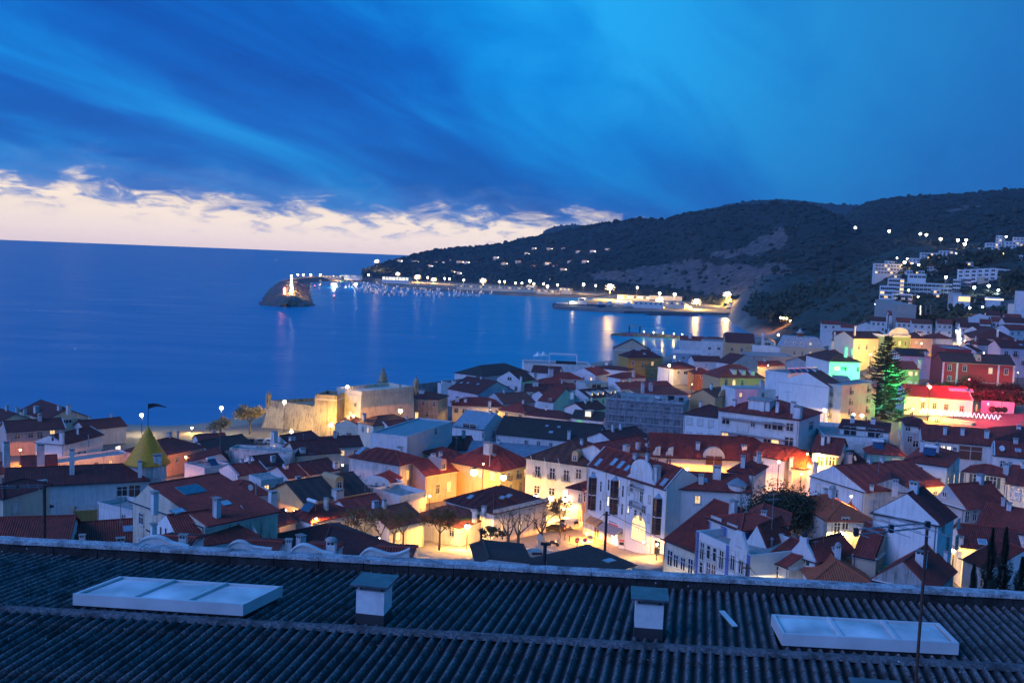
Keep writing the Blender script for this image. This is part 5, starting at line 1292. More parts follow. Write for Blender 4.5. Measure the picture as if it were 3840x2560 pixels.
# ---------------------------------------------------------------- seafront houses right of centre
house('ochre villa with white trim and one lit window above the sea', 'H', (1190, 152), (1532, 154), (1622, 132), roof='hip', pitch=30, wall='ochre', tl='dark', h=10, dirt=.2, floor_band=[5.6],
  w=[('L', 1240, 212, 1.1, 1.9, 'w'), ('L', 1332, 228, 1.1, 2.6, 'wb'), ('L', 1428, 217, 1.1, 1.8, 'o'), ('L', 1236, 312, 1.1, 1.7, 'w'), ('L', 1428, 322, 1.1, 2.0, 'w')], sk=[(1287, 80, 2.2, 1.2, 'w'), (1350, 122, 1.0, 1.0, 'w'), (1487, 122, 1.4, 1.4, 'w')])
house('big plain beige gable behind the ochre villa', 'H', (1045, 85), (1410, 92), dep=14, roof='gyv', rh=5.0, wall='beige', tl='dark', h=10, ch=[(1362, -20, 45, 16)])
house('pale grey blue villa with a roof pergola', 4, (500, 388), (738, 384), dep=10, roof='flat', wall='blue', h=10, parapet=.9, bcap='white', w=[('L', 513, 422, .9, 1.6, 'L'), ('L', 590, 426, 1.5, 1.3, 'w')])
house('white house with twin square windows and black edging', 4, (742, 300), (942, 296), dep=12, roof='flat', wall='white', h=12, parapet=.4, w=[('L', 808, 349, 1.6, 1.3, 'w'), ('L', 886, 351, 1.6, 1.3, 'w'), ('L', 884, 422, 2.0, 1.8, 'r')])
house('glazed attic with a red roof on top of the white twin window house', 4, (760, 282), (946, 274), dep=7, roof='hip', pitch=15, wall='blue', tl='brown', h=13, w=[('L', 800, 290, 1.2, 1.0, 'n'), ('L', 850, 290, 1.0, 1.0, 'n')])
house('red roofed house with white chimneys behind the pergola villa', 4, (560, 292), (760, 284), dep=9, roof='gx', wall='white2', tl='red', h=11, ch=[(645, 222, 262, 26)])
house('orange rendered town house with dark shuttered windows', 4, (945, 302), (1186, 306), (1242, 286), roof='gx', wall='orange', tl='dark', h=12, floor_band=[8.2], dirt=.2,
  w=[('L', 995, 357, 1.3, 2.0, 'n'), ('L', 1078, 360, 1.3, 2.0, 'n'), ('L', 1128, 345, .5, 1.3, 'n'), ('L', 1158, 345, .5, 1.3, 'n'), ('L', 1128, 385, .5, 1.2, 'n'), ('L', 1158, 385, .5, 1.2, 'n'), ('L', 993, 427, 1.3, 1.9, 'r'), ('L', 1076, 427, 1.3, 1.9, 'r')])
house('white house with a long band of attic windows right of the orange house', 4, (1180, 350), (1416, 345), dep=10, roof='flat', wall='white', h=10, parapet=.8, ch=[(1252, 210, 330, 22)])
house('attic room with four pane windows under a dark gable roof', 4, (1240, 300), (1352, 296), dep=7, roof='gy', wall='white2', tl='dark', h=12, w=[('L', 1297, 312, 3.0, 1.3, 'w')])
man = house('stone villa with a slate mansard roof, round dormers and a cupola', 4, (1412, 350), (1782, 350), dep=14, roof='flat', wall='stone', h=8, parapet=.3, w=[('L', 1520, 392, 1.2, 1.2, 'a'), ('L', 1586, 396, 1.2, 1.2, 'a'), ('L', 1655, 398, 1.2, 1.2, 'A')])
M_slater = simple('slate_roof', (0.36, 0.38, 0.42), 0.5, var=0.45, scale=2.0)
mb = MB(); a_, b_ = man.a, man.b; z0, z1 = man.H, man.H + 5.2
for (p, q) in (((0.3, 0.3), (a_ - .3, .3)), ((a_ - .3, .3), (a_ - .3, b_)), ((a_ - .3, b_), (.3, b_)), ((.3, b_), (.3, .3))):
 def ins(v): return (2.2 + v[0] * (a_ - 5.6) / a_ * 1.0, 2.2 + v[1] * (b_ - 4.4) / b_, z1)
 mb.face((*p, z0), (*q, z0), ins(q), ins(p))
mb.face(*[ins(v) for v in ((0.3, .3), (a_ - .3, .3), (a_ - .3, b_), (.3, b_))]); mb.obj('roof', M_slater, man.root)
for f in (.30, .47, .66):
 dm = empty('dormer', (a_ * f, .9, z0 + .5), 0, man.root); MB().box(-.8, .8, 0, 2.5, -.3, 1.5).extrude_xz([(-math.cos(math.pi * i / 8) * .8, 1.5 + math.sin(math.pi * i / 8) * .8) for i in range(9)][::-1], 0, 2.5).obj('cheek', plaster('white', .2), dm)
 wm, pm_ = win_mesh(.9, 1.1, 'A' if f > .6 else 'a'); wo_ = inst('window', wm, dm, (0, -.01, .9)); inst('pane', pm_, wo_)
cu = empty('cupola', (a_ * .45, b_ * .4, z1), 0, man.root); MB().box(-1.3, 1.3, -1.3, 1.3, 0, 1.9).obj('drum', M_brownp, cu); MB().lathe([(2.3, 1.9), (1.9, 2.2), (.9, 2.9), (.8, 3.3), (.1, 4.2)], k=4).obj('cap', M_slater, cu)
house('white house with a dark three part window in the second row from the sea', 4, (505, 520), (722, 514), dep=11, roof='hip', wall='white', tl='dark', h=7, w=[('L', 547, 550, 1.2, 1.2, 'n'), ('L', 608, 552, 2.2, 1.3, 'w'), ('L', 662, 550, .9, 1.1, 'n')])
house('house with a brown shingled attic and one white window', 4, (680, 562), (850, 567), (892, 546), roof='hip', wall='brown', tl='dark', h=7, w=[('L', 748, 582, 1.5, 1.2, 'w')])
house('dark gabled house with white walls beside the orange lit alley', 4, (680, 452), (908, 458), dep=9, roof='gx', wall='white2', tl='dark', h=9)
h48d = house('orange town house with arched windows and white dormers in a steep red roof', 4, (895, 592), (1272, 594), dep=14, roof='hip', pitch=30, wall='orange', tl='red', h=8.5, dirt=.2, w=[('L', 948, 640, 1.2, 2.0, 'a'), ('L', 1012, 648, 1.2, 2.0, 'A'), ('L', 1082, 652, 1.2, 2.0, 'a')])
for x, y in ((1020, 570), (1095, 574), (1173, 578)): dormer(h48d, 4, x, y, 1.5, 1.7, 'r', 'white', 'flat')
house('small white gable behind the steep red roof with dormers', 4, (1000, 478), (1215, 468), dep=9, roof='gyv', wall='white2', tl='dark', h=9.5)
house('dark modern flat block with a brown side', 4, (1170, 408), (1528, 422), (1648, 396), roof='flat', wall='grey2', h=8, parapet=.3, w=[('R', 1570, 445, 2.4, 1.6, 'n'), ('R', 1610, 440, 1.4, 1.4, 'l')])
house('long red roof in front of the dark modern block', 4, (1160, 500), (1440, 490), dep=8, roof='gx', wall='white2', tl='red', h=6)
# ---------------------------------------------------------------- the large white blocks
house('tall white party wall building with a green lit street front', 4, (1395, 622), (1812, 670), (1925, 648), roof='gyv', ro=.55, rh=3.2, wall='white', tl='brown', h=13, dirt=.25, gridr=(3, 4, .9, 1.7, ['nb', 'n', 'nb']))
house('flat roofed block carrying a row of solar heaters', 4, (1470, 560), (1775, 545), dep=9, roof='flat', wall='white2', h=13, parapet=.6)
house('plain white wall with a roof terrace left of the tall party wall', 4, (1025, 692), (1398, 692), dep=9, roof='flat', wall='white', h=10, parapet=.8, ch=[(1243, 615, 680, 30)])
house('white house with a brown hip roof before the tall party wall', 4, (1372, 757), (1722, 788), (1762, 752), roof='hip', wall='white', tl='brown', h=8.5, ch=[(1490, 692, 765, 45)])
house('beige balcony house in the green lit street, next to the pine', 5, (560, 600), (690, 608), (772, 586), roof='flat', wall='beige', h=13, parapet=.3, gridr=(3, 4, .9, 1.7, ['nb', 'n', 'l']))
house('yellow green lit house with balconies in the green lit street', 5, (470, 640), (622, 660), (692, 600), roof='flat', wall='cream', h=13, parapet=.3, gridr=(2, 4, 1.0, 1.8, ['nb', 'nb']))
house('small green lit shop house at the lamp beside the big white block', 5, (380, 748), (452, 772), (514, 742), roof='flat', wall='cream', h=7, parapet=.3, gridr=(2, 2, .9, 1.5, ['n', 'L']))
house('plain white block with six closed shutters right of the scaffolding', 4, (593, 893), (882, 926), dep=11, roof='hip', wall='white', tl='dark', h=10.5, dirt=.25,
  w=[('L', x, y, 1.3, 1.6, 'r') for x, y in ((640, 960), (730, 970), (820, 980), (636, 1076), (723, 1085), (815, 1094))])
big = house('big white five storey apartment block in the middle right of town', 4, (885, 862), (1562, 946), (1802, 892), roof='hip', pitch=20, wall='white', tl='red', h=14, dirt=.3,
  w=[('L', 945, 957, 1.7, 1.4, 'w'), ('L', 1090, 993, 2.3, 2.6, 'r'), ('L', 1172, 985, .9, 1.2, 'w'), ('L', 1300, 995, 1.6, 1.5, 'w'), ('L', 1377, 1003, 2.4, 1.6, 'w'), ('L', 1482, 1010, 1.5, 1.6, 'w'),
   ('L', 938, 1077, 1.5, 1.3, 'l'), ('L', 1085, 1110, 2.3, 2.3, 'w'), ('L', 1168, 1102, .9, 1.2, 'r'), ('L', 1293, 1118, 1.6, 1.3, 'w'), ('L', 1358, 1127, 1.6, 1.2, 'l'), ('L', 1475, 1132, 1.8, 1.8, 'w'), ('L', 1468, 1247, 1.8, 1.5, 'L'),
   ('R', 1660, 997, 2.6, 1.7, 'w'), ('R', 1655, 1117, 2.6, 1.6, 'r'), ('R', 1655, 1220, 2.2, 1.2, 'w')], ch=[(1252, 780, 872, 40), (1507, 790, 892, 40), (1545, 830, 930, 62), (1015, 772, 830, 35), (1378, 795, 850, 26)])
for (x0, y0, x1, y1) in ((915, 925, 1442, 975), (912, 1046, 1440, 1102)):
 p, q = big.hit_wall('L', *kp(4, (x0, y0))), big.hit_wall('L', *kp(4, (x1, y1)))
 MB().box(p.x, q.x, -.7, 0, p.z - .12, p.z + .12).obj('ledge', M_grey, big.root)
hr = big.hit_roof(*kp(4, (1235, 850)))[1]; MB().box(hr.x - 2.3, hr.x + 2.3, hr.y - 1, hr.y + 2, hr.z - 1, hr.z + 1.7).obj('roof_room', plaster('white', .3), big.root); MB().box(hr.x - 2.7, hr.x + 2.7, hr.y - 1.4, hr.y + 2.4, hr.z + 1.7, hr.z + 1.88).obj('roof_slab', M_conc, big.root)
# ---------------------------------------------------------------- the white block with the arched gable, by the square
arch = house('white four storey block with bay windows and a curved gable over lit shops', 7, (1130, 424), (1790, 630), dep=9, d=160, roof='gxv', ro=.4, rh=3.0, wall='white', tl='red', h=15, dirt=.18, band=False, verge=True, sk=[(1222, 412, .9, 1.6), (1352, 408, .9, 1.6), (1410, 432, .9, 1.6), (1464, 460, .8, 1.2), (1772, 578, .9, 1.5)], ch=[(1530, 328, 372, 42), (1632, 332, 388, 36), (1708, 430, 560, 50)])
def bay(hs, K, x, y, w=1.5, h=2.6, top=True):
 p = hs.hit_wall('L', *kp(K, (x, y))); b = empty('bay_window', (p.x, 0, p.z), 0, hs.root); a = w / 2; pr = .75
 poly = [(-a, 0), (-a * .45, -pr), (a * .45, -pr), (a, 0)]
 MB().prism([(q[0] * .97, q[1] * .97) for q in poly], -h / 2 + .8, h / 2).obj('glazing', M_glass, b)
 MB().prism([(q[0] * .99, q[1] * .99) for q in poly], -h / 2 + .02, -h / 2 + .8).obj('apron', M_dark, b)
 MB().prism([(q[0] * 1.06, q[1] * 1.06) for q in poly], -h / 2 - .16, -h / 2).obj('base', plaster('white', .2), b)
 m = MB()
 for q in poly: m.box(q[0] - .05, q[0] + .05, q[1] - .05, q[1] + .03, -h / 2, h / 2)
 m.prism([(q[0] * 1.03, q[1] * 1.03) for q in poly], h / 2, h / 2 + .08); m.prism([(q[0] * 1.02, q[1] * 1.02) for q in poly], h * .12, h * .12 + .06)
 m.obj('frame', M_brownp, b)
 if top:
  t = MB(); ap = (0, -.05, h / 2 + .95)
  for q0, q1 in zip(poly[:-1], poly[1:]): t.face((*q0, h / 2 + .08), (*q1, h / 2 + .08), ap)
  t.obj('hood', M_skyl, b)
for (x, y, t) in ((1178, 605, True), (1172, 735, False), (1362, 632, True), (1355, 770, False), (1722, 785, True), (1713, 935, False)): bay(arch, 7, x, y, 1.7, 3.0, t)
for (x, y, w_, h_, k_) in ((1240, 612, .5, 1.9, 'n'), (1236, 770, .5, 1.9, 'n'), (1305, 600, .5, 2.0, 'n'), (1425, 652, .5, 2.0, 'n'), (1418, 802, .5, 2.0, 'n'), (1302, 735, .5, 1.6, 'L'), (1104, 700, .5, 1.8, 'n'),
  (1565, 535, 1.2, 1.7, 'a'), (1538, 690, .8, 1.9, 'r'), (1580, 700, .8, 1.9, 'n'), (1530, 842, .7, 1.5, 'n'), (1574, 862, .7, 1.5, 'n'), (1474, 648, .4, 1.2, 'r'), (1470, 805, .4, 1.2, 'L'), (1648, 722, .4, 1.2, 'r'), (1641, 880, .4, 1.3, 'r')):
 arch.put_win('L', arch.hit_wall('L', *kp(7, (x, y))), w_, h_, k_)
for (x, y) in ((1560, 600), (1555, 762)):
 p = arch.hit_wall('L', *kp(7, (x, y))); rm, bm = rail_mesh(2.6, .9); bo = inst('balcony', bm, arch.root, (p.x, 0, p.z - .4)); inst('railing', rm, bo)
px_ = [arch.hit_wall('L', *kp(7, q)).x for q in ((1482, 480), (1678, 590))]
gw = px_[1] - px_[0]
gable_front(arch, [(px_[0] - .9, -.2), (px_[0] - .3, .25)] + [(px_[0] + gw * (.5 - .46 * math.cos(math.pi * i / 14)), .7 + 2.9 * math.sin(math.pi * i / 14) ** .75) for i in range(15)] + [(px_[1] + .3, .25), (px_[1] + .9, -.2)], wall='white', y=-.04)
for x, y in ((1133, 600), (1278, 640), (1452, 700), (1672, 780), (1784, 800)):
 p = arch.hit_wall('L', *kp(7, (x, y))); MB().box(p.x - .14, p.x + .14, -.10, 0, 0, arch.H - .05).obj('pilaster', plaster('cream', .3), arch.root)
# shop openings
for (x, y, w_, h_, k_) in ((1555, 1005, 3.6, 2.6, 'A'), (1352, 1050, 1.8, 3.0, 'L'), (1712, 1150, 1.5, 3.4, 'n'), (1125, 935, 2.2, 4.0, 'r'), (1205, 975, 1.4, 2.6, 'd')):
 arch.put_win('L', arch.hit_wall('L', *kp(7, (x, y))), w_, h_, k_)
def awning(hs, K, x0, x1, y0, out_, drop, nm, mat):
 p, q = hs.hit_wall('L', *kp(K, (x0, y0))), hs.hit_wall('L', *kp(K, (x1, y0 + (x1 - x0) * .36))); z = p.z; mb = MB()
 mb.face((p.x, -.02, z), (p.x, -out_, z - drop), (q.x, -out_, z - drop), (q.x, -.02, z)); mb.face((p.x, -out_, z - drop), (p.x, -out_, z - drop - .3), (q.x, -out_, z - drop - .3), (q.x, -out_, z - drop))
 mb.face((p.x, -.02, z), (p.x, -.02, z - drop), (p.x, -out_, z - drop)); mb.face((q.x, -.02, z), (q.x, -out_, z - drop), (q.x, -.02, z - drop))
 return mb.obj(nm, mat, hs.root)
awning(arch, 7, 1265, 1425, 905, 1.6, .9, 'awning', simple('awning_grey', (.22, .22, .25), .8)); awning(arch, 7, 1150, 1255, 855, 1.2, .8, 'awning', simple('awning_brown', (.35, .20, .10), .8))
p = arch.hit_wall('L', *kp(7, (1350, 920))); MB().box(p.x - 1.5, p.x + 1.5, -.12, -.01, p.z - .45, p.z + .45).obj('shop_sign', M_white, arch.root); MB().box(p.x - 1.3, p.x + 1.3, -.14, -.121, p.z - .4, p.z - .15).obj('sign_band', simple('sign_red', (.55, .04, .04), .5), arch.root)
for i in range(7): MB().box(p.x - 1.2 + i * .33, p.x - 1.2 + i * .33 + .2, -.14, -.121, p.z + .02, p.z + .22).obj('sign_letter', M_dark, arch.root)
wing = house('white windowless side wing of the arched block with many chimneys', 8, (2, 508), (705, 547), dep=10, d=161, roof='gx', rh=1.8, wall='white', tl='red', h=14, dirt=.22, band=False, ch=[(420, 320, 430, 66), (287, 390, 475, 40), (640, 232, 300, 36), (775, 208, 260, 34)], sk=[(325, 452, .6, 1.3)])
tw = house('small roof tower with its own hipped roof on the white side wing', 8, (520, 362), (735, 392), (852, 330), roof='hip', wall='white', tl='red', h=16, d=168, w=[('L', 672, 440, .6, 1.6, 'n')], dirt=.3)
P = at_d(*kp(8, (592, 480)), 162.5); tu = empty('roof_turret', (P.x, P.y, P.z - 3.2)); tag(tu, 'round white turret with a metal cone cap on the side wing', 'turret')
MB().lathe([(1.5, 0), (1.5, 3.2)], k=18).obj('drum', plaster('white', .3), tu); MB().lathe([(1.75, 3.15), (.9, 3.8), (.1, 4.25)], k=18).obj('cap', M_metal2, tu)
back = house('orange lit courtyard wing with a big arched window behind the curved gable', 4, (320, 1245), (1345, 1292), dep=9, d=199, roof='gx', rh=3.8, wall='cream', tl='red', h=12, dirt=.15, band=False, ch=[(708, 1130, 1190, 34), (1098, 1158, 1185, 40)],
  w=[('L', 845, 1290, 3.4, 2.0, 'd'), ('L', 465, 1300, 1.0, 3.0, 'd'), ('L', 360, 1310, .9, 2.0, 'd')])
q0, q1 = back.hit_wall('L', *kp(4, (752, 1290))).x, back.hit_wall('L', *kp(4, (935, 1290))).x
gable_front(back, [(q0, -1.5)] + [(q0 + (q1 - q0) * (.5 - .5 * math.cos(math.pi * i / 12)), 2.2 * math.sin(math.pi * i / 12)) for i in range(13)] + [(q1, -1.5)], wall='cream', y=.03, th=.9)
for (xa, xb) in ((330, 392), (440, 500)):
 q0, q1 = back.hit_wall('L', *kp(4, (xa, 1290))).x, back.hit_wall('L', *kp(4, (xb, 1290))).x; gable_front(back, [(q0, -1), (q0, .5), (q0 + (q1 - q0) * .3, .9), (q0 + (q1 - q0) * .4, 1.5), (q1, 1.8), (q1, -1)], wall='cream', y=.03, th=.9)
house('red roof with four white chimneys left of the courtyard', 4, (-20, 1262), (360, 1190), dep=9, roof='gx', wall='white', tl='red', h=11, d=205, ch=[(107, 1157, 1215, 50), (205, 1138, 1195, 32), (318, 1115, 1165, 34), (378, 1105, 1160, 40), (288, 1148, 1172, 38)])
house('red roof end with an orange lit gable right of the courtyard', 4, (1180, 1240), (1440, 1285), dep=9, roof='gx', wall='white2', tl='red', h=9, d=194, ch=[(1225, 1215, 1258, 36)])
house('small red roofed house with a pale blue gable below the scaffolding', 4, (0, 1130), (290, 1080), dep=8, roof='gx', wall='white2', tl='dark', h=8)
house('low dark red roof before the plain white block', 4, (880, 1175), (1180, 1165), dep=7, roof='gx', wall='white2', tl='dark', h=6)
house('rose house squeezed between the grand building and the arched block', 7, (960, 615), (1088, 640), dep=9, d=187, roof='hip', wall='rose', tl='dark', h=9.5, w=[('L', 1066, 712, .9, 1.8, 'w'), ('L', 1060, 870, .9, 2.6, 'd')])
# ---------------------------------------------------------------- near houses right of the square
house('old cream shop house with ornate windows under a red roof by the street', 8, (-20, 928), (246, 1036), dep=13, roof='gxv', rh=4.2, ro=.6, wall='cream', tl='red', h=5.2, dirt=.6, w=[('L', 28, 1100, 1.0, 2.0, 'w'), ('L', 78, 1125, .9, 1.6, 'w'), ('L', 137, 1150, .9, 1.6, 'w'), ('L', 200, 1180, .9, 2.2, 'w')])
bl = house('white house with blue corner pilasters and a flat terrace by the street', 8, (250, 872), (705, 1080), dep=9, roof='flat', wall='white', h=8, parapet=.9, dirt=.15, floor_band=[3.9],
  w=[('L', 298, 1042, .8, 2.1, 'w'), ('L', 352, 1050, .7, 1.6, 'w'), ('L', 403, 1072, .7, 1.6, 'w'), ('L', 460, 1115, .8, 2.2, 'w'), ('L', 555, 1125, .8, 2.2, 'w'), ('L', 627, 1150, .8, 2.3, 'w'), ('L', 290, 1180, .7, 1.3, 'w'), ('L', 350, 1205, .8, 2.0, 'd'), ('L', 393, 1222, .8, 2.0, 'd')])
for x, y in ((258, 1000), (512, 1080), (690, 1120)):
 p = bl.hit_wall('L', *kp(8, (x, y))); MB().box(p.x - .28, p.x + .28, -.09, 0, 0, bl.H).obj('pilaster', plaster('bluestripe', .2), bl.root)
q0, q1 = bl.hit_wall('L', *kp(8, (530, 1000))).x, bl.hit_wall('L', *kp(8, (682, 1040))).x
gable_front(bl, [(q0, -.2), (q0, .5), (q0 + (q1 - q0) * .25, 1.5), (q0 + (q1 - q0) * .32, 2.1), (q0 + (q1 - q0) * .66, 2.1), (q0 + (q1 - q0) * .75, 1.5), (q1, .4), (q1, -.2)], wall='white', y=-.05)
bl.put_win('L', Vector(((q0 + q1) / 2, 0, bl.H + 1.0)), .6, 1.1, 'w')
house('blue set-back attic storey with white roller doors under a red roof', 8, (358, 758), (625, 862), (840, 758), roof='hip', pitch=17, wall='bluestripe', tl='red', h=10.5, dirt=.2, d=114, w=[('L', 415, 842, 1.7, 2.3, 'r'), ('L', 550, 905, 1.6, 2.3, 'r')], ch=[(570, 612, 660, 45)])
house('white low gable right of the blue attic storey', 8, (690, 775), (1015, 812), dep=6, roof='gyv', ro=.3, rh=.9, wall='white', tl='red', h=8, ch=[(815, 702, 762, 45)])
house('white gabled house with a red roof and slim flues by the blue house', 8, (668, 965), (832, 1003), (1182, 945), roof='gyv', rh=2.2, wall='white', tl='red', h=6.5, w=[('R', 1000, 1060, .9, 1.4, 'w')], ch=[(880, 940, 1000, 26, 'm'), (1040, 915, 985, 38), (968, 895, 945, 16)])
house('cream two storey side house with a single window below the red roof', 8, (712, 1030), (815, 1022), dep=4, roof='flat', wall='cream', h=6, parapet=.2, d=116, w=[('L', 795, 1132, .9, 1.4, 'w')])
house('cream house with a plain window and a red roof just above the parapet', 8, (808, 1088), (1030, 1174), dep=8, roof='gxv', wall='cream', tl='red', h=5.5, w=[('L', 915, 1218, 1.0, 1.6, 'w')])
gh = house('white house with a stepped gable and dark green shutters at lower right', 8, (1038, 1046), (1248, 1112), (1580, 1036), roof='gyv', rh=1.5, wall='white2', tl='red', h=6.5, w=[('L', 1140, 1090, .9, 1.5, 's'), ('L', 1082, 1248, .9, 1.5, 's'), ('L', 1145, 1262, .9, 1.5, 's'), ('R', 1490, 1110, .6, 1.1, 'w'), ('R', 1410, 1186, .6, .8, 'w')], ch=[(1415, 1030, 1062, 45)])
gable_front(gh, [(-.1, -.2), (gh.a * .36, 1.45), (gh.a * .36, 2.1), (gh.a * .64, 2.1), (gh.a * .64, 1.45), (gh.a + .1, -.2)], wall='white2', y=-.06)
MB().lathe([(.3, 2.1), (.34, 2.35), (.2, 2.5), (.05, 2.6)], (gh.a * .5, .1, gh.H), 12).obj('chimney_pot', M_dark, gh.root)
house('red roof adjoining the stepped gable house', 8, (1560, 1062), (1760, 1100), dep=10, roof='gxv', rh=2.6, wall='stone', tl='red', h=5.5)
house('dark flat roofed yard building with a glowing yellow edge', 8, (1720, 1165), (1795, 1228), (2090, 1128), roof='flat', wall='yellow', h=4, parapet=.3, flatmat=M_conc)
house('bright orange hip roof just above the parapet at lower right', 8, (1228, 1295), (1738, 1325), dep=10, roof='hip', wall='white', tl='orange', h=5, d=102)
house('stained old house with a lit street corner under a hipped red roof', 8, (1072, 602), (1350, 778), (1616, 710), roof='hip', wall='oldwhite', tl='orange', dirt=.95, h=7.5, w=[('R', 1430, 850, .9, 1.8, 'w'), ('R', 1500, 812, .9, 1.6, 'w')], sk=[(1278, 570, .5, .5), (1440, 622, .5, .5)])
house('long white gable wall house with a broad red roof right of the dark tree', 8, (1208, 402), (1664, 540), (2116, 426), roof='gyv', ro=.42, rh=2.6, wall='white2', tl='red', h=8, dirt=.5)
house('white tower-like house with a red roof and dark doors on a terrace', 8, (1226, 202), (1450, 228), (1572, 168), roof='gx', wall='white', tl='red', h=8.5, w=[('L', 1290, 288, 1.2, 1.8, 'g'), ('L', 1388, 290, 1.2, 1.8, 'ws')], ch=[(1310, 70, 150, 26), (1358, 60, 135, 26)])
house('white terrace wall below the tower-like house', 8, (1182, 318), (1482, 346), dep=4, roof='flat', wall='white', h=5.5, parapet=.8, ch=[(1245, 282, 380, 36)])
house('red roofed house with an orange lit wall below the big white block', 8, (1055, 338), (1222, 346), dep=11, roof='gx', wall='cream', tl='red', h=5.5, ch=[(1043, 250, 330, 26)])
house('dark roofed low house with a satellite dish behind the broad red roof', 8, (1445, 332), (1692, 305), dep=8, roof='gx', wall='white2', tl='dark', h=5, ch=[(1520, 212, 330, 55)])
house('teal house with a white framed window under a red hip roof', 8, (1690, 214), (2000, 237), (2122, 182), roof='hip', wall='teal', tl='red', h=7, dirt=.15, w=[('L', 1925, 302, 1.2, 1.3, 'w')])
house('grey stained gable wall house right of the long white gable', 9, (820, 398), (1240, 442), (1425, 400), roof='gyv', rh=1.8, wall='grey', tl='dark', dirt=.9, h=7.5, ch=[(1065, 330, 420, 45), (1258, 395, 440, 42), (870, 372, 410, 30)])
house('white modern house with a jutting ledge and a red hip roof', 9, (1142, 168), (1505, 216), (1642, 112), roof='hip', pitch=18, wall='white', tl='red', h=9, dirt=.15, floor_band=[4.0, 6.6], w=[('L', 1410, 360, 1.6, 2.0, 'd'), ('L', 1250, 250, 2.0, 1.4, 'n'), ('R', 1510, 362, .9, 2.0, 'L'), ('R', 1560, 335, .9, 2.2, 'L'), ('R', 1605, 315, .9, 2.2, 'L'), ('R', 1560, 225, .9, 1.2, 'w')])
house('cream house with tall green shuttered windows at the right', 9, (1650, 252), (1992, 302), (2085, 268), roof='hip', pitch=22, wall='cream', tl='red', h=8, dirt=.15, floor_band=[3.7], w=[('L', 1750, 332, 1.1, 2.0, 's'), ('L', 1890, 352, 1.1, 2.0, 's'), ('L', 1770, 432, 1.0, 1.0, 's'), ('L', 1895, 472, 1.0, 1.1, 's')], ch=[(2000, 190, 268, 46), (2030, 180, 235, 25)])
house('cream house with a closed roller window at the right picture edge', 9, (1995, 352), (2330, 400), dep=10, roof='gxv', wall='cream', tl='red', h=7.5, w=[('L', 2080, 458, 1.4, 1.7, 'r')])
house('house with a grey gable holding one small white window at the right', 9, (1395, 488), (1655, 566), (1892, 496), roof='gyv', rh=2.6, ro=.4, wall='grey', tl='red', h=8, w=[('L', 1483, 455, .8, .8, 'w'), ('R', 1672, 642, .8, 1.7, 'w'), ('R', 1735, 630, .8, 1.6, 'w')])
house('big blank white gable house with a yellow lit side at the right', 9, (892, 592), (1432, 697), (1647, 640), roof='gyv', rh=2.6, wall='white', tl='dark', h=10, dirt=.3, floor_band=[5.2], w=[('L', 955, 645, 1.6, .6, 'r'), ('L', 1217, 692, .14, .9, 'n'), ('L', 1231, 692, .14, .9, 'n'), ('L', 1245, 692, .14, .9, 'n'), ('R', 1470, 737, .8, .9, 'w'), ('R', 1598, 700, .8, .9, 'r'), ('R', 1508, 878, .9, 2.2, 'w'), ('R', 1585, 855, .9, 1.4, 'w')])
house('small white gable tucked beside the stained old house', 9, (628, 722), (896, 742), dep=7, roof='gyv', rh=1.9, wall='white', tl='dark', h=5.5)
house('white house with a wavy edged red roof behind the cypresses', 9, (1742, 706), (2180, 784), dep=10, roof='gxv', wall='white2', tl='red', h=5.5)
house('white house with a red roof and a square roof window beside the cypresses', 9, (1640, 884), (2118, 932), dep=8, roof='gx', wall='white2', tl='red', h=5, sk=[(1800, 856, .9, .9, 'w')], ch=[(1620, 800, 870, 34)])
house('low white wall building with a dark vent before the red roof at right', 9, (1505, 905), (1840, 900), dep=5, roof='flat', wall='white2', h=4.5, parapet=.4, ch=[(1675, 915, 985, 40, 'm')])
house('grey gabled house with a broad red roof at lower right behind the antenna', 9, (885, 1152), (1362, 1258), (1885, 1150), roof='gyv', rh=2.3, wall='concrete', tl='red', dirt=.9, h=5, d=98, ch=[(1283, 920, 1045, 85, 's'), (1492, 920, 1010, 36)])
house('red roof corner behind the cypresses at the right edge', 9, (1640, 985), (1880, 1085), dep=9, roof='gxv', wall='white2', tl='red', h=5, d=108)
# ---------------------------------------------------------------- right: around the pine and the red lit building
house('white house with dark windows left of the pine, its side lit green', 5, (518, 454), (777, 462), (902, 420), roof='hip', wall='white', tl='dark', h=12, dirt=.2, w=[('L', 580, 517, 1.9, 1.4, 'l'), ('L', 637, 521, 2.2, 1.4, 'n'), ('L', 757, 527, 1.0, 1.6, 'n')], gridr=(3, 4, .9, 1.6, ['nb', 'n', 'n']), ch=[(650, 330, 420, 26), (700, 345, 400, 20)])
house('low red roof and white gable left of the green lit white house', 5, (345, 492), (517, 482), dep=9, roof='gx', wall='white2', tl='red', h=8)
house('grey barrel roofed hall behind the green lit white house', 5, (340, 470), (640, 400), dep=9, roof='gx', wall='grey', tl='dark', h=9)
house('cream floodlit building in the far row, left end', 5, (535, 302), (722, 298), dep=10, roof='flat', wall='cream', h=10, parapet=.3, dirt=.2)
house('brown attic with a wide lit window on the far floodlit row', 5, (556, 247), (720, 243), dep=8, roof='gx', wall='brown', tl='dark', h=13, w=[('L', 645, 272, 2.8, 1.6, 'l')], ch=[(560, 208, 250, 14)])
house('long cream floodlit building with arched windows and balustrade', 5, (722, 264), (1017, 264), dep=12, roof='gx', wall='cream', tl='dark', h=11, dirt=.15, floor_band=[9.8], w=[('L', 763, 342, 1.0, 1.5, 'a'), ('L', 828, 344, 1.0, 1.5, 'a'), ('L', 893, 344, 1.0, 1.5, 'A')], ch=[(727, 160, 240, 14), (1010, 175, 250, 14)])
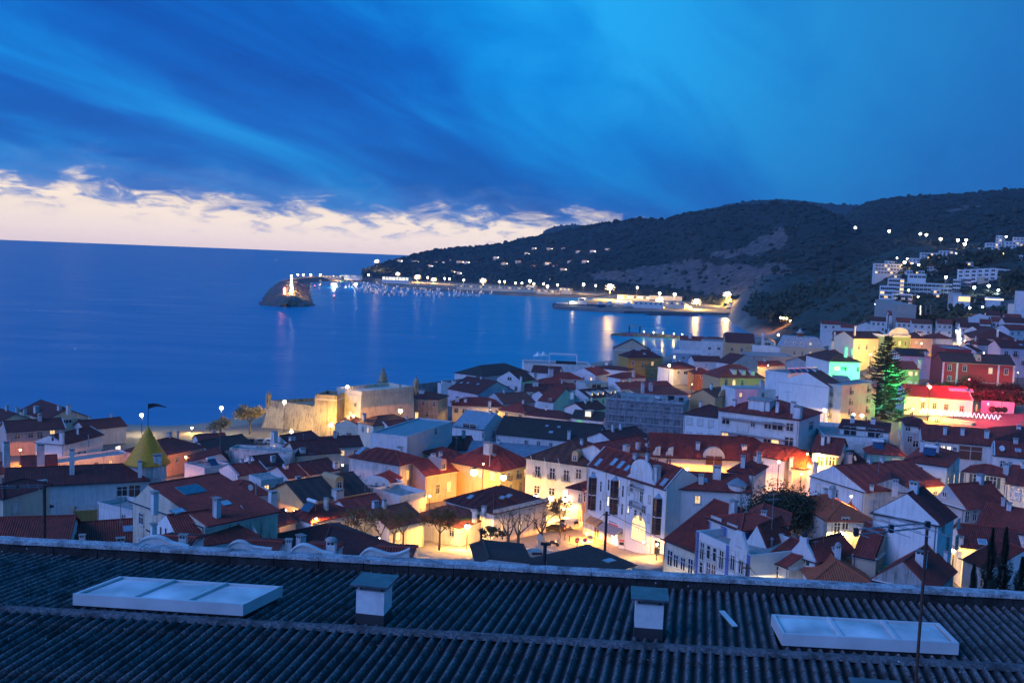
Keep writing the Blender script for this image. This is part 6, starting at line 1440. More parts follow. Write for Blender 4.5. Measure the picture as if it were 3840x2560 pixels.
hO = house('olive town house with white windows and a rounded pediment', 5, (1020, 238), (1199, 238), dep=11, roof='flat', wall='green', h=12, dirt=.15, parapet=.9, bcap='white', w=[('L', x, y, 1.1, 1.8, 'w') for x, y in ((1050, 307), (1105, 307), (1155, 307), (1050, 392))])
gable_front(hO, [(hO.a * (.5 - .48 * math.cos(math.pi * i / 10)), .0 + 3.3 * math.sin(math.pi * i / 10)) for i in range(11)], wall='white', y=.6)
hR = house('rose house with a small dormer right of the olive town house', 5, (1200, 260), (1388, 264), dep=10, roof='hip', wall='rose', tl='dark', h=10, dirt=.15, w=[('L', 1245, 300, 1.6, 1.2, 'r')]); dormer(hR, 5, 1292, 245, 1.4, 1.4, 'w', 'white')
house('plain white gable behind the far floodlit row', 5, (750, 168), (893, 163), dep=9, roof='gyv', rh=1.8, wall='white2', tl='dark', h=9)
house('white house with two windows at the edge of the far beach', 'J', (228, 612), (432, 607), dep=9, roof='gx', wall='white2', tl='red', h=6.5, w=[('L', 270, 632, 1.5, 1.5, 'w'), ('L', 350, 632, 1.5, 1.5, 'w')])
house('red roofed house beside the far beach house', 'J', (432, 625), (560, 640), dep=9, roof='gx', wall='white2', tl='red', h=6)
house('white house below the far beach house', 'J', (225, 700), (345, 698), dep=8, roof='flat', wall='white2', h=7)
rl = house('long dark red building with white pilasters and tall white windows', 'J', (1500, 990), (2252, 1028), dep=12, roof='gx', wall='red', tl='black', h=9.5, dirt=.2, floor_band=[5.2], w=[('L', 1570, 1058, 1.2, 2.0, 'w'), ('L', 1730, 1065, 1.2, 2.0, 'w'), ('L', 2000, 1092, 1.2, 2.0, 'l'), ('L', 2165, 1102, 1.2, 2.0, 'w'), ('L', 1565, 1172, 1.2, 1.8, 'w')])
dormer(rl, 'J', 1875, 990, 1.6, 1.7, 'w', 'rose', 'arch', 'dark')
for x in (1503, 1650, 2085, 2248):
 p = rl.hit_wall('L', *kp('J', (x, 1080))); MB().box(p.x - .3, p.x + .3, -.12, 0, 0, rl.H - .1).obj('pilaster', plaster('white', .2), rl.root)
house('tall dark red house left of the long red building', 'J', (1385, 812), (1530, 858), dep=9, roof='flat', wall='red', h=14, dirt=.2, parapet=.4, w=[('L', 1458, 938, 1.3, 1.7, 'w'), ('L', 1458, 1028, 1.2, 1.8, 'w')])
house('white house with a black roof right behind the pine', 'J', (1040, 925), (1388, 938), dep=10, roof='gxv', wall='white2', tl='black', h=9, ch=[(1330, 890, 930, 40)])
house('green lit house with small lit windows right of the pine', 'J', (1032, 1072), (1257, 1078), (1332, 1050), roof='gx', wall='green', tl='brown', h=9, dirt=.15, w=[('L', 1160, 1122, 1.5, 1.5, 'l'), ('L', 1220, 1122, .8, 1.2, 'l'), ('L', 1152, 1222, 1.7, 1.5, 'r'), ('L', 1215, 1226, .8, 1.2, 'r')], ch=[(1250, 970, 1060, 32)])
house('pink lit house with a long hip roof by the bright alley', 'J', (1722, 695), (1790, 742), (2212, 730), roof='hip', wall='pink', tl='dark', h=9, w=[('R', 1840, 782, 2.0, 1.8, 'w'), ('R', 2150, 770, 1.6, 1.4, 'n')], ch=[(2072, 650, 730, 26)])
house('lilac house with two white closed doors at upper right', 'J', (1865, 815), (2112, 820), dep=9, roof='hip', wall='lilac', tl='dark', h=9, w=[('L', 1950, 855, 1.4, 2.0, 'r'), ('L', 2015, 855, 1.4, 2.0, 'r')])
house('lilac house with balcony windows at the right picture edge', 'J', (2108, 845), (2420, 858), dep=11, roof='gx', wall='lilac', tl='dark', h=11, w=[('L', 2165, 915, 1.4, 2.2, 'wb'), ('L', 2262, 915, 1.4, 2.2, 'wb'), ('L', 2340, 1010, 1.2, 1.8, 'w')], sk=[(2312, 712, 1.2, .8), (2320, 820, 1.2, 1.0)])
house('white gable house with a dark roof by the foot of the bright alley', 'J', (1605, 870), (1850, 890), dep=9, roof='gyv', rh=2.2, wall='white2', tl='dark', h=9)
house('dark red roofed house left of the bright alley', 'J', (1395, 745), (1605, 752), dep=11, roof='hip', wall='white2', tl='red', h=9, w=[('L', 1515, 770, 1.6, 1.4, 'r')])
stn = house('low floodlit house washed red and orange beside the pine', 5, (1150, 742), (1722, 777), (1802, 738), roof='gxv', rh=2.6, wall='white', tl='brown', h=5.2, dirt=.1, verge=True, w=[('L', 1300, 828, 1.0, 2.0, 'd'), ('L', 1398, 832, 1.1, 1.7, 'd'), ('L', 1495, 842, 1.1, 1.7, 'd'), ('L', 1627, 857, 1.1, 1.7, 'd'), ('R', 1750, 845, .9, 1.6, 'd')], sk=[(1620, 700, 6.5, 1.4, 'w')])
house('plain garden wall glowing pink right of the red lit house', 5, (1800, 790), (2072, 806), dep=1.2, roof='flat', wall='white', h=4, parapet=.05, d=stn.d + 6)
house('retaining wall below the garland, lit yellow', 5, (1355, 925), (1712, 975), dep=3, roof='flat', wall='cream', h=4.5, parapet=.1, d=stn.d - 16, w=[('L', 1415, 955, 1.2, 1.4, 'n')])
house('white flat roofed modern house with a long terrace before the pine', 5, (470, 1078), (1002, 1112), (1162, 1012), roof='flat', wall='white', h=9, parapet=.8, w=[('L', 765, 1195, 1.7, 1.6, 'r'), ('L', 860, 1205, 1.4, 1.4, 'r'), ('R', 1095, 1065, .8, 1.4, 'r'), ('R', 1125, 1060, .8, 1.4, 'r')])
house('glazed roof pavilion with a thin dark roof before the pine', 5, (605, 1012), (1012, 1050), (1150, 990), roof='hip', pitch=8, wall='white2', tl='dark', h=3, d=203, base=3, w=[('L', 690, 1045, 2.6, 2.0, 'n'), ('L', 780, 1052, 1.6, 2.0, 'r'), ('L', 900, 1065, 3.0, 2.0, 'n')])
house('grey house with a green and red lit roof below the garland', 5, (1160, 990), (1322, 1003), (1378, 955), roof='hip', wall='grey', tl='dark', h=8, w=[('L', 1175, 1020, 1.0, 1.2, 'w'), ('L', 1230, 1030, 1.6, 1.4, 'r'), ('L', 1190, 1110, 1.0, 1.4, 'n'), ('L', 1240, 1150, 1.2, 1.5, 'w')])
house('white low house with three chimneys and a brown lattice under a red lit roof', 5, (1305, 1112), (1905, 1162), dep=11, roof='gx', wall='white', tl='red', h=6, w=[('L', 1470, 1182, .8, .8, 'L'), ('L', 1520, 1187, .8, .8, 'L'), ('L', 1570, 1192, .8, .8, 'n'), ('L', 1700, 1228, 4.6, 3.0, 'd')], ch=[(1485, 1005, 1070, 30), (1632, 1015, 1075, 28), (1835, 1035, 1098, 36)])
house('large dark roof with a hip at the right edge below the red glow', 5, (1840, 1135), (2360, 1190), dep=24, roof='hip', pitch=18, wall='white2', tl='dark', h=6, d=215)
house('red roof with a satellite dish at the right edge', 5, (1892, 1238), (2230, 1272), dep=9, roof='gxv', wall='white2', tl='red', h=6.5, sk=[(2100, 1205, .9, .9, 'w')], verge=True)
# ---------------------------------------------------------------- fort
def fort():
 fz = 12.7; root_p = at_z(*kp(2, (1200, 420)), 4); root = empty('fort', (root_p.x, root_p.y, 2)); tag(root, 'old stone sea fort with a floodlit white tower and a lower bastion', 'fort')
 O = Vector((root_p.x, root_p.y, 2))
 def solid(nm, top, zt_, bat, mat, zb=2.0, parap=0.9):
  P = [Vector((p.x, p.y)) for p in top]; c = sum(P, Vector((0, 0))) / len(P); mb = MB()
  base = [p + (p - c).normalized() * bat for p in P]; k = len(P); rows = 7
  n0 = len(mb.v)
  for r_ in range(rows + 1):
   f = r_ / rows
   for p, b in zip(P, base): q = b.lerp(p, f); mb.v.append((q.x - O.x, q.y - O.y, zb + (zt_ - zb) * f - 2))
  for r_ in range(rows):
   for i in range(k): j = (i + 1) % k; mb.f.append((n0 + r_ * k + i, n0 + r_ * k + j, n0 + (r_ + 1) * k + j, n0 + (r_ + 1) * k + i)); mb.m.append(0)
  n1 = mb.V(*[(p.x - O.x, p.y - O.y, zt_ - parap - 2) for p in P]); mb.f.append(tuple(range(n1, n1 + k))); mb.m.append(0)
  mb.obj(nm, mat, root)
  for i in range(k):      # parapet pieces
   a, b = P[i], P[(i + 1) % k]; t = (b - a).normalized(); nn = Vector((-t.y, t.x)); L = (b - a).length; m = max(1, int(L / 5)); inw = nn if (c - a).dot(nn) > 0 else -nn
   for q in range(m):
    s0, s1 = L * q / m + .0, L * (q + 1) / m - (.7 if m > 1 else 0)
    pl = [a + t * s0, a + t * s1, a + t * s1 + inw * .7, a + t * s0 + inw * .7]
    MB().prism([(p.x - O.x, p.y - O.y) for p in pl], zt_ - parap - 2.05, zt_ + .12 - 2).obj('parapet', mat, root)
   pl = [a - inw * .12, b - inw * .12, b + inw * .02, a + inw * .02]
   MB().prism([(p.x - O.x, p.y - O.y) for p in pl], zt_ - parap - 2.6, zt_ - parap - 2.25).obj('string_course', M_stone, root)
 zt2 = at_d(*kp(2, (1468, 265)), 292).z
 A, B, C = (at_z(*kp(2, q), zt2) for q in ((1258, 230), (1468, 266), (1905, 222)))
 D = A + (C - B); solid('tower', [A, B, C, D], zt2, .9, plaster('fortw', .55))
 zt1 = zt2 - 1.2; A1 = at_z(*kp(2, (1080, 288)), zt1); B1 = at_z(*kp(2, (1262, 300)), zt1); ey = (B1 - A1); ey = Vector((-ey.y, ey.x, 0)).normalized() * 9
 solid('wing', [A1, B1, B1 + ey, A1 + ey], zt1, .7, plaster('fort', .95))
 T, B2, Bk = at_z(*kp(2, (705, 338)), fz), at_z(*kp(2, (1180, 405)), fz), at_z(*kp(2, (1090, 318)), fz)
 solid('bastion', [T, B2, B2 + Vector((14, 10, 0)), Bk], fz, 3.4, plaster('fort', .95), parap=.8)
 for (x, y0, y1, w) in ((1292, 335, 358, .9), (1424, 360, 388, .9), (1133, 335, 430, .7)):
  P0 = at_z(*kp(2, (x, (y0 + y1) / 2)), 0)
 # sentry boxes
 def sentry(px, py, d, s):
  P = at_d(px, py, d); e = empty('sentry_box', P - O, 0, root)
  MB().lathe([(.25 * s, -1.6 * s), (.8 * s, -.5 * s), (.85 * s, 0), (.78 * s, 2.3 * s), (.98 * s, 2.4 * s), (.98 * s, 2.6 * s), (.8 * s, 3.0 * s), (.4 * s, 3.5 * s), (.12 * s, 3.75 * s), (.12 * s, 4.3 * s), (.02, 4.5 * s)], k=12).obj('body', plaster('fort', .8), e)
  MB().box(-.14 * s, .14 * s, -.87 * s, -.7 * s, .6 * s, 1.8 * s).obj('slit', M_dark, e)
 sentry(*kp(2, (686, 372)), T.y + .5, 1.05); sentry(*kp(2, (1927, 250)), C.y, 1.0); 
 Pb = at_d(*kp(2, (1648, 205)), D.y + 2); e = empty('belfry', Pb - O, 0, root)
 MB().box(-1.6, 1.6, -.6, .6, -2, 1.2).obj('base', plaster('fort', .8), e); MB().lathe([(1.5, 1.2), (1.2, 2.2), (1.3, 2.4), (.9, 3.6), (.5, 4.2), (.4, 5.2), (.05, 5.8)], k=8).obj('spire', plaster('fort', .8), e)
 # tower windows
 ex = (B - A).normalized(); nrm = Vector((ex.y, -ex.x, 0))
 for (x, y) in ((1292, 347), (1424, 374)):
  r = ray(*kp(2, (x, y))); o_ = Vector((0, 0, CAMZ)); t = (A - o_).dot(nrm) / r.dot(nrm); p = o_ + r * t - O
  wm, pm_ = win_mesh(.9, 1.1, 'n'); w_ = inst('window', wm, root, p + nrm * .45, math.atan2(ex.y, ex.x)); inst('pane', pm_, w_)
 return zt2, A, B, C, D
fz2, FA, FB, FC, FD = fort()
# sea wall running right from the fort
sw = [at_z(*kp(3, q), 9) for q in ((150, 200), (400, 172), (640, 142), (720, 110))]
mb = MB()
for a_, b_ in zip(sw[:-1], sw[1:]):
 t = (b_ - a_).normalized(); nn = Vector((-t.y, t.x, 0)) * .6; mb.prism([(a_.x, a_.y), (b_.x, b_.y), (b_.x + nn.x, b_.y + nn.y), (a_.x + nn.x, a_.y + nn.y)], 0, 9)
tag(mb.obj('sea_wall', plaster('grey2', .8)), 'dark sea wall running along the water from the fort', 'wall')
# ---------------------------------------------------------------- yellow turret
def turret():
 D = 186.0; ap = at_d(*kp(1, (1240, 440)), D); bl = at_d(*kp(1, (1060, 752)), D); br = at_d(*kp(1, (1422, 762)), D)
 r = (br.x - bl.x) / 2; zb = (bl.z + br.z) / 2 + .3; c = Vector(((bl.x + br.x) / 2, D, 0)); gz = g(c.x, c.y)
 t = empty('turret', (c.x, c.y, gz)); tag(t, 'round tower with a tall yellow cone roof and a dark pennant', 'turret')
 MB().lathe([(r * .82, 0), (r * .82, zb - gz - .5), (r * .92, zb - gz - .4), (r * .92, zb - gz)], k=24).obj('wall', plaster('white2', .4), t)
 m, nt, b = newmat('yellow_shingle'); tc = nd(nt, 'ShaderNodeTexCoord'); sp = nd(nt, 'ShaderNodeSeparateXYZ'); ln(nt, tc.outputs['Object'], sp.inputs[0])
 fr = mth(nt, 'FRACT', mth(nt, 'MULTIPLY', sp.outputs[2], 3.2)); n = nd(nt, 'ShaderNodeTexNoise', i_Scale=4.0, i_Detail=5.0); ln(nt, tc.outputs['Object'], n.inputs['Vector'])
 ln(nt, mixc(nt, mrange(nt, n.outputs[0], .35, .7), (0.95, 0.42, 0.015), (0.55, 0.25, 0.015)), b.inputs['Base Color']); b.inputs['Roughness'].default_value = .6
 bp = nd(nt, 'ShaderNodeBump', i_Strength=.7, i_Distance=.08); ln(nt, fr, bp.inputs['Height']); ln(nt, bp.outputs[0], b.inputs['Normal'])
 H = ap.z - zb; prof = [(r * 1.02, zb - gz - .15)]; k = 26
 for i in range(k):
  f0 = i / k; f1 = (i + 1) / k; q = lambda f: r * ((1 - f) * .9 + .1 * (1 - f) ** 2) + .03
  prof += [(q(f0) + .03, zb - gz + H * f0), (q(f1) + .035, zb - gz + H * f1 - .01)]
 prof.append((.02, zb - gz + H + .1)); mb = MB(); mb.lathe(prof, k=32); mb.smooth = True; mb.obj('roof', m, t)
 MB().tube((0, 0, zb - gz + H), (0, 0, zb - gz + H + 4.3), .06, k=6).obj('flagstaff', M_dark, t)
 fb = MB(); n_ = 8
 for i in range(n_ + 1):
  f = i / n_; x = f * 3.6; yy = .25 * math.sin(f * 5); z = zb - gz + H + 4.2 - .25 * f + .2 * math.sin(f * 4); h = .95 * (1 - f * .9)
  fb.v += [(x, yy, z), (x, yy, z - h)]
 for i in range(n_): fb.f.append((2 * i, 2 * i + 1, 2 * i + 3, 2 * i + 2)); fb.m.append(0)
 fo = fb.obj('pennant', M_dark, t); fo.modifiers.new('t', 'SOLIDIFY').thickness = .02
turret()
# ---------------------------------------------------------------- white scroll walls right behind the near roof
def scroll(label, K, pts, d, base=4.0, th=.35):
 P = [at_d(*kp(K, q), d) for q in pts]; x0 = P[0].x; zb = min(p.z for p in P) - base
 root = empty('scroll_wall', (x0, d, zb)); tag(root, label, 'wall', 'white scroll walls')
 dense = []
 for i in range(len(P) - 1):
  p0, p1, p2, p3 = P[max(i - 1, 0)], P[i], P[i + 1], P[min(i + 2, len(P) - 1)]
  for q in range(6):
   t = q / 6; dense.append(0.5 * ((2 * p1) + (p2 - p0) * t + (2 * p0 - 5 * p1 + 4 * p2 - p3) * t * t + (3 * p1 - p0 - 3 * p2 + p3) * t ** 3))
 dense.append(P[-1]); poly = [(p.x - x0, p.z - zb) for p in dense]
 full = [(poly[0][0], 0)] + poly + [(poly[-1][0], 0)]
 MB().extrude_xz(full[::-1], 0, th).obj('wall', plaster('white', .4), root)
 cb = MB()
 for a, b in zip(poly[:-1], poly[1:]): cb.face((a[0], -.08, a[1] + .02), (b[0], -.08, b[1] + .02), (b[0], th + .08, b[1] + .02), (a[0], th + .08, a[1] + .02)); cb.face((a[0], -.08, a[1] - .12), (b[0], -.08, b[1] - .12), (b[0], -.08, b[1] + .02), (a[0], -.08, a[1] + .02))
 cb.obj('coping', plaster('white', .3), root); return root
s1 = scroll('leftmost white scroll topped wall behind the near parapet', 'D', [(915, 172), (960, 128), (1040, 108), (1110, 122), (1160, 150), (1225, 165), (1275, 178)], 78)
s2 = scroll('second white scroll topped wall from the left behind the near parapet', 'D', [(1528, 200), (1560, 160), (1612, 140), (1660, 150), (1710, 178), (1840, 194)], 84)
s3 = scroll('third white scroll topped wall, beside a domed chimney', 'D', [(1972, 205), (2010, 175), (2060, 163), (2120, 180), (2180, 208), (2260, 228)], 84)
s4 = scroll('rightmost white scroll topped wall behind the near parapet', 'E', [(255, 255), (300, 208), (345, 192), (400, 208), (470, 228), (540, 222), (608, 192)], 86)
house('small red roof between the first and second scroll walls', 'D', (1010, 200), (1230, 212), dep=5, d=79, roof='gx', wall='white', tl='red', h=3.5, rh=.45, ch=[(1242, 92, 175, 52)])
house('small red roof between the second and third scroll walls', 'D', (1620, 228), (1840, 238), dep=5, d=85, roof='gx', wall='white', tl='red', h=3.5, rh=.45, ch=[(1958, 120, 215, 40)])
house('small red roof right of the third scroll wall', 'D', (2030, 250), (2230, 262), dep=5, d=85, roof='gx', wall='white', tl='red', h=3.5, rh=.45, ch=[(2246, 128, 235, 60, 'r')])
house('small red roof left of the rightmost scroll wall end', 'E', (370, 268), (600, 278), dep=5, d=87, roof='gx', wall='white', tl='red', h=3.5, rh=.45)
house('dark mossy roof with pale roof sheets before the square', 'G', (700, 745), (1368, 562), dep=7, roof='sf', rh=.55, wall='white2', tl='black', h=4, d=112, sk=[(1135, 530, 1.3, .8)])
house('small dark gabled roof below the square, right of the thin pole', 7, (215, 1262), (640, 1262), dep=7, roof='gyv', ro=.2, rh=.5, wall='white2', tl='black', h=3.5, d=100)
# ---------------------------------------------------------------- trees
M_bark = simple('bark', (0.09, 0.075, 0.06), 0.9, var=0.4, scale=2)
M_leafd = leafmat('leaf_dark', (0.018, 0.032, 0.016), (0.045, 0.06, 0.028)); M_leafb = leafmat('leaf_brown', (0.10, 0.07, 0.02), (0.20, 0.13, 0.04)); M_leafp = leafmat('leaf_pale', (0.22, 0.19, 0.10), (0.32, 0.27, 0.15)); M_pine = leafmat('leaf_pine', (0.016, 0.036, 0.02), (0.035, 0.06, 0.03))
def branch(mb, p, dirv, L, r, lvl, rr, tips, spread=.6, kids=3, up=.15):
 n = 3; q = p
 for i in range(n):
  dirv = (dirv + Vector((rr.uniform(-.22, .22), rr.uniform(-.22, .22), rr.uniform(-.05, up)))).normalized(); e = q + dirv * (L / n); mb.tube(q, e, r * (1 - i * .18), r * (1 - (i + 1) * .18), 5 if lvl > 1 else 4, False); q = e
  if lvl <= 1: tips.append(q)
 if lvl == 0: tips.append(q); return
 for k in range(kids):
  a = rr.uniform(0, 6.28); o_ = dirv.orthogonal().normalized(); o_ = Matrix.Rotation(a, 3, dirv) @ o_
  branch(mb, q, (dirv + o_ * spread * rr.uniform(.6, 1.3)).normalized(), L * rr.uniform(.6, .85), r * .5, lvl - 1, rr, tips, spread, kids, up)
def leaf(mb, c, s, rr):
 a = Vector((rr.uniform(-1, 1), rr.uniform(-1, 1), rr.uniform(-1, 1))).normalized(); b = a.orthogonal().normalized(); b = Matrix.Rotation(rr.uniform(0, 6.28), 3, a) @ b; d = a.cross(b)
 mb.face(c - b * s, c + d * s * .6, c + b * s, c - d * s * .6)
def tree(label, base, h, cr, leafm=None, nleaf=900, ls=.22, seed=1, trunk=.28, lvl=3, name='tree', spread=.6, group=None, kids=3, cat='tree', stub=.4):
 rr = random.Random(seed); o = empty(name, base); tag(o, label, cat, group); mb = MB(); tips = []
 mb.tube((0, 0, -.3), (0, 0, h * stub), trunk, trunk * .75, 8, False); 
 for k in range(4):
  a = k * 1.57 + rr.uniform(-.4, .4); branch(mb, Vector((0, 0, h * stub * rr.uniform(.85, 1))), Vector((math.cos(a) * .75, math.sin(a) * .75, 1)).normalized(), h * .24, trunk * .55, lvl - 1, rr, tips, spread, kids)
 mb.obj('trunk', M_bark, o)
 if leafm:
  lb = MB()
  for i in range(nleaf):
   t = rr.choice(tips); c = t + Vector((rr.gauss(0, 1), rr.gauss(0, 1), rr.gauss(0, .8))) * cr * .16; leaf(lb, c, ls * rr.uniform(.6, 1.4), rr)
  lb.obj('crown', leafm, o)
 return o
def gpt(K, p, d=None):
 q = kp(K, p)
 if d: P = at_d(q[0], q[1], d); P.z = g(P.x, P.y); return P
 return on_ground(q[0], q[1], LO.get(K, 100))
tree('bare pollarded plane tree, left of the pair on the square', gpt(7, (455, 1205)), 8.5, 2.0, None, seed=3, trunk=.3, spread=.75, group='plane trees on the square')
tree('bare pollarded plane tree, right of the pair on the square', gpt(7, (540, 1190)), 8.2, 2.0, None, seed=5, trunk=.3, spread=.75, group='plane trees on the square')
tree('bare plane tree beside the round stone fountain', gpt(7, (735, 1185)), 9.5, 2.0, M_leafb, 120, .16, seed=8, trunk=.26, spread=.7, group='plane trees on the square')
tree('bushy brown leaved tree left of the lamp on the square', gpt(6, (1672, 1105), 158), 7.5, 3.0, M_leafb, 1500, .17, seed=11, trunk=.2, spread=.8)
for i, (x, y, d) in enumerate(((940, 905, 150), (1040, 920, 152), (1180, 960, 150), (1290, 985, 152), (1370, 990, 154))):
 tree('sparse brown leaved tree, %s from the left in the row before the white wall' % ['first', 'second', 'third', 'fourth', 'fifth'][i], gpt(6, (x, y), d), 7.5 - .3 * (i % 2), 2.2, M_leafb, 520, .14, seed=20 + i, trunk=.18, spread=.6, group='trees along the white wall')
tree('yellow leaved street tree glowing under the sodium light behind the van', gpt(7, (900, 905), 176), 7.5, 2.4, M_leafb, 900, .16, seed=31, trunk=.15, spread=.6)
tree('small green shrub tree by the dark fence on the square', gpt(7, (305, 1178)), 5, 1.6, M_leafd, 500, .2, seed=33, trunk=.12)
tree('pale leafless looking beach tree with a round crown before the fort', gpt(2, (530, 655), 292), 9.5, 4.0, M_leafp, 2600, .3, seed=41, trunk=.3, spread=.8)
tree('smaller pale beach tree left of the round crowned one', gpt(2, (285, 640), 285), 6.5, 3.6, M_leafp, 1300, .28, seed=43, trunk=.22, spread=.9)
tree('dense dark tree in the yard behind the stained old house', gpt(8, (940, 840), 138), 12, 7.0, M_leafd, 15000, .17, seed=45, trunk=.3, spread=.9)
def norfolk(label, base, h, rmax, seed=2):
 rr = random.Random(seed); o = empty('pine_tree', base); tag(o, label, 'pine tree'); tb = MB(); tb.tube((0, 0, -.5), (0, 0, h * .96), .42, .06, 8, False); cb = MB(); z = h * .10; tier = 0
 while z < h * .985:
  f = z / h; rad = rmax * (1 - f) ** .80 * rr.uniform(.85, 1.12) * (1 if f > .2 else .85 + f) + .3; nb = 7 if f < .7 else 5; a0 = rr.uniform(0, 6.28)
  for k in range(nb):
   a = a0 + 6.283 * k / nb + rr.uniform(-.25, .25); L = rad * rr.uniform(.72, 1.12); prev = Vector((0, 0, z)); n = max(4, int(L / .5)); dr = Vector((math.cos(a), math.sin(a), 0)); sd = Vector((-dr.y, dr.x, 0))
   droop = .12 + .25 * (1 - f)
   for i in range(1, n + 1):
    t = i / n; p = dr * L * t + Vector((0, 0, z - L * droop * math.sin(t * 2.2) + L * .16 * t * t)); tb.tube(prev, p, .05 * (1.2 - t), .04 * (1.2 - t), 3, False); prev = p
    if t < .25: continue
    wdt = (.75 + .35 * rr.random()) * min(1, L / 2.0) * (1.15 - .6 * abs(t - .62))
    for s in (-1, 1):
     for q in range(3):
      e = p + sd * s * wdt * rr.uniform(.3, 1) + dr * rr.uniform(-.1, .5) + Vector((0, 0, rr.uniform(-.05, .35))); m_ = (p + e) / 2; up = Vector((0, 0, .16)); w2 = dr * .13
      cb.face(p - w2, e - w2 * .4, e + up, p + w2 + up); cb.face(p + w2, m_ + w2 + up * .5, e + w2 * .5, e - up * .3)
  z += (1.05 - .55 * f) * rr.uniform(.85, 1.15) * h / 23; tier += 1
 tb.obj('trunk', M_bark, o); cb.obj('crown', M_pine, o)
pb_ = at_d(*kp(5, (968, 905)), 284); pt_ = at_d(*kp(5, (1002, 235)), 284); gzp = g(pb_.x, 284)
norfolk('tall dark tiered pine tree wreathed in green light', Vector((pb_.x, 284, min(gzp, pb_.z))), pt_.z - min(gzp, pb_.z), 9.0)
def cypress(label, K, top, bot_y, d, r, seed):
 P = at_d(*kp(K, top), d); B = at_d(*kp(K, (top[0], bot_y)), d); rr = random.Random(seed); zb = B.z - 6; o = empty('cypress', (P.x, P.y, zb)); tag(o, label, 'cypress'); h = P.z - zb
 MB().tube((0, 0, 0), (0, 0, h * .9), .25, .03, 6).obj('trunk', M_bark, o); lb = MB()
 for i in range(int(6500 * r)):
  f = rr.random() ** 1.25; z = h * (.05 + .95 * f); a = rr.uniform(0, 6.28); ring = .72 + .42 * math.sin(z * 3.4 + seed + 2 * math.sin(a * 2)); R_ = r * (1 - f) ** 1.05 * ring * (rr.random() ** .4) + .02
  c = Vector((R_ * math.cos(a), R_ * math.sin(a), z)); ou = Vector((math.cos(a), math.sin(a), .55)).normalized(); s = (.07 + .16 * (1 - f)) * rr.uniform(.6, 1.4); sd = Vector((-math.sin(a), math.cos(a), 0)); lb.face(c - sd * s * .5, c + ou * s * .4 - sd * s * .15, c + ou * s * 1.3, c + sd * s * .5)
 lb.obj('crown', M_pine, o)
cypress('slender dark conifer, left of the two tall ones at the right edge', 9, (1893, 735), 1290, 66, 1.8, 3); cypress('slender dark conifer, right of the two tall ones at the right edge', 9, (2007, 728), 1290, 64, 1.9, 7); cypress('short dark conifer at the foot of the two tall ones', 9, (1735, 1040), 1290, 66, 1.5, 9)
cypress('dark conifer spreading out of the picture at the right edge', 9, (2140, 980), 1300, 62, 2.0, 11)
for i, (K, x, y, d, h, r, lab) in enumerate(((5, 1500, 660, 318, 7, 5, 'round dark tree before the left windows of the long red building'), (5, 1690, 670, 318, 9, 5.5, 'larger dark tree in the middle before the long red building'), (5, 1880, 690, 316, 6.5, 4, 'dark bushy tree right of the middle one before the red building'), (5, 2030, 690, 316, 7, 4, 'dark tree before the right end of the long red building'), (5, 1420, 690, 312, 6.5, 4, 'dark tree behind the lamp post by the red lit house'),
  (5, 1850, 790, 300, 6, 4.5, 'red glowing tree right behind the red lit house'), (5, 1960, 800, 300, 6, 4.5, 'red glowing tree beside the pink garden wall'), (5, 2080, 790, 296, 6.5, 4.5, 'red tinged tree at the right edge above the garden wall'), (5, 1760, 745, 304, 5.5, 4, 'red glowing shrub tree over the roof of the red lit house'))):
 tree(lab, gpt(K, (x, y), d), h, r, M_leafd, 3000, .26, seed=60 + i, trunk=.2, spread=.95, group='trees round the red lit house')
for i, (x, w) in enumerate(((1882, 26), (1932, 22), (1982, 22))):
 P = at_d(*kp(5, (x, 905)), 289); P.z = g(P.x, P.y); s = w / 2.24 * 289 / F_PX; rr = random.Random(i); o = empty('topiary', P); tag(o, 'clipped round bush, %s of three before the pink wall' % ['leftmost', 'middle', 'rightmost'][i], 'bush', 'clipped bushes'); MB().tube((0, 0, 0), (0, 0, 1.2), .1, k=6).obj('trunk', M_bark, o); lb = MB()
 for q in range(700):
  v = Vector((rr.gauss(0, 1), rr.gauss(0, 1), rr.gauss(0, 1))).normalized() * s * 1.1 * rr.uniform(.75, 1); leaf(lb, v + Vector((0, 0, 1.2 + s)), .16, rr)
 lb.obj('crown', M_leafd, o)
# woods on the knoll behind the far beach, and hillside trees
def woods(name, label, poly, d0, d1, n, s, seed, mat=M_leafd):
 rr = random.Random(seed); mb = MB(); xs = [p[0] for p in poly]; ys = [p[1] for p in poly]; c = 0; tries = 0
 while c < n and tries < n * 30:
  tries += 1; px, py = rr.uniform(min(xs), max(xs)), rr.uniform(min(ys), max(ys))
  if not inpoly(px, py, poly): continue
  d = d0 + (d1 - d0) * (max(ys) - py) / (max(ys) - min(ys)) + rr.uniform(-20, 20); P = at_d(px, py, d); r = s * rr.uniform(.6, 1.3)
  for q in range(11): clump(mb, P + Vector((rr.uniform(-r, r), rr.uniform(-r, r), rr.uniform(-r, r * .5))), s * rr.uniform(.2, .42), s * rr.uniform(.35, .7), rr)
  c += 1
 tag(mb.obj(name, mat), label, 'woods', kind='stuff')
woods('woods', 'dark wooded knoll behind the far beach', [(2810, 1150), (2850, 1120), (2960, 1108), (3040, 1075), (3120, 1062), (3210, 1080), (3290, 1120), (3340, 1170), (3330, 1215), (3240, 1235), (3130, 1235), (3060, 1205), (2960, 1185), (2840, 1178)], 860, 1050, 420, 7, 3)
woods('woods', 'dark trees between the hillside terraces on the right', [(3380, 1130), (3560, 1150), (3840, 1170), (3840, 1230), (3600, 1215), (3470, 1195), (3390, 1170)], 560, 640, 120, 4.5, 5)
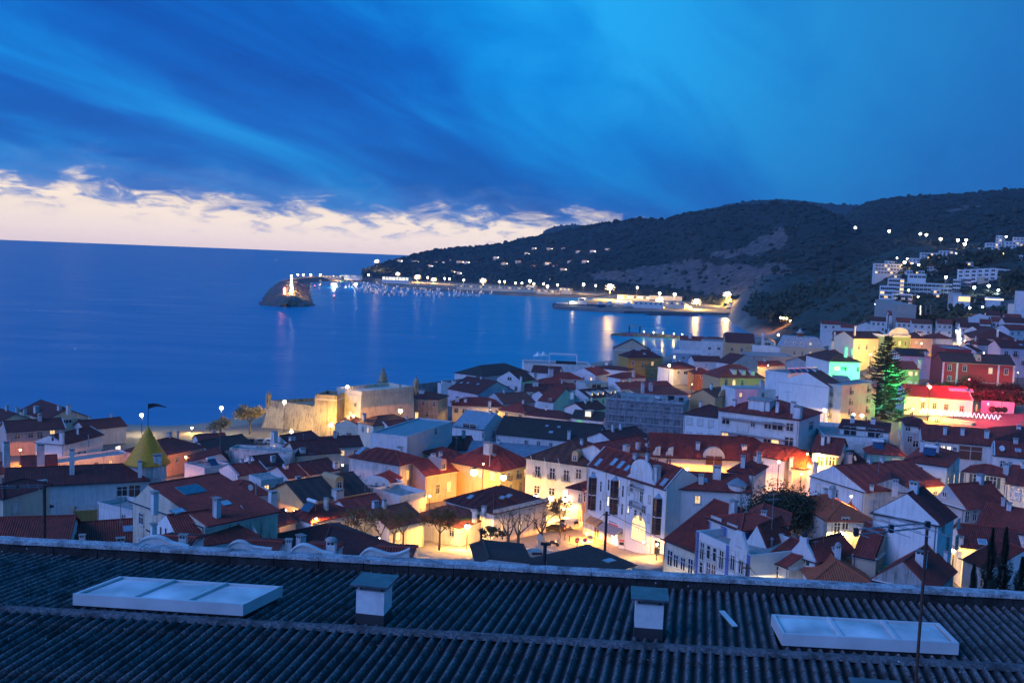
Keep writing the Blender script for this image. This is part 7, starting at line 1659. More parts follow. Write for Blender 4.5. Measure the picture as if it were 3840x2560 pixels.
woods('woods', 'dark trees above the terraced flats on the right', [(3400, 1000), (3560, 960), (3840, 930), (3840, 1010), (3700, 990), (3560, 1010), (3430, 1030)], 820, 900, 130, 5, 6)
woods('woods', 'dark trees beside the terraced flats at the right edge', [(3760, 1030), (3840, 1020), (3840, 1110), (3780, 1100)], 690, 720, 40, 5, 7)
rr = random.Random(91); sb = MB(); q = 0
while q < 2600:
 d = 650 * (2.4 ** rr.random()); u = rr.uniform(.235, .62); x = u * d; z = g(x, d)
 if z < 8: continue
 s_ = rr.uniform(1.2, 3.4); clump(sb, (x, d, z - .6), s_, s_ * rr.uniform(.7, 1.3), rr); q += 1
tag(sb.obj('scrub', M_scrub), 'low scrub over the slope of the right hillside', 'scrub', kind='stuff')
# ---------------------------------------------------------------- lamps
LM = {}
def lamp(label, K, p, d, color=YEL, power=900, h=None, kind='post', r=.28, group=None, off=False, bulb=None, cone=None):
 """lamp whose head sits at pixel p, distance d: post down to the ground, arm, hood and glowing globe"""
 cone = cone or (180 if d > 700 or kind == 'wall' else 178); r *= 1.6 if d > 1000 else 1; P = at_d(*kp(K, p), d); gz = g(P.x, P.y) if h is None else P.z - h
 if d > 1100 and h is None: gz = 2.5
 gz = min(gz, P.z - 1.5); H = P.z - gz; o = empty('street_lamp' if kind != 'wall' else 'wall_lamp', (P.x, P.y, gz if kind != 'wall' else P.z)); tag(o, label, 'lamp', group)
 if kind != 'wall':
  pr = max(.07, d * .00012); MB().tube((0, 0, -.3), (0, 0, H - r * .9), pr * 1.3, pr, 6).obj('post', M_dark if d < 600 else M_grey, o); z = H
 else: MB().box(-.05, .05, 0, .5, r, r + .1).obj('bracket', M_dark, o); z = 0
 bm = bulb or (M_bulbo if color == SOD else M_bulbc if color == COOL else M_bulb)
 if ('g', r, bm.name) not in LM:
  LM[('g', r, bm.name)] = MB().lathe([(r * .3, -r), (r * .85, -r * .55), (r, 0), (r * .8, r * .6), (r * .3, r * .95)], k=10).mesh('globe', bm); LM[('h', r)] = MB().lathe([(r * .9, r * .8), (r * .7, r * 1.1), (r * .1, r * 1.35)], k=10).mesh('hood', M_dark)
 inst('globe', LM[('g', r, bm.name)], o, (0, 0, z)); inst('hood', LM[('h', r)], o, (0, 0, z))
 if 'flood' in label and d < 700: plight('light', (0, 0, z + r * 1.5), color, power * (2.0 if 'fort' in label or 'bastion' in label else 4), max(.15, r * .6), o)
 elif power and not off: slight('light', (0, -r * 1.2 if kind == 'wall' else 0, z - r * 1.3), (0, -r * 1.2 if kind == 'wall' else 0, z - 9), color, power * ((6.5 if color in (SOD, WARM) else 4.6) if d < 700 else 11), cone, max(.15, r * .6), o)
 if d > 1100 and r >= 2.4:      # high mast: glowing boxes added round the head to imitate a wider lamp glow
  for i in range(9): t = i * .698; inst('glow_box', LM[('f',)], o, (r * 1.7 * math.cos(t), r * 1.0 * math.sin(t), z - r * .3 + r * .8 * math.sin(t * 2)))
 return o
LM[('f',)] = MB().box(-.8, .8, -.8, .8, -.7, .7).mesh('glow_box', emis('amber_glow', (1.0, .52, .12), 2.2))
lamp('bright globe lamp post on the square left of the plane trees', 'E', (1000, 42), 160, (1, .46, .07), 4200, r=.42)
lamp('bright globe lamp behind the scroll walls left of the square', 6, (1156, 945), 142, YEL, 1500, r=.42)
lamp('round sodium lamp on the left wall of the yellow corner house', 3, (622, 940), 197, SOD, 1500, kind='wall', r=.75)
lamp('tall sodium lantern at the corner of the yellow house', 3, (868, 985), 193, YEL, 1500, kind='wall', r=.55)
for i, (x, y) in enumerate(((1140, 1148), (1270, 1160), (1388, 1172))): lamp('bright door lamp on the grand building, %s of three' % ['left', 'middle', 'right'][i], 3, (x, y), 190.5 - i * 1.2, YEL, 700, kind='wall', r=.5, group='door lamps of the grand building')
lamp('sodium street lamp above the parked van', 7, (925, 800), 186, SOD, 2200, r=.25)
lamp('sodium street lamp by the shop awnings', 7, (1120, 1005), 172, SOD, 2600, r=.22)
lamp('warm lamp in the arcade of the arched block', 7, (1600, 1075), 158, WARM, 500, kind='wall', r=.18)
lamp('street lamp on an arm before the dark shop window', 7, (1712, 1098), 152, WARM, 700, r=.2)
lamp('slim street lamp between the blue house and the cream house', 8, (722, 1155), 108, WHT, 900, r=.2)
lamp('street lamp hidden below the blue pilastered house', 8, (420, 1420), 108, WHT, 2200, r=.2)
lamp('street lamp hidden below the stepped gable house', 8, (1100, 1420), 102, WHT, 1100, r=.2)
lamp('yellow lamp at the lit corner of the stained old house', 8, (1475, 890), 128, YEL, 1500, r=.22)
lamp('yellow lamp in the street right of the blank white gable', 9, (1560, 925), 118, YEL, 1600, r=.22)
lamp('slim post lamp before the green shutters', 9, (1815, 375), 148, YEL, 1300, r=.22)
lamp('yellow lamp in the lane beside the white modern house', 9, (1600, 385), 156, YEL, 1600, r=.22)
lamp('sodium lamp in the arched courtyard', 4, (620, 1362), 191, SOD, 5000, r=.25)
lamp('sodium lamp in the courtyard below the arched window', 4, (880, 1395), 190, SOD, 2600, r=.25)
lamp('warm lamp in the lane under the big white block', 4, (1720, 1235), 188, WARM, 2600, r=.25)
lamp('warm lamp at the foot of the big white block', 4, (1390, 1300), 189, WARM, 500, r=.25)
lamp('orange lamp behind the long dark red roof at left', 1, (880, 770), 212, SOD, 2600, r=.22)
lamp('orange lamp in the lane at the far left', 1, (170, 640), 236, SOD, 1500, r=.22)
lamp('orange lamp under the eaves right of the turret', 1, (1560, 700), 222, SOD, 900, r=.22)
lamp('orange lamp before the house with the ornate dormer', 6, (1020, 640), 168, SOD, 700, r=.2)
lamp('orange lamp under the two lit windows of the pink front', 3, (250, 1140), 186, SOD, 1100, r=.2)
lamp('warm lamp below the pink walled terrace house', 2, (830, 1260), 168, WARM, 700, r=.2)
for i, (x, y, d) in enumerate(((640, 470, 312), (985, 510, 298), (1250, 545, 285), (1560, 575, 275), (760, 420, 318))): lamp('yellow lamp in the lit lane, number %s along it' % ['two', 'three', 'four', 'five', 'one'][i] if 0 else 'yellow lane lamp %s' % ['below the glass canopy', 'below the low yellow house', 'before the green lit shutters', 'before the bright green door', 'beside the cream canopy house'][i], 3, (x, y), d, YEL, 900, r=.22)
lamp('orange lamp glowing at the corner of the beige palace', 2, (1795, 426), 280, SOD, 1800, r=.6)
lamp('lamp on the top edge of the white fort tower', 2, (1350, 222), FA.y - 1, WARM, 260, h=1.2, r=.45)
lamp('floodlight lamp at the foot of the fort tower', 2, (1212, 545), 284, YEL, 5000, r=.5)
lamp('floodlight lamp before the bastion wall', 2, (880, 600), 292, YEL, 3000, r=.45)
lamp('floodlight lamp on the lawn beside the fort', 2, (1400, 470), 277, YEL, 2600, r=.3)
for i, (K, x, y, d, w) in enumerate(((1, 1190, 348, 292, 'beside the pennant'), (2, 292, 400, 292, 'behind the smaller beach tree'), (2, 822, 350, 288, 'before the fort bastion'))): lamp('tall white promenade lamp ' + w, K, (x, y), d, WHT, 1500, r=.5, group='promenade lamps')
lamp('white beach lamp behind the dark hip roof', 1, (1612, 455), 296, YEL, 1500, r=.3)
lamp('white lamp beside the ochre villa', 4, (470, 492), 428, YEL, 2600, r=.5)
lamp('orange lamp in the alley, upper one', 4, (925, 520), 405, SOD, 1800, r=.5); lamp('orange lamp in the alley, lower one', 4, (885, 585), 372, SOD, 1500, r=.4)
lamp('white lamp behind the slate mansard roof', 4, (1385, 236), 545, WHT, 1200, r=.5)
lamp('yellow lamp in the green lit street, highest one', 5, (782, 670), 280, YEL, 800, r=.42); lamp('yellow lamp by the small green lit shop', 5, (475, 866), 262, YEL, 1200, r=.42); lamp('small lamp at the foot of the pine', 5, (718, 905), 262, YEL, 700, r=.35); lamp('bright lamp right at the foot of the pine', 5, (790, 912), 262, YEL, 1300, r=.45)
lamp('tall post lamp before the red lit house', 5, (1360, 672), 280, YEL, 900, r=.38); lamp('unlit tall post lamp right of the clipped bushes', 5, (1972, 718), 284, WHT, 0, r=.2, bulb=M_grey)
lamp('green floodlight at the left end of the red lit house', 5, (1215, 862), 280, (.02, 1, .25), 2600, r=.3, bulb=M_bulbg); lamp('green floodlight in the street left of the pine', 5, (905, 640), 338, (.02, 1, .25), 9000, r=.25, bulb=M_bulbg); lamp('green floodlight before the green lit house', 5, (1180, 690), 312, (.04, 1, .2), 3500, r=.25, bulb=M_bulbg)
lamp('red floodlight at the right end of the red lit house', 5, (1850, 820), 284, (1, .01, .04), 2800, r=.3, bulb=M_red); lamp('red floodlight over the yard of the red lit house', 5, (1560, 900), 276, (1, .06, .03), 1600, r=.2, bulb=M_red); lamp('red floodlight behind the red lit house', 5, (1690, 610), 293, (1, .01, .03), 16000, r=.2, bulb=M_red)
lamp('orange floodlight before the red lit house', 5, (1450, 905), 277, SOD, 4200, r=.2); lamp('small wall lamp on the red lit house', 5, (1302, 780), 281, YEL, 500, kind='wall', r=.25)
for i, (x, y, d) in enumerate(((1585, 205, 500), (1612, 268, 470), (1608, 302, 455))): lamp('white lamp in the bright alley, %s' % ['farthest one', 'middle one', 'nearest one'][i], 5, (x, y), d, WHT, 2200, r=.6, group='bright alley lamps')
for i, (x, y, d) in enumerate(((610, 395, 452), (860, 400, 424), (1090, 400, 424), (1290, 310, 432))): lamp('warm lamp before the far floodlit row, %s from the left' % ['first', 'second', 'third', 'fourth'][i], 5, (x, y), d, YEL, [4000, 6000, 2600, 1800][i], r=.2)
lamp('pink lamp by the house at the top of the bright alley', 'J', (1720, 800), 425, (1, .55, .4), 1500, r=.3)
for K, x, y, d, c, pw, w in ((2, 905, 1265, 168, WARM, 500, 'below the pink terrace'), (2, 1090, 1010, 190, SOD, 600, 'behind the black tiled roof'), (6, 640, 770, 150, WARM, 600, 'beside the red hip roof'), (8, 1130, 395, 184, SOD, 1200, 'below the tower-like house'), (8, 1880, 345, 172, WARM, 700, 'before the teal house'), (5, 330, 1235, 192, SOD, 1300, 'under the flat modern house'), (5, 1260, 1235, 190, WARM, 600, 'below the grey garland house'), (2, 1310, 880, 222, WARM, 700, 'under the broad dark roof'), (3, 700, 870, 196, SOD, 700, 'on the narrow side of the yellow house'), (4, 660, 650, 396, SOD, 1500, 'below the brown shingled attic'), (4, 1300, 490, 440, WARM, 1500, 'before the dark modern block'), (4, 980, 700, 345, SOD, 1200, 'below the arched emblem'), ('J', 1400, 890, 388, WARM, 900, 'by the tall dark red house'), ('J', 1930, 905, 372, WARM, 900, 'behind the long dark red building'), ('J', 2290, 1110, 330, WARM, 900, 'at the right end of the long red building'), (1, 60, 700, 222, SOD, 900, 'behind the tall white chimney at far left'), (1, 1190, 700, 205, SOD, 900, 'behind the yellow turret'), (2, 1640, 880, 212, SOD, 600, 'beside the blue stained wall'), (9, 700, 470, 138, YEL, 700, 'between the stained house and the grey gable'), (8, 60, 1290, 112, WHT, 1200, 'before the old cream shop house'), (8, 800, 1290, 104, WHT, 700, 'before the cream house with one window')): lamp('unseen added lane lamp ' + w, K, (x, y), d, c, pw, r=.16, group='added lane lamps')  # extra unseen lamps added along the lanes to spread warm glow
# lights of the hillside on the right
for i, (x, y, d, c, pw, r, lab) in enumerate(((1018, 1175, 640, COOL, 9000, 1.9, 'very bright white lamp below the terraced flats'), (960, 1152, 655, COOL, 1500, .6, 'small white lamp left of the very bright one'), (1885, 995, 690, COOL, 3500, .9, 'white lamp by the dark tree among the terraced flats'), (2020, 980, 700, COOL, 3500, .9, 'white lamp right of the dark tree among the flats'), (2112, 1020, 700, COOL, 2500, .8, 'white lamp, left of the close pair by the flats'), (2150, 1055, 690, COOL, 2500, .8, 'white lamp, right of the close pair by the flats'), (2225, 1075, 680, COOL, 1500, .7, 'rightmost white lamp by the terraced flats'), (1620, 897, 740, YEL, 2500, .9, 'warm lamp left of the sawtooth flats'), (1175, 1100, 660, SOD, 900, .6, 'orange lamp before the lower flats, left one'), (1360, 1087, 660, SOD, 900, .7, 'orange lamp before the lower flats, right one'), (1270, 1020, 700, YEL, 700, .55, 'warm lamp on the terrace of the lower flats'),
  (1232, 758, 850, YEL, 3500, 1.2, 'bright warm lamp, left in the villa cluster'), (1255, 725, 880, YEL, 900, .7, 'warm lamp above the bright one in the villa cluster'), (1308, 775, 845, YEL, 900, .8, 'warm lamp right of the bright one in the villa cluster'), (1365, 782, 840, YEL, 900, .8, 'rightmost warm lamp in the villa cluster'), (1160, 718, 890, WHT, 500, .6, 'white lamp left of the villa cluster'), (2150, 685, 900, SOD, 3500, 1.2, 'bright orange lamp among the upper villas'), (2180, 738, 880, SOD, 3000, 1.2, 'bright orange lamp just below the upper villas'), (2105, 750, 880, SOD, 1200, .8, 'orange lamp left of the bright pair below the upper villas'), (1722, 675, 920, YEL, 1200, .8, 'warm lamp at the middle villas'), (2008, 672, 930, YEL, 900, .7, 'warm lamp on the upper villa terrace'), (2185, 520, 980, WHT, 700, .8, 'lamp at the topmost villas'),
  (770, 435, 1560, WHT, 900, 1.1, 'hill road lamp, leftmost'), (1087, 468, 1450, WHT, 900, 1.1, 'hill road lamp, second from the left'), (1380, 492, 1350, YEL, 900, 1.0, 'hill road lamp, third from the left'), (1436, 502, 1330, YEL, 900, 1.0, 'hill road lamp, fourth from the left'), (1570, 540, 1250, YEL, 2500, 1.0, 'hill road lamp at the bend'), (1732, 553, 1150, YEL, 3000, .9, 'hill road lamp over the lit curve'), (1810, 550, 1140, YEL, 1500, .9, 'hill road lamp, rightmost'), (1795, 587, 1100, YEL, 2500, .9, 'hill road lamp below the rightmost one'), (50, 1105, 1120, YEL, 700, .8, 'lamp at the foot of the quarry'), (1842, 1185, 560, YEL, 1200, .6, 'yellow lamp among the dark trees above the roofs'), (1963, 1178, 560, WHT, 400, .5, 'small white lamp among the dark trees above the roofs'))):
 lamp(lab, 'C', (x, y), d, c, pw * .12, h=6.5, r=r, group='hillside lamps')
# beach bar lights
for i, (x, y) in enumerate(((70, 1278), (95, 1282), (125, 1285), (160, 1308), (190, 1312), (225, 1318), (262, 1318), (310, 1316), (345, 1322), (380, 1305), (400, 1325))): lamp('orange beach bar lamp, number %s along the far beach' % ['one', 'two', 'three', 'four', 'five', 'six', 'seven', 'eight', 'nine', 'ten', 'eleven'][i], 'C', (x, y), 900 - i * 7, SOD, 900 if i != 9 else 6000, h=4, r=.9 if i != 9 else 1.6, group='beach bar lamps')
# harbour lamps
hl = [('B', 760, 538, 1500, YEL, 60000, 2.6), ('B', 1125, 628, 1300, YEL, 16000, 1.7), ('B', 1395, 645, 1290, YEL, 30000, 2.0), ('B', 1620, 590, 1420, YEL, 30000, 2.0), ('B', 1235, 595, 1480, YEL, 6000, 1.3), ('B', 1125, 587, 1500, YEL, 5000, 1.1), ('B', 960, 545, 1650, YEL, 4000, 1.0), ('B', 565, 522, 1750, YEL, 6000, 1.3), ('B', 450, 568, 1700, SOD, 5000, 1.2), ('B', 300, 535, 1800, YEL, 6000, 1.4), ('B', 170, 495, 1900, YEL, 7000, 1.4), ('B', 200, 517, 1880, YEL, 2500, 1.0), ('B', 375, 525, 1800, YEL, 2500, .9), ('B', 272, 518, 1820, YEL, 2000, .9), ('B', 65, 512, 1950, YEL, 2500, .9), ('B', 112, 512, 1950, YEL, 2500, .9), ('B', 655, 530, 1700, YEL, 1500, .8), ('B', 1860, 630, 1210, YEL, 1500, .8), ('B', 1998, 632, 1200, YEL, 1500, .8),
  ('A', 1305, 270, 2050, YEL, 20000, 2.4), ('A', 1425, 287, 2020, YEL, 12000, 2.0), ('A', 1160, 248, 2120, YEL, 6000, 1.6), ('A', 1787, 296, 1950, YEL, 22000, 2.4), ('A', 1380, 275, 2050, YEL, 2500, 1.0), ('A', 1540, 285, 2000, YEL, 2500, 1.0), ('A', 1505, 282, 2000, YEL, 2500, 1.0), ('A', 1645, 293, 1980, YEL, 2500, 1.0), ('A', 1908, 305, 1930, YEL, 3000, 1.1), ('A', 1945, 303, 1930, YEL, 2500, .9), ('A', 1005, 155, 2350, YEL, 9000, 2.0), ('A', 690, 326, 1640, COOL, 14000, 1.7), ('A', 850, 326, 1640, COOL, 9000, 1.4), ('A', 735, 272, 2000, WARM, 9000, 1.8), ('A', 655, 270, 2000, WARM, 3000, 1.2), ('A', 690, 268, 2000, WARM, 3000, 1.2), ('A', 590, 255, 2000, YEL, 1500, 1.0), ('A', 520, 254, 1950, WARM, 1500, 1.0), ('A', 466, 254, 1900, WARM, 1500, 1.0), ('A', 425, 255, 1880, WARM, 1500, 1.0), ('A', 945, 255, 2100, YEL, 1500, 1.0)]
ml = [[], []]
for i, (K, x, y, d, c, pw, r) in enumerate(hl):
 big_ = r >= 1.6; ml[big_].append(lamp('tall bright harbour floodlight mast' if big_ else 'small harbour lamp on the far quays', K, (x, y), d, c, pw, r=r, group='bright harbour masts' if big_ else 'small harbour lamps'))
rank_labels(ml[0], 'small lamp on the far harbour quays'); rank_labels(ml[1], 'tall bright harbour floodlight mast')
for i, (y, d) in enumerate(((262, 1800), (285, 1600), (305, 1450), (325, 1350), (345, 1260), (365, 1190), (378, 1150))): lamp('lamp on the crest of the long breakwater, %s from its tip' % ['seventh', 'sixth', 'fifth', 'fourth', 'third', 'second', 'first'][i], 'A', (377 + i * .5, y), d, WARM, 7000, h=4, r=1.0, group='breakwater lamps')
# lights of houses on the headland
def on_hill(grid, px, py):
 best = None
 for c in grid[::2]:
  for q in c[:27]:
   pp = pix(q); e = (pp[0] - px) ** 2 + (pp[1] - py) ** 2
   if best is None or e < best[0]: best = (e, q)
 return best[1]
M_villa = plaster('white2', .3)
hv = [('A', 1157, 160), ('A', 1295, 160), ('A', 1436, 175), ('A', 1475, 171), ('A', 1565, 150), ('A', 1600, 172), ('A', 1692, 173), ('A', 1885, 132), ('A', 1948, 170), ('A', 2075, 175), ('A', 2140, 68), ('A', 2130, 110), ('A', 2262, 170), ('A', 2172, 197), ('A', 1408, 203), ('A', 1540, 230), ('A', 1632, 250), ('B', 415, 272), ('B', 310, 272), ('B', 500, 278), ('B', 645, 275), ('B', 550, 370), ('B', 453, 360), ('B', 300, 367), ('B', 355, 387), ('B', 395, 418), ('B', 212, 393), ('B', 730, 262)]
hvo = []
for i, (K, x, y) in enumerate(hv):
 q = on_hill(HG['main'], *kp(K, (x, y))); e = empty('hill_house', q, rnd.uniform(-.6, .6)); tag(e, 'tiny villa with a lit window on the dark headland', 'house', 'villas on the headland'); hvo.append(e); s = rnd.uniform(4, 7)
 MB().box(-s, s, -4, 4, -3, 4).obj('wall', M_villa, e); MB().face((-s - .5, -4.5, 4), (s + .5, -4.5, 4), (s - 3, 0, 6.5), (3 - s, 0, 6.5)).face((s + .5, -4.5, 4), (s + .5, 4.5, 4), (s - 3, 0, 6.5)).face((-s - .5, 4.5, 4), (-s - .5, -4.5, 4), (3 - s, 0, 6.5)).obj('roof', tile('dark'), e)
 inst('window', win_mesh(2.4, 1.8, 'L')[0], e, (rnd.uniform(-2, 2), -4.0, 1)); MB().box(s + 1, s + 1.8, -5, -4.2, 1.2, 2.2).obj('porch_lamp', M_bulb, e); plight('light', (0, -8, 5), YEL, 900, .5, e)
rank_labels(hvo, 'tiny lit villa on the dark headland')
# garland before the red lit house
ga = [at_d(*kp(5, (1272 + i * 4.6, 868 + i * .42 + 20 * math.sin(i * .8))), 274.5 - i * .015) for i in range(150)]
mb = MB()
for a_, b_ in zip(ga[:-1], ga[1:]): mb.tube(a_, b_, .045, k=4)
tag(mb.obj('light_garland', M_garland), 'looping pink white light garland before the red lit house', 'garland')
# ---------------------------------------------------------------- harbour: sheds, boats, ship
def shed(label, K, A, B, yb, z=3.0, dep=20, wall='white', roof='flat', win=None, tl='dark', name='harbour_shed', cat='building'):
 p = kp(K, ((A[0] + B[0]) / 2, yb)); d = at_z(p[0], p[1], z).y; pb = at_d(*kp(K, B), d)
 return house(label, K, A, B, dep=dep, d=d, roof=roof, wall=wall, h=3, base=pb.z - z + 1, parapet=.3, grid=win, tl=tl, name=name, cat=cat, band=False, dirt=.3)
shed('two storey harbour club with lit galleries at the foot of the headland', 'A', (1045, 268), (1240, 276), 320, 2.5, 25, grid if 0 else 'white', win=(8, 2, 5, 2.0, ['L']))
shed('long low white quay building with a red band behind the marina', 'A', (1592, 332), (2160, 352), 375, 2.5, 18, 'cream', win=(24, 1, 2.6, 2.2, ['w', 'l', 'w']))
shed('small white block on the end of the long quay building', 'A', (2100, 332), (2165, 336), 362, 2.5, 15, 'cream', win=(3, 1, 2, 2, ['L']))
shed('cream quay building right of the long low one', 'A', (2180, 362), (2352, 372), 398, 2.5, 18, 'cream', win=(6, 1, 3, 2.4, ['l', 'w']))
shed('brightly lit white fish market shed', 'B', (800, 632), (920, 640), 672, 3, 20, 'white', win=(5, 1, 5, 3.5, ['L']))
shed('long grey harbour shed with a row of lit openings', 'B', (815, 600), (1050, 612), 640, 3, 25, 'grey', win=(10, 1, 4, 3.4, ['L', 'L', 'n']))
shed('white boatyard building with small windows', 'B', (935, 650), (1150, 658), 698, 3, 18, 'white', win=(6, 1, 2.5, 2, ['n', 'w']))
shed('cream boatyard building beside the tall lamp', 'B', (1160, 645), (1310, 655), 700, 3, 18, 'cream', win=(4, 1, 3, 2, ['l', 'w']))
shed('long flat shed at the back of the fishing harbour', 'B', (1050, 602), (1290, 614), 640, 3, 22, 'oldwhite')
shed('wide pale shed under the quarry', 'B', (1290, 600), (1560, 612), 632, 3, 25, 'oldwhite')
shed('low white shed at the right end of the harbour', 'B', (1640, 655), (1815, 662), 695, 3, 16, 'white', win=(6, 1, 2.4, 1.8, ['n', 'w']))
shed('low pale shed behind the white one at the harbour end', 'B', (1560, 612), (1780, 622), 645, 3, 20, 'oldwhite')
shed('white quay building by the orange lamp', 'B', (385, 548), (470, 552), 592, 2.5, 14, 'cream', win=(3, 1, 3, 3, ['l']))
shed('cream quay shed left of the orange lamp', 'B', (225, 560), (350, 566), 594, 2.5, 14, 'cream', win=(5, 1, 3, 2.4, ['l', 'w']))
shed('warmly lit low building at the root of the breakwater', 'A', (600, 262), (750, 266), 288, 4, 14, 'cream', win=(6, 1, 3, 2.4, ['l']))
shed('pale low building right of the breakwater root', 'A', (745, 255), (880, 262), 290, 4, 14, 'white', win=(5, 1, 3, 2.4, ['n', 'l']))
shed('small white kiosk on the far beach', 'B', (1838, 752), (1875, 753), 778, 2.6, 8, 'white')
bb = shed('low glowing beach bar with white awnings on the far beach', 'C', (15, 1258), (135, 1262), 1300, 2.6, 10, 'white', win=(8, 1, 2.4, 2.4, ['o']))
M_hullw = simple('hull_white', (.72, .72, .70), .35); M_hullb = simple('hull_blue', (.05, .09, .18), .35)
def hull(L, W, H):
 mb = MB(); n = 6; rows = []
 for i in range(n + 1):
  f = i / n; w = W / 2 * (1 - max(0, (f - .45) / .55) ** 2); x = L * (f - .5); rows.append([(x, -w, H * (1 + .25 * f * f)), (x, -w * .7, -.3), (x, w * .7, -.3), (x, w, H * (1 + .25 * f * f))])
 for r_ in rows: mb.v += r_
 for i in range(n):
  for q in range(3): mb.f.append((i * 4 + q, (i + 1) * 4 + q, (i + 1) * 4 + q + 1, i * 4 + q + 1)); mb.m.append(0)
  mb.f.append((i * 4 + 3, (i + 1) * 4 + 3, (i + 1) * 4, i * 4)); mb.m.append(0)
 mb.f.append((0, 1, 2, 3)); mb.m.append(0); return mb
BM = {k: hull(9, 2.9, 1.2).mesh('hull', m) for k, m in (('w', M_hullw), ('b', M_hullb))}; BC = MB().box(-2.2, 1.4, -.9, .9, 1.1, 2.2).mesh('cabin', M_hullw); BC2 = MB().box(-2.6, 1.8, -1.1, 1.1, 1.1, 2.4).box(-1.6, .8, -.9, .9, 2.4, 3.5).mesh('cabin', M_hullw)
BMast = MB().tube((0.5, 0, 1), (0.5, 0, 12.5), .09, k=4).tube((.5, 0, 2.4), (-3.6, 0, 2.5), .08, k=4).mesh('mast', M_grey); BL = MB().box(-.3, .3, -.3, .3, 0, .6).mesh('deck_light', emis('deck_glow', (1, .68, .34), 3))
rr = random.Random(77); mp_ = [(1185, 1060), (1300, 1058), (1420, 1064), (1560, 1082), (1700, 1092), (1850, 1103), (1840, 1110), (1700, 1117), (1560, 1117), (1430, 1110), (1340, 1094), (1260, 1078)]
nb = 0
while nb < 240:
 px, py = rr.uniform(1185, 1850), rr.uniform(1058, 1118)
 if not inpoly(px, py, mp_): continue
 P = at_z(px, py, 0); k = 1 if px < 1320 else .95; row = round(P.y / 26) * 26; P = Vector((P.x * row / P.y, row, 0)); sail = rr.random() < .42
 o = empty('sailing_boat' if sail else 'motor_boat', P, R(90 + rr.uniform(-8, 8) + (180 if rr.random() < .5 else 0))); tag(o, 'small sailing boat with a bare mast in the crowded far marina' if sail else 'small white motor boat moored in the crowded far marina', 'boat', 'sailing boats in the marina' if sail else 'motor boats in the marina')
 s = rr.uniform(.75, 1.25); o.scale = (s, s, s); inst('hull', BM['w' if rr.random() < .8 else 'b'], o); inst('cabin', BC if sail else BC2, o)
 if sail: inst('mast', BMast, o)
 if rr.random() < .45: inst('deck_light', BL, o, (0, 0, 3.6))
 nb += 1
for i, (x, y, rz, s, lab) in enumerate(((690, 690, 10, 1.6, 'dark motor boat hauled out on the quay left of the white shed'), (900, 690, -8, 1.7, 'white motor boat on the quay before the boatyard'), (1200, 692, 5, 1.5, 'white boat laid up on the quay beside the tall lamp'), (1325, 700, 0, 1.3, 'small boat laid up right of the cream boatyard building'), (1700, 700, 8, 1.6, 'white boat among the laid up boats at the harbour end'), (1740, 705, -6, 1.6, 'second boat among the laid up boats at the harbour end'), (1650, 706, 4, 1.5, 'dark boat left of the laid up pair at the harbour end'), (760, 682, 6, 1.6, 'white boat on the quay under the big floodlight'))):
 P = at_z(*kp('B', (x, y)), 3.0); o = empty('laid_up_boat', P, R(rz)); tag(o, lab, 'boat', 'boats laid up on the quay'); o.scale = (s, s, s); inst('hull', BM['b' if 'dark' in lab else 'w'], o, (0, 0, .8)); inst('cabin', BC2, o, (0, 0, .8)); MB().box(-2, 2, -.5, .5, 0, .6).obj('cradle', M_dark, o)
P = at_z(*kp('B', (500, 690)), 0); P.y -= 8; sh = empty('ship', P, R(3)); tag(sh, 'white patrol ship with a tall bridge moored at the quay end', 'ship'); hull(58, 9, 4.2).obj('hull', M_hullb, sh); MB().box(-8, 14, -3.4, 3.4, 4.2, 8).obj('deckhouse', M_hullw, sh); MB().box(4, 11, -3, 3, 8, 12).obj('bridge', M_hullw, sh); MB().tube((7, 0, 12), (7, 0, 19), .3, .15, 6).obj('mast', M_grey, sh); MB().box(-24, -9, -3, 3, 4.3, 6.2).obj('stern_house', M_hullw, sh); MB().box(4.5, 10.5, -3.05, -3.0, 9.6, 11).obj('bridge_window', M_glass, sh)
plight('light', (-4, -7, 9), WHT, 5000, .6, sh)
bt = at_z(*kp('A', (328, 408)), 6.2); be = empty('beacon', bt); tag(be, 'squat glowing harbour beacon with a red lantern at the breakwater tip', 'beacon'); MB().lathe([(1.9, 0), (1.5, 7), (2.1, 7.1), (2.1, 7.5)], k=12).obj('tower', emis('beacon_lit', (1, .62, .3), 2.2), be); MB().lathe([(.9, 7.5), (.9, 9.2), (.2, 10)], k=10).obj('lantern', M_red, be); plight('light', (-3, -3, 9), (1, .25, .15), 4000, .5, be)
tb_ = [at_z(*kp('A', (375, y)), 6.5) for y in (405, 380)]
lw = MB(); q0, q1 = at_z(1091, 1092, 6.4), at_z(1094, 1050, 6.4); nn = Vector((1.1, 0, 0)); lw.prism([(q0.x - 1.1, q0.y), (q0.x + 1.1, q0.y), (q1.x + 1.1, q1.y), (q1.x - 1.1, q1.y)], 6, 9.5); tag(lw.obj('breakwater_wall', plaster('cream', .4)), 'pale wave wall glowing along the breakwater crest', 'wall')
for i, (K, x, y, c) in enumerate((('A', 692, 432, M_red), ('A', 549, 353, M_red))):
 P = at_z(*kp(K, (x, y)), 0); b = empty('buoy', P); tag(b, ['red lit buoy in the bay right of the breakwater tip', 'smaller red lit buoy beyond the breakwater tip'][i], 'buoy'); MB().lathe([(1.4, -.3), (1.5, .8), (.7, 1.2), (.4, 3.5)], k=10).obj('float', M_dark, b); MB().lathe([(.5, 3.5), (.5, 4.2), (.1, 4.5)], k=8).obj('lantern', c, b)
jt = at_z(*kp('B', (940, 862)), 2.4); je = empty('jetty_platform', jt); tag(je, 'dark lookout platform with railings on the low jetty', 'platform')
for x in (-4.5, 4.5):
 for y in (-2, 2): MB().tube((x, y, -2), (x, y, 4), .3, k=6).obj('leg', M_dark, je)
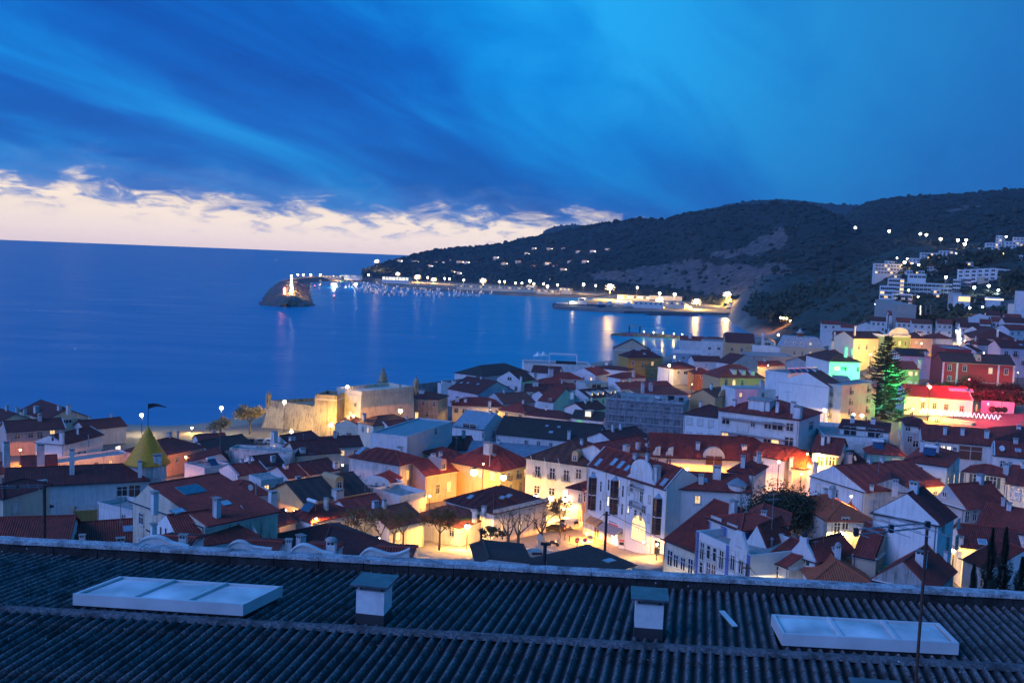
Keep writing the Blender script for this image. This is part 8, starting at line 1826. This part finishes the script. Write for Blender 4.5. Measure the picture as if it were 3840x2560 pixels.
MB().box(-6, 6, -3, 3, 4, 4.5).obj('deck', M_conc, je); MB().box(-6, 6, -3, -2.9, 5.4, 5.55).box(-6, -5.9, -2.9, 3, 5.4, 5.55).obj('railing', M_grey, je)
for i, x in enumerate((1010, 1080, 1150, 1230, 1290)): lamp('low walkway lamp on the near jetty, %s from the left' % ['first', 'second', 'third', 'fourth', 'fifth'][i], 'B', (x, 868 + (x - 1000) * .07), 790 + i * 2, YEL, 500, h=2, r=.35, group='jetty lamps')
# ---------------------------------------------------------------- flats and villas on the right hillside
def flats(label, K, A, B, d, H, cols, rows, wall='white', dep=10, kinds=('n',)):
 return house(label, K, A, B, dep=dep, d=d, roof='flat', wall=wall, h=H, parapet=.5, grid=(cols, rows, 2.6, 1.7, list(kinds)), name='apartment_block', cat='apartments', dirt=.25)
flats('white terraced flats with a grid of round dark balconies, main slab', 'J', (1090, 122), (1600, 182), 720, 17, 12, 5)
flats('top storey step of the white terraced flats', 'J', (1150, 78), (1325, 84), 735, 6, 4, 1)
flats('upper left step of the white terraced flats with one lit window', 'J', (935, 108), (1095, 126), 712, 14, 4, 4, kinds='nnnl')
flats('lower left step of the white terraced flats', 'J', (850, 188), (1010, 205), 690, 15, 4, 4, kinds='nnnnl')
flats('low front step of the white terraced flats', 'J', (985, 275), (1180, 290), 665, 6, 5, 2, 'white2')
for i in range(9): flats('sawtooth flats on the right hillside, step %s from the left' % ['one', 'two', 'three', 'four', 'five', 'six', 'seven', 'eight', 'nine'][i], 'J', (1655 + i * 68, 28 - i * 3 + (0 if i < 6 else (i - 5) * 10)), (1730 + i * 68, 32 - i * 3 + (0 if i < 6 else (i - 5) * 10)), 762 - i * 2, 11, 1, 3, dep=8)
flats('white flats with square balconies below the sawtooth row', 'J', (1690, 112), (1800, 118), 735, 14, 3, 4); flats('beige windowless stair block below the sawtooth row', 'J', (1870, 105), (1985, 112), 738, 14, 2, 3, 'beige', kinds='-n'); flats('small white flats beside the dark tree', 'J', (1610, 130), (1690, 134), 730, 10, 2, 3)
house('grey concrete school building with lit open galleries', 'J', (1025, 372), (1225, 405), (1512, 372), d=560, roof='flat', wall='concrete', h=16, parapet=.4, name='school', cat='building', w=[('R', 1265, 430, 3.4, 2.4, 'L'), ('R', 1320, 430, 3, 2.4, 'n'), ('R', 1370, 425, 3.4, 2.4, 'n'), ('R', 1265, 480, 3.4, 2.4, 'L'), ('R', 1320, 480, 3, 2.4, 'n'), ('R', 1370, 478, 3.4, 2.4, 'n')])
house('modern white villa with a wide warm lit window on the hillside', 'J', (1635, 292), (1790, 304), dep=12, d=640, roof='flat', wall='white', h=8, w=[('L', 1725, 340, 7, 3.2, 'l')]); house('low dark modern wing left of the warm lit villa', 'J', (1570, 258), (1700, 275), dep=12, d=650, roof='flat', wall='grey', h=7)
house('low modern house with a long lit strip window on the hillside', 'J', (1970, 318), (2110, 328), dep=10, d=640, roof='flat', wall='white', h=5, w=[('L', 2040, 342, 11, 1.2, 'L')]); house('plain white block at the right picture edge above the roofs', 'J', (2278, 258), (2400, 262), dep=12, d=520, roof='flat', wall='white2', h=20); house('small yellow lit block beside the plain white one', 'J', (2185, 392), (2275, 394), dep=8, d=530, roof='flat', wall='cream', h=9)
vl = [((1045, 745), (1115, 748), 880, 8, 'small white villa left of the warm lamps'), ((955, 800), (1215, 778), 860, 6, 'long white villa wall below the warm lamps'), ((1250, 828), (1420, 838), 815, 6, 'pale low villa block right of the warm lamps'), ((1270, 715), (1380, 722), 900, 8, 'terraced villa just above the warm lamps'), ((1380, 722), (1540, 735), 905, 9, 'terraced white villas with balconies, middle of the slope'), ((1440, 795), (1530, 798), 830, 6, 'small red roofed white villa on the slope'), ((1615, 742), (1740, 748), 850, 7, 'white villa with a lit gable on the middle slope'), ((1390, 668), (1560, 672), 960, 9, 'dim row of villas under the hill road'), ((1560, 648), (1690, 652), 970, 8, 'dim villas right of the row under the hill road'), ((1700, 660), (1810, 664), 930, 10, 'white villa with stacked balconies by the lit curve'), ((1810, 660), (1880, 664), 925, 12, 'blank white gable right of the stacked balconies'), ((1950, 665), (2120, 672), 910, 8, 'pink lit villa among the upper lamps'), ((2000, 575), (2140, 580), 960, 9, 'stepped white villa on the upper slope'), ((2090, 505), (2150, 508), 990, 10, 'tall thin white villa near the top'), ((2250, 520), (2352, 526), 980, 12, 'white apartment villa at the upper right edge'), ((2180, 560), (2310, 566), 955, 10, 'terraced villa below the upper right edge'), ((1740, 750), (1880, 758), 840, 7, 'grey villa right of the white one with a lit gable'), ((2280, 690), (2340, 694), 850, 14, 'pale stair gable at the right edge')]
for A, B, d, H, lab in vl: house(lab, 'C', A, B, dep=10, d=d, roof='flat' if 'red' not in lab else 'hip', wall='white2', h=H, parapet=.4, grid=(max(2, int((B[0] - A[0]) / 28)), 3, 1.8, 1.6, ['n', 'n', 'n', 'l', 'n']), dirt=.4, name='villa')
sv = []
for x, y in ((1500, 690), (1560, 762), (1480, 832), (1700, 800), (1860, 802), (1950, 742), (2055, 722), (2262, 640), (2300, 742), (2200, 792), (1350, 862), (1640, 692), (2120, 622), (1920, 622), (1110, 872), (1700, 1072), (1480, 1012), (2230, 962), (1570, 905), (2080, 842)):
 sv.append(house('small villa', 'C', (x, y), (x + rnd.uniform(55, 105), y + 3), dep=9, d=interp([600, 700, 800, 870, 1000, 1075], [960, 900, 840, 800, 720, 670], y), roof=rnd.choice(['flat', 'hip', 'flat']), wall=rnd.choice(['white2', 'cream', 'white']), tl='dark', h=8, parapet=.4, grid=(3, 2, 1.8, 1.5, ['n', 'l', 'n', 'n']), dirt=.4, name='villa', group='small villas on the right slope').root)
rank_labels(sv, 'small pale villa scattered on the right hillside slope')
# packed roofs at the far right of town
rw = [((1445, 590), (1600, 600), 'red'), ((1180, 610), (1390, 600), 'dark'), ((1020, 590), (1170, 585), 'red'), ((940, 520), (1175, 515), 'red'), ((1690, 640), (1890, 640), 'dark'), ((1890, 605), (2000, 602), 'red'), ((2020, 580), (2150, 578), 'red'), ((2150, 585), (2380, 590), 'dark'), ((1960, 510), (2100, 512), 'dark'), ((1640, 590), (1760, 585), 'dark'), ((2160, 545), (2330, 548), 'red'), ((750, 575), (900, 572), 'dark'), ((2200, 660), (2400, 665), 'red'), ((1900, 680), (2060, 682), 'dark')]
wd_ = ['second', 'fifth', 'third', 'sixth', 'fourth', 'first']
nmr = ['left of the bright alley', 'behind the rose house with the dormer', 'behind the olive town house', 'below the very bright white lamp', 'right of the bright alley', 'behind the pink lit long roof', 'at the right, two rows behind the pink house', 'at the right edge, two rows behind the lilac house', 'under the hillside trees', 'at the head of the bright alley', 'under the plain white block', 'left of the grey concrete school', 'behind the lilac balcony house', 'just behind the lilac closed doors']
for (A, B, t), nn_ in zip(rw, nmr): house('red roofed white house ' + nn_ if t == 'red' else 'dark roofed white house ' + nn_, 'J', A, B, dep=10, roof='gx', wall='white2', tl=t, h=7, grid=(3, 2, 1.3, 1.5, ['n', 'w', 'n', 'n', 'r', 'n', 'n']))
house('small white gable house under the hillside trees', 'J', (1800, 535), (1980, 530), dep=9, roof='gyv', wall='white', tl='dark', h=7)
# ---------------------------------------------------------------- vehicles and street things
M_tyre = simple('tyre', (.02, .02, .02), .8); M_vanw = simple('van_white', (.75, .74, .70), .35); M_carb = simple('car_black', (.02, .02, .025), .3); M_carg = simple('car_grey', (.30, .32, .34), .3, .3); M_tail = emis('tail_light', (1, .06, .03), 6)
def vehicle(label, P, rz, prof, W, mat, cat, wins, wheels, tails=True):
 o = empty(cat, P, R(rz)); tag(o, label, cat); MB().extrude_xz(prof, -W / 2, W / 2).obj('body', mat, o)
 for (x0, x1, z0, z1) in wins:
  for s in (-1, 1): MB().box(x0, x1, s * W / 2 - .015, s * W / 2 + .015, z0, z1).obj('window', M_glass, o)
 xb = min(p[0] for p in prof); MB().box(xb - .02, xb + .05, -W * .38, W * .38, 1.05, 1.55).obj('rear_window', M_glass, o)
 for x in wheels:
  for s in (-1, 1):
   w_ = MB().tube((x, s * (W / 2 - .2), .32), (x, s * (W / 2 + .02), .32), .32, k=12).obj('wheel', M_tyre, o); MB().tube((x, s * (W / 2 + .02), .32), (x, s * (W / 2 + .03), .32), .18, k=10).obj('rim', M_grey, w_)
 for s in (-1, 1): MB().box(xb - .03, xb + .03, s * W * .42 - .08, s * W * .42 + .08, .75, 1.0).obj('tail_light', M_tail if tails else M_red2, o)
M_red2 = simple('lens_red', (.4, .02, .02), .3)
VAN = [(-2.1, .3), (2.0, .3), (2.05, .8), (1.35, 1.0), (.75, 1.75), (-1.95, 1.82), (-2.1, 1.0)]; CAR = [(-2.0, .3), (2.0, .3), (2.0, .72), (1.1, .88), (.5, 1.38), (-1.1, 1.4), (-1.9, .95)]
VP = gpt(7, (955, 968)); VP.z = max(VP.z, 10.6); vehicle('white van parked under the sodium lamp', VP, 140, VAN, 1.7, M_vanw, 'van', [(.0, .8, 1.0, 1.55)], (-1.3, 1.3), False)
vehicle('black car parked left of the white van', gpt(7, (855, 985)), 160, CAR, 1.7, M_carb, 'car', [(-1.0, .6, .92, 1.3)], (-1.25, 1.25)); vehicle('grey car half hidden behind the near dark roof', gpt('G', (430, 535), 150), 8, CAR, 1.7, M_carg, 'car', [(-1.0, .6, .92, 1.3)], (-1.25, 1.25), False); vehicle('car with glowing red tail lights on the street at right', gpt('G', (1425, 610), 128), 75, CAR, 1.7, M_carb, 'car', [(-1.0, .6, .92, 1.3)], (-1.25, 1.25))
for i, x in enumerate((548, 625, 700)): vehicle('parked car on the beach road, %s of three' % ['left', 'middle', 'right'][i], gpt(2, (x, 680), 276), 20, CAR, 1.7, [M_carb, M_carg, M_vanw][i], 'car', [(-1.0, .6, .92, 1.3)], (-1.25, 1.25), False)
P = gpt('G', (590, 385)); mo = empty('motorcycle', P, R(160)); tag(mo, 'touring motorcycle with a top box parked at the edge of the square', 'motorcycle')
for x in (-.7, .7): MB().tube((x, -.06, .32), (x, .06, .32), .32, k=12).obj('wheel', M_tyre, mo)
MB().extrude_xz([(-.6, .4), (.5, .4), (.65, .95), (.2, 1.0), (-.2, .8), (-.7, .85)], -.16, .16).obj('body', M_carb, mo); MB().box(-1.0, -.6, -.25, .25, .85, 1.2).obj('top_box', M_grey, mo); MB().tube((.55, -.4, 1.1), (.55, .4, 1.1), .025, k=5).obj('handlebar', M_dark, mo)
def sign(label, K, p, base_y, col_, ring=None, r=.38):
 B = gpt(K, (p[0], base_y)); T = at_d(*kp(K, p), B.y); o = empty('road_sign', B); tag(o, label, 'road sign'); H = max(1.6, T.z - B.z); MB().tube((0, 0, 0), (0, 0, H + r), .04, k=6).obj('post', M_grey, o); MB().tube((0, -.05, H), (0, -.08, H), r, k=18).obj('disc', col_, o)
 if ring: MB().tube((0, -.081, H), (0, -.09, H), r * .74, k=18).obj('inner_disc', ring, o)
 return o, H
M_sred = simple('sign_red', (.55, .03, .03), .4); M_sblue = simple('sign_blue', (.03, .07, .40), .4)
o_, H_ = sign('round red STOP sign on the square', 'G', (815, 362), 425, M_sred); tx = bpy.data.curves.new('lettering', 'FONT'); tx.body = 'STOP'; tx.size = .27; tx.align_x = tx.align_y = 'CENTER'; tx.extrude = .004; tx.materials.append(M_white); tf_ = bpy.data.objects.new('lettering_curve', tx); to_ = bpy.data.objects.new('lettering', bpy.data.meshes.new_from_object(tf_)); bpy.data.objects.remove(tf_); col.objects.link(to_); to_.parent = o_; to_.location = (0, -.09, H_); to_.rotation_euler = (R(90), 0, 0)
o_, H_ = sign('blue no parking sign with a red rim on the square', 'G', (893, 338), 420, M_sred, M_sblue); MB().extrude_xz([(-.24, H_ + .2), (-.2, H_ + .24), (.24, H_ - .2), (.2, H_ - .24)], -.1, -.09).obj('bar', M_sred, o_)
sign('grey back of a round sign, upper right on the square', 'G', (950, 298), 415, M_grey); sign('grey back of a round sign beside the STOP sign', 'G', (818, 318), 420, M_grey)
o_, H_ = sign('yellow rimmed no parking sign behind the black car', 'G', (610, 28), 190, M_sred, simple('sign_yellow', (.6, .4, .05), .4)); B = gpt('G', (1492, 440)); o = empty('road_sign', B); tag(o, 'square blue arrow sign at the street corner', 'road sign'); MB().tube((0, 0, 0), (0, 0, 3.4), .04, k=6).obj('post', M_grey, o); MB().box(-.32, .32, -.09, -.05, 2.6, 3.4).obj('panel', M_sblue, o); MB().box(-.05, .05, -.1, -.091, 2.75, 3.1).obj('arrow_shaft', M_white, o); MB().extrude_xz([(-.16, 3.1), (.16, 3.1), (0, 3.3)], -.1, -.091).obj('arrow_head', M_white, o)
B = gpt('G', (1255, 410)); o = empty('sandwich_board', B, R(-20)); tag(o, 'white sandwich board with a red header outside the shop', 'sandwich board'); MB().extrude_xz([(-.5, 0), (.5, 0), (.5, 1.6), (-.5, 1.6)], -.05, 0).obj('panel', M_white, o); MB().box(-.45, .45, -.07, -.051, 1.25, 1.55).obj('header', M_sred, o); MB().box(-.4, .4, -.07, -.051, .6, 1.15).obj('print', M_dark, o)
B = gpt('G', (455, 470)); o = empty('fountain', B); tag(o, 'round stepped stone fountain base with a column on the square', 'fountain'); MB().lathe([(3.2, 0), (3.2, .35), (2.7, .36), (2.7, .15)], k=24).obj('basin', M_stone, o); MB().box(-.8, .8, -.8, .8, 0, .9).box(-.45, .45, -.45, .45, .9, 2.6).lathe([(.7, 2.6), (.5, 2.9), (.3, 3.4), (.05, 3.5)], k=12).obj('column', M_stone, o)
for i, x in enumerate((658, 700, 745, 990)): B = gpt('G', (x, 310 + i * 15)); o = empty('bollard', B); tag(o, 'dark bollard on the sodium lit street, %s from the left' % ['first', 'second', 'third', 'fourth'][i], 'bollard', 'bollards'); MB().tube((0, 0, 0), (0, 0, .95), .07, k=8).obj('post', M_dark, o); MB().lathe([(.09, .95), (.1, 1.05), (.03, 1.14)], k=8).obj('cap', M_dark, o)
fp = [gpt(7, q) for q in ((45, 1095), (330, 1045))]; fe = empty('fence', fp[0], math.atan2(fp[1].y - fp[0].y, fp[1].x - fp[0].x)); tag(fe, 'dark green mesh fence on the left side of the square', 'fence'); Lf = (fp[1] - fp[0]).length
M_fence = simple('fence_green', (.02, .06, .05), .8)
for i in range(5): MB().tube((Lf * i / 4, 0, 0), (Lf * i / 4, 0, 4.6), .06, k=6).obj('post', M_dark, fe)
for i in range(4): MB().box(Lf * i / 4 + .07, Lf * (i + 1) / 4 - .07, -.02, .02, .3, 4.5).obj('panel', M_fence, fe)
def pole(label, K, top, d, zb, r=.11, arm=None, sq=False):
 T = at_d(*kp(K, top), d); o = empty('utility_pole', (T.x, T.y, zb)); tag(o, label, 'pole'); H = T.z - zb; MB().tube((0, 0, 0), (0, 0, H), r * 1.2, r, 8).obj('shaft', M_dark, o)
 if arm: MB().box(-arm, arm, -.06, .06, H - .5, H - .36).obj('crossarm', M_dark, o)
 if sq: MB().box(-.28, .28, -.12, .12, H - .16, H).obj('cap', M_dark, o)
 return T
p1 = pole('thick dark utility pole before the shop awnings', 7, (1288, 822), 128, 12, .17, .5); p2 = pole('dark pole with a flat cap just behind the near parapet', 'E', (1528, 150), 60, 34, .11, None, True); p3 = pole('thin dark pole left of the small dark gable', 7, (236, 965), 110, 14, .13); p4 = pole('utility pole with brackets beside the slim street lamp', 8, (672, 1150), 106, 18, .1, .5)
pe = at_d(*kp(7, (1050, 925)), 150); pe2 = at_d(*kp(8, (380, 1175)), 112); pe3 = at_d(*kp('J', (930, 500)), 480)
for lab, a_, b_ in (('black cable from the thick pole to the left houses', p1, pe), ('black cable from the thick pole to the right street', p1, p4), ('black cable from the bracket pole past the cream house', p4, at_d(*kp(8, (940, 1275)), 104))):
 mb = MB(); n = 10; pts = [a_.lerp(b_, i / n) - Vector((0, 0, .8 * math.sin(math.pi * i / n))) for i in range(n + 1)]
 for q0, q1 in zip(pts[:-1], pts[1:]): mb.tube(q0, q1, .03, k=4)
 tag(mb.obj('cable', M_dark), lab, 'cable')
pole('tall dark mast with bars before the far white gable', 'J', (930, 498), 480, 10, .25, 2.2)
# roof aerials, dishes, solar heaters, air conditioners
AER = MB().tube((0, 0, -.6), (0, 0, 2.6), .03, k=5).mesh('mast', M_grey); AEB = MB().tube((-.7, 0, 2.4), (.7, 0, 2.4), .02, k=4).mesh('boom', M_grey); AEL = MB().tube((0, -.35, 2.4), (0, .35, 2.4), .012, k=4).mesh('element', M_grey)
n_a = 0
for hs in HOUSES:
 if hs.d > 270 or n_a > 44 or not hasattr(hs, 'roof') or rnd.random() > .62: continue
 x, y = hs.a * rnd.uniform(.2, .8), hs.b * rnd.uniform(.3, .6); P = hs.PA + hs.ex * x + hs.ey * y; P.z = hs.ze + hs.rh * .75; o = empty('roof_aerial', P, rnd.uniform(0, 3)); o.scale = [rnd.uniform(.7, 1.4)] * 3
 tag(o, 'thin aerial above the ' + ' '.join(hs.label.split()[:10]), 'aerial', 'roof aerials'); inst('mast', AER, o); inst('boom', AEB, o)
 for q in range(5): inst('element', AEL, o, (-.6 + q * .3, 0, 0))
 n_a += 1
def roof_thing(hs_key, K, p, builder, name, label, cat):
 hs = next(h for h in HOUSES if hs_key in h.label); hr = hs.hit_roof(*kp(K, p)); q = hr[1]; P = hs.PA + hs.ex * q.x + hs.ey * q.y; P.z = hs.zg + q.z; o = empty(name, P, math.atan2(hs.ex.y, hs.ex.x)); tag(o, label, cat); builder(o)
def heater(o): MB().face((-1, 0, .1), (1, 0, .1), (1, 1.4, 1.2), (-1, 1.4, 1.2)).obj('collector', M_pv, o).modifiers.new('t', 'SOLIDIFY').thickness = .1; MB().tube((-1.1, 1.55, 1.45), (1.1, 1.55, 1.45), .28, k=12).obj('tank', M_white, o); MB().box(-.9, -.8, 1.5, 1.6, 0, 1.3).box(.8, .9, 1.5, 1.6, 0, 1.3).obj('stand', M_grey, o)
def dish(o): MB().tube((0, 0, -.3), (0, 0, .9), .04, k=6).obj('mast', M_grey, o); MB().lathe([(.08, 0), (.35, .06), (.55, .16)], k=16).obj('dish', M_white, o, (0, -.1, .9)).rotation_euler = (R(70), 0, R(20))
def aircon(o): MB().box(-.5, .5, -.2, .2, 0, .8).obj('case', M_white, o); MB().tube((0, -.21, .4), (0, -.23, .4), .3, k=14).obj('fan', M_dark, o)
for i, x in enumerate((1520, 1570, 1620, 1670, 1720)): roof_thing('carrying a row of solar heaters', 4, (x, 562 - i * 3), heater, 'solar_heater', 'solar water heater, %s in the row on the flat roofed block' % ['first', 'second', 'third', 'fourth', 'fifth'][i], 'solar heater')
roof_thing('red hip roofed house with one lit window', 2, (985, 1270), heater, 'solar_heater', 'solar water heater on the red hip roof behind the bare trees', 'solar heater'); roof_thing('white modern house with a jutting', 9, (1350, 130), heater, 'solar_heater', 'solar water heater on the white modern house', 'solar heater'); roof_thing('teal house', 8, (1780, 190), heater, 'solar_heater', 'solar water heater beside the teal house roof', 'solar heater'); roof_thing('low white house with solar tubes', 2, (240, 885), heater, 'solar_heater', 'solar water heater on the low white house left of centre', 'solar heater')
roof_thing('dark roofed low house with a satellite', 8, (1570, 300), dish, 'satellite_dish', 'white satellite dish on the dark low roof behind the broad red roof', 'satellite dish'); roof_thing('red roof with a satellite dish', 5, (1960, 1225), dish, 'satellite_dish', 'white satellite dish at the right edge', 'satellite dish'); roof_thing('red hip roofed house behind the solar', 2, (530, 1110), dish, 'satellite_dish', 'grey satellite dish on the red hip roof left of centre', 'satellite dish')
for i, x in enumerate((1615, 1650, 1690)): roof_thing('small red roofed house with a pale blue gable', 3, (x + 300, 735), aircon, 'air_conditioner', 'white air conditioner, %s of three on the roofs by the grand building' % ['left', 'middle', 'right'][i], 'air conditioner')
# filler: promenade strip along the beach road
pr = [at_z(*kp(2, q), 4.3) for q in ((290, 668), (560, 632), (860, 598), (1110, 590), (1110, 612), (860, 628), (560, 662), (290, 690))]
mb = MB(); mb.prism([(p.x, p.y) for p in pr], 2.0, 4.3); tag(mb.obj('promenade', simple('promenade_paving', (.55, .52, .46), .8)), 'pale promenade pavement along the beach road', 'pavement', kind='structure')
# ---------------------------------------------------------------- sea air
m = bpy.data.materials.new('haze'); m.use_nodes = True; nt = m.node_tree; nt.nodes.clear()
o_ = nd(nt, 'ShaderNodeOutputMaterial'); pv = nd(nt, 'ShaderNodeVolumePrincipled'); pv.inputs['Color'].default_value = (.60, .78, 1, 1); pv.inputs['Density'].default_value = 0.00007; pv.inputs['Anisotropy'].default_value = 0.2
ln(nt, pv.outputs[0], o_.inputs['Volume'])
hz = MB().box(-6500, 6500, -900, 7500, -12, 370).obj('haze', m); tag(hz, 'thin blue evening haze over the bay and hills', 'haze', kind='stuff')
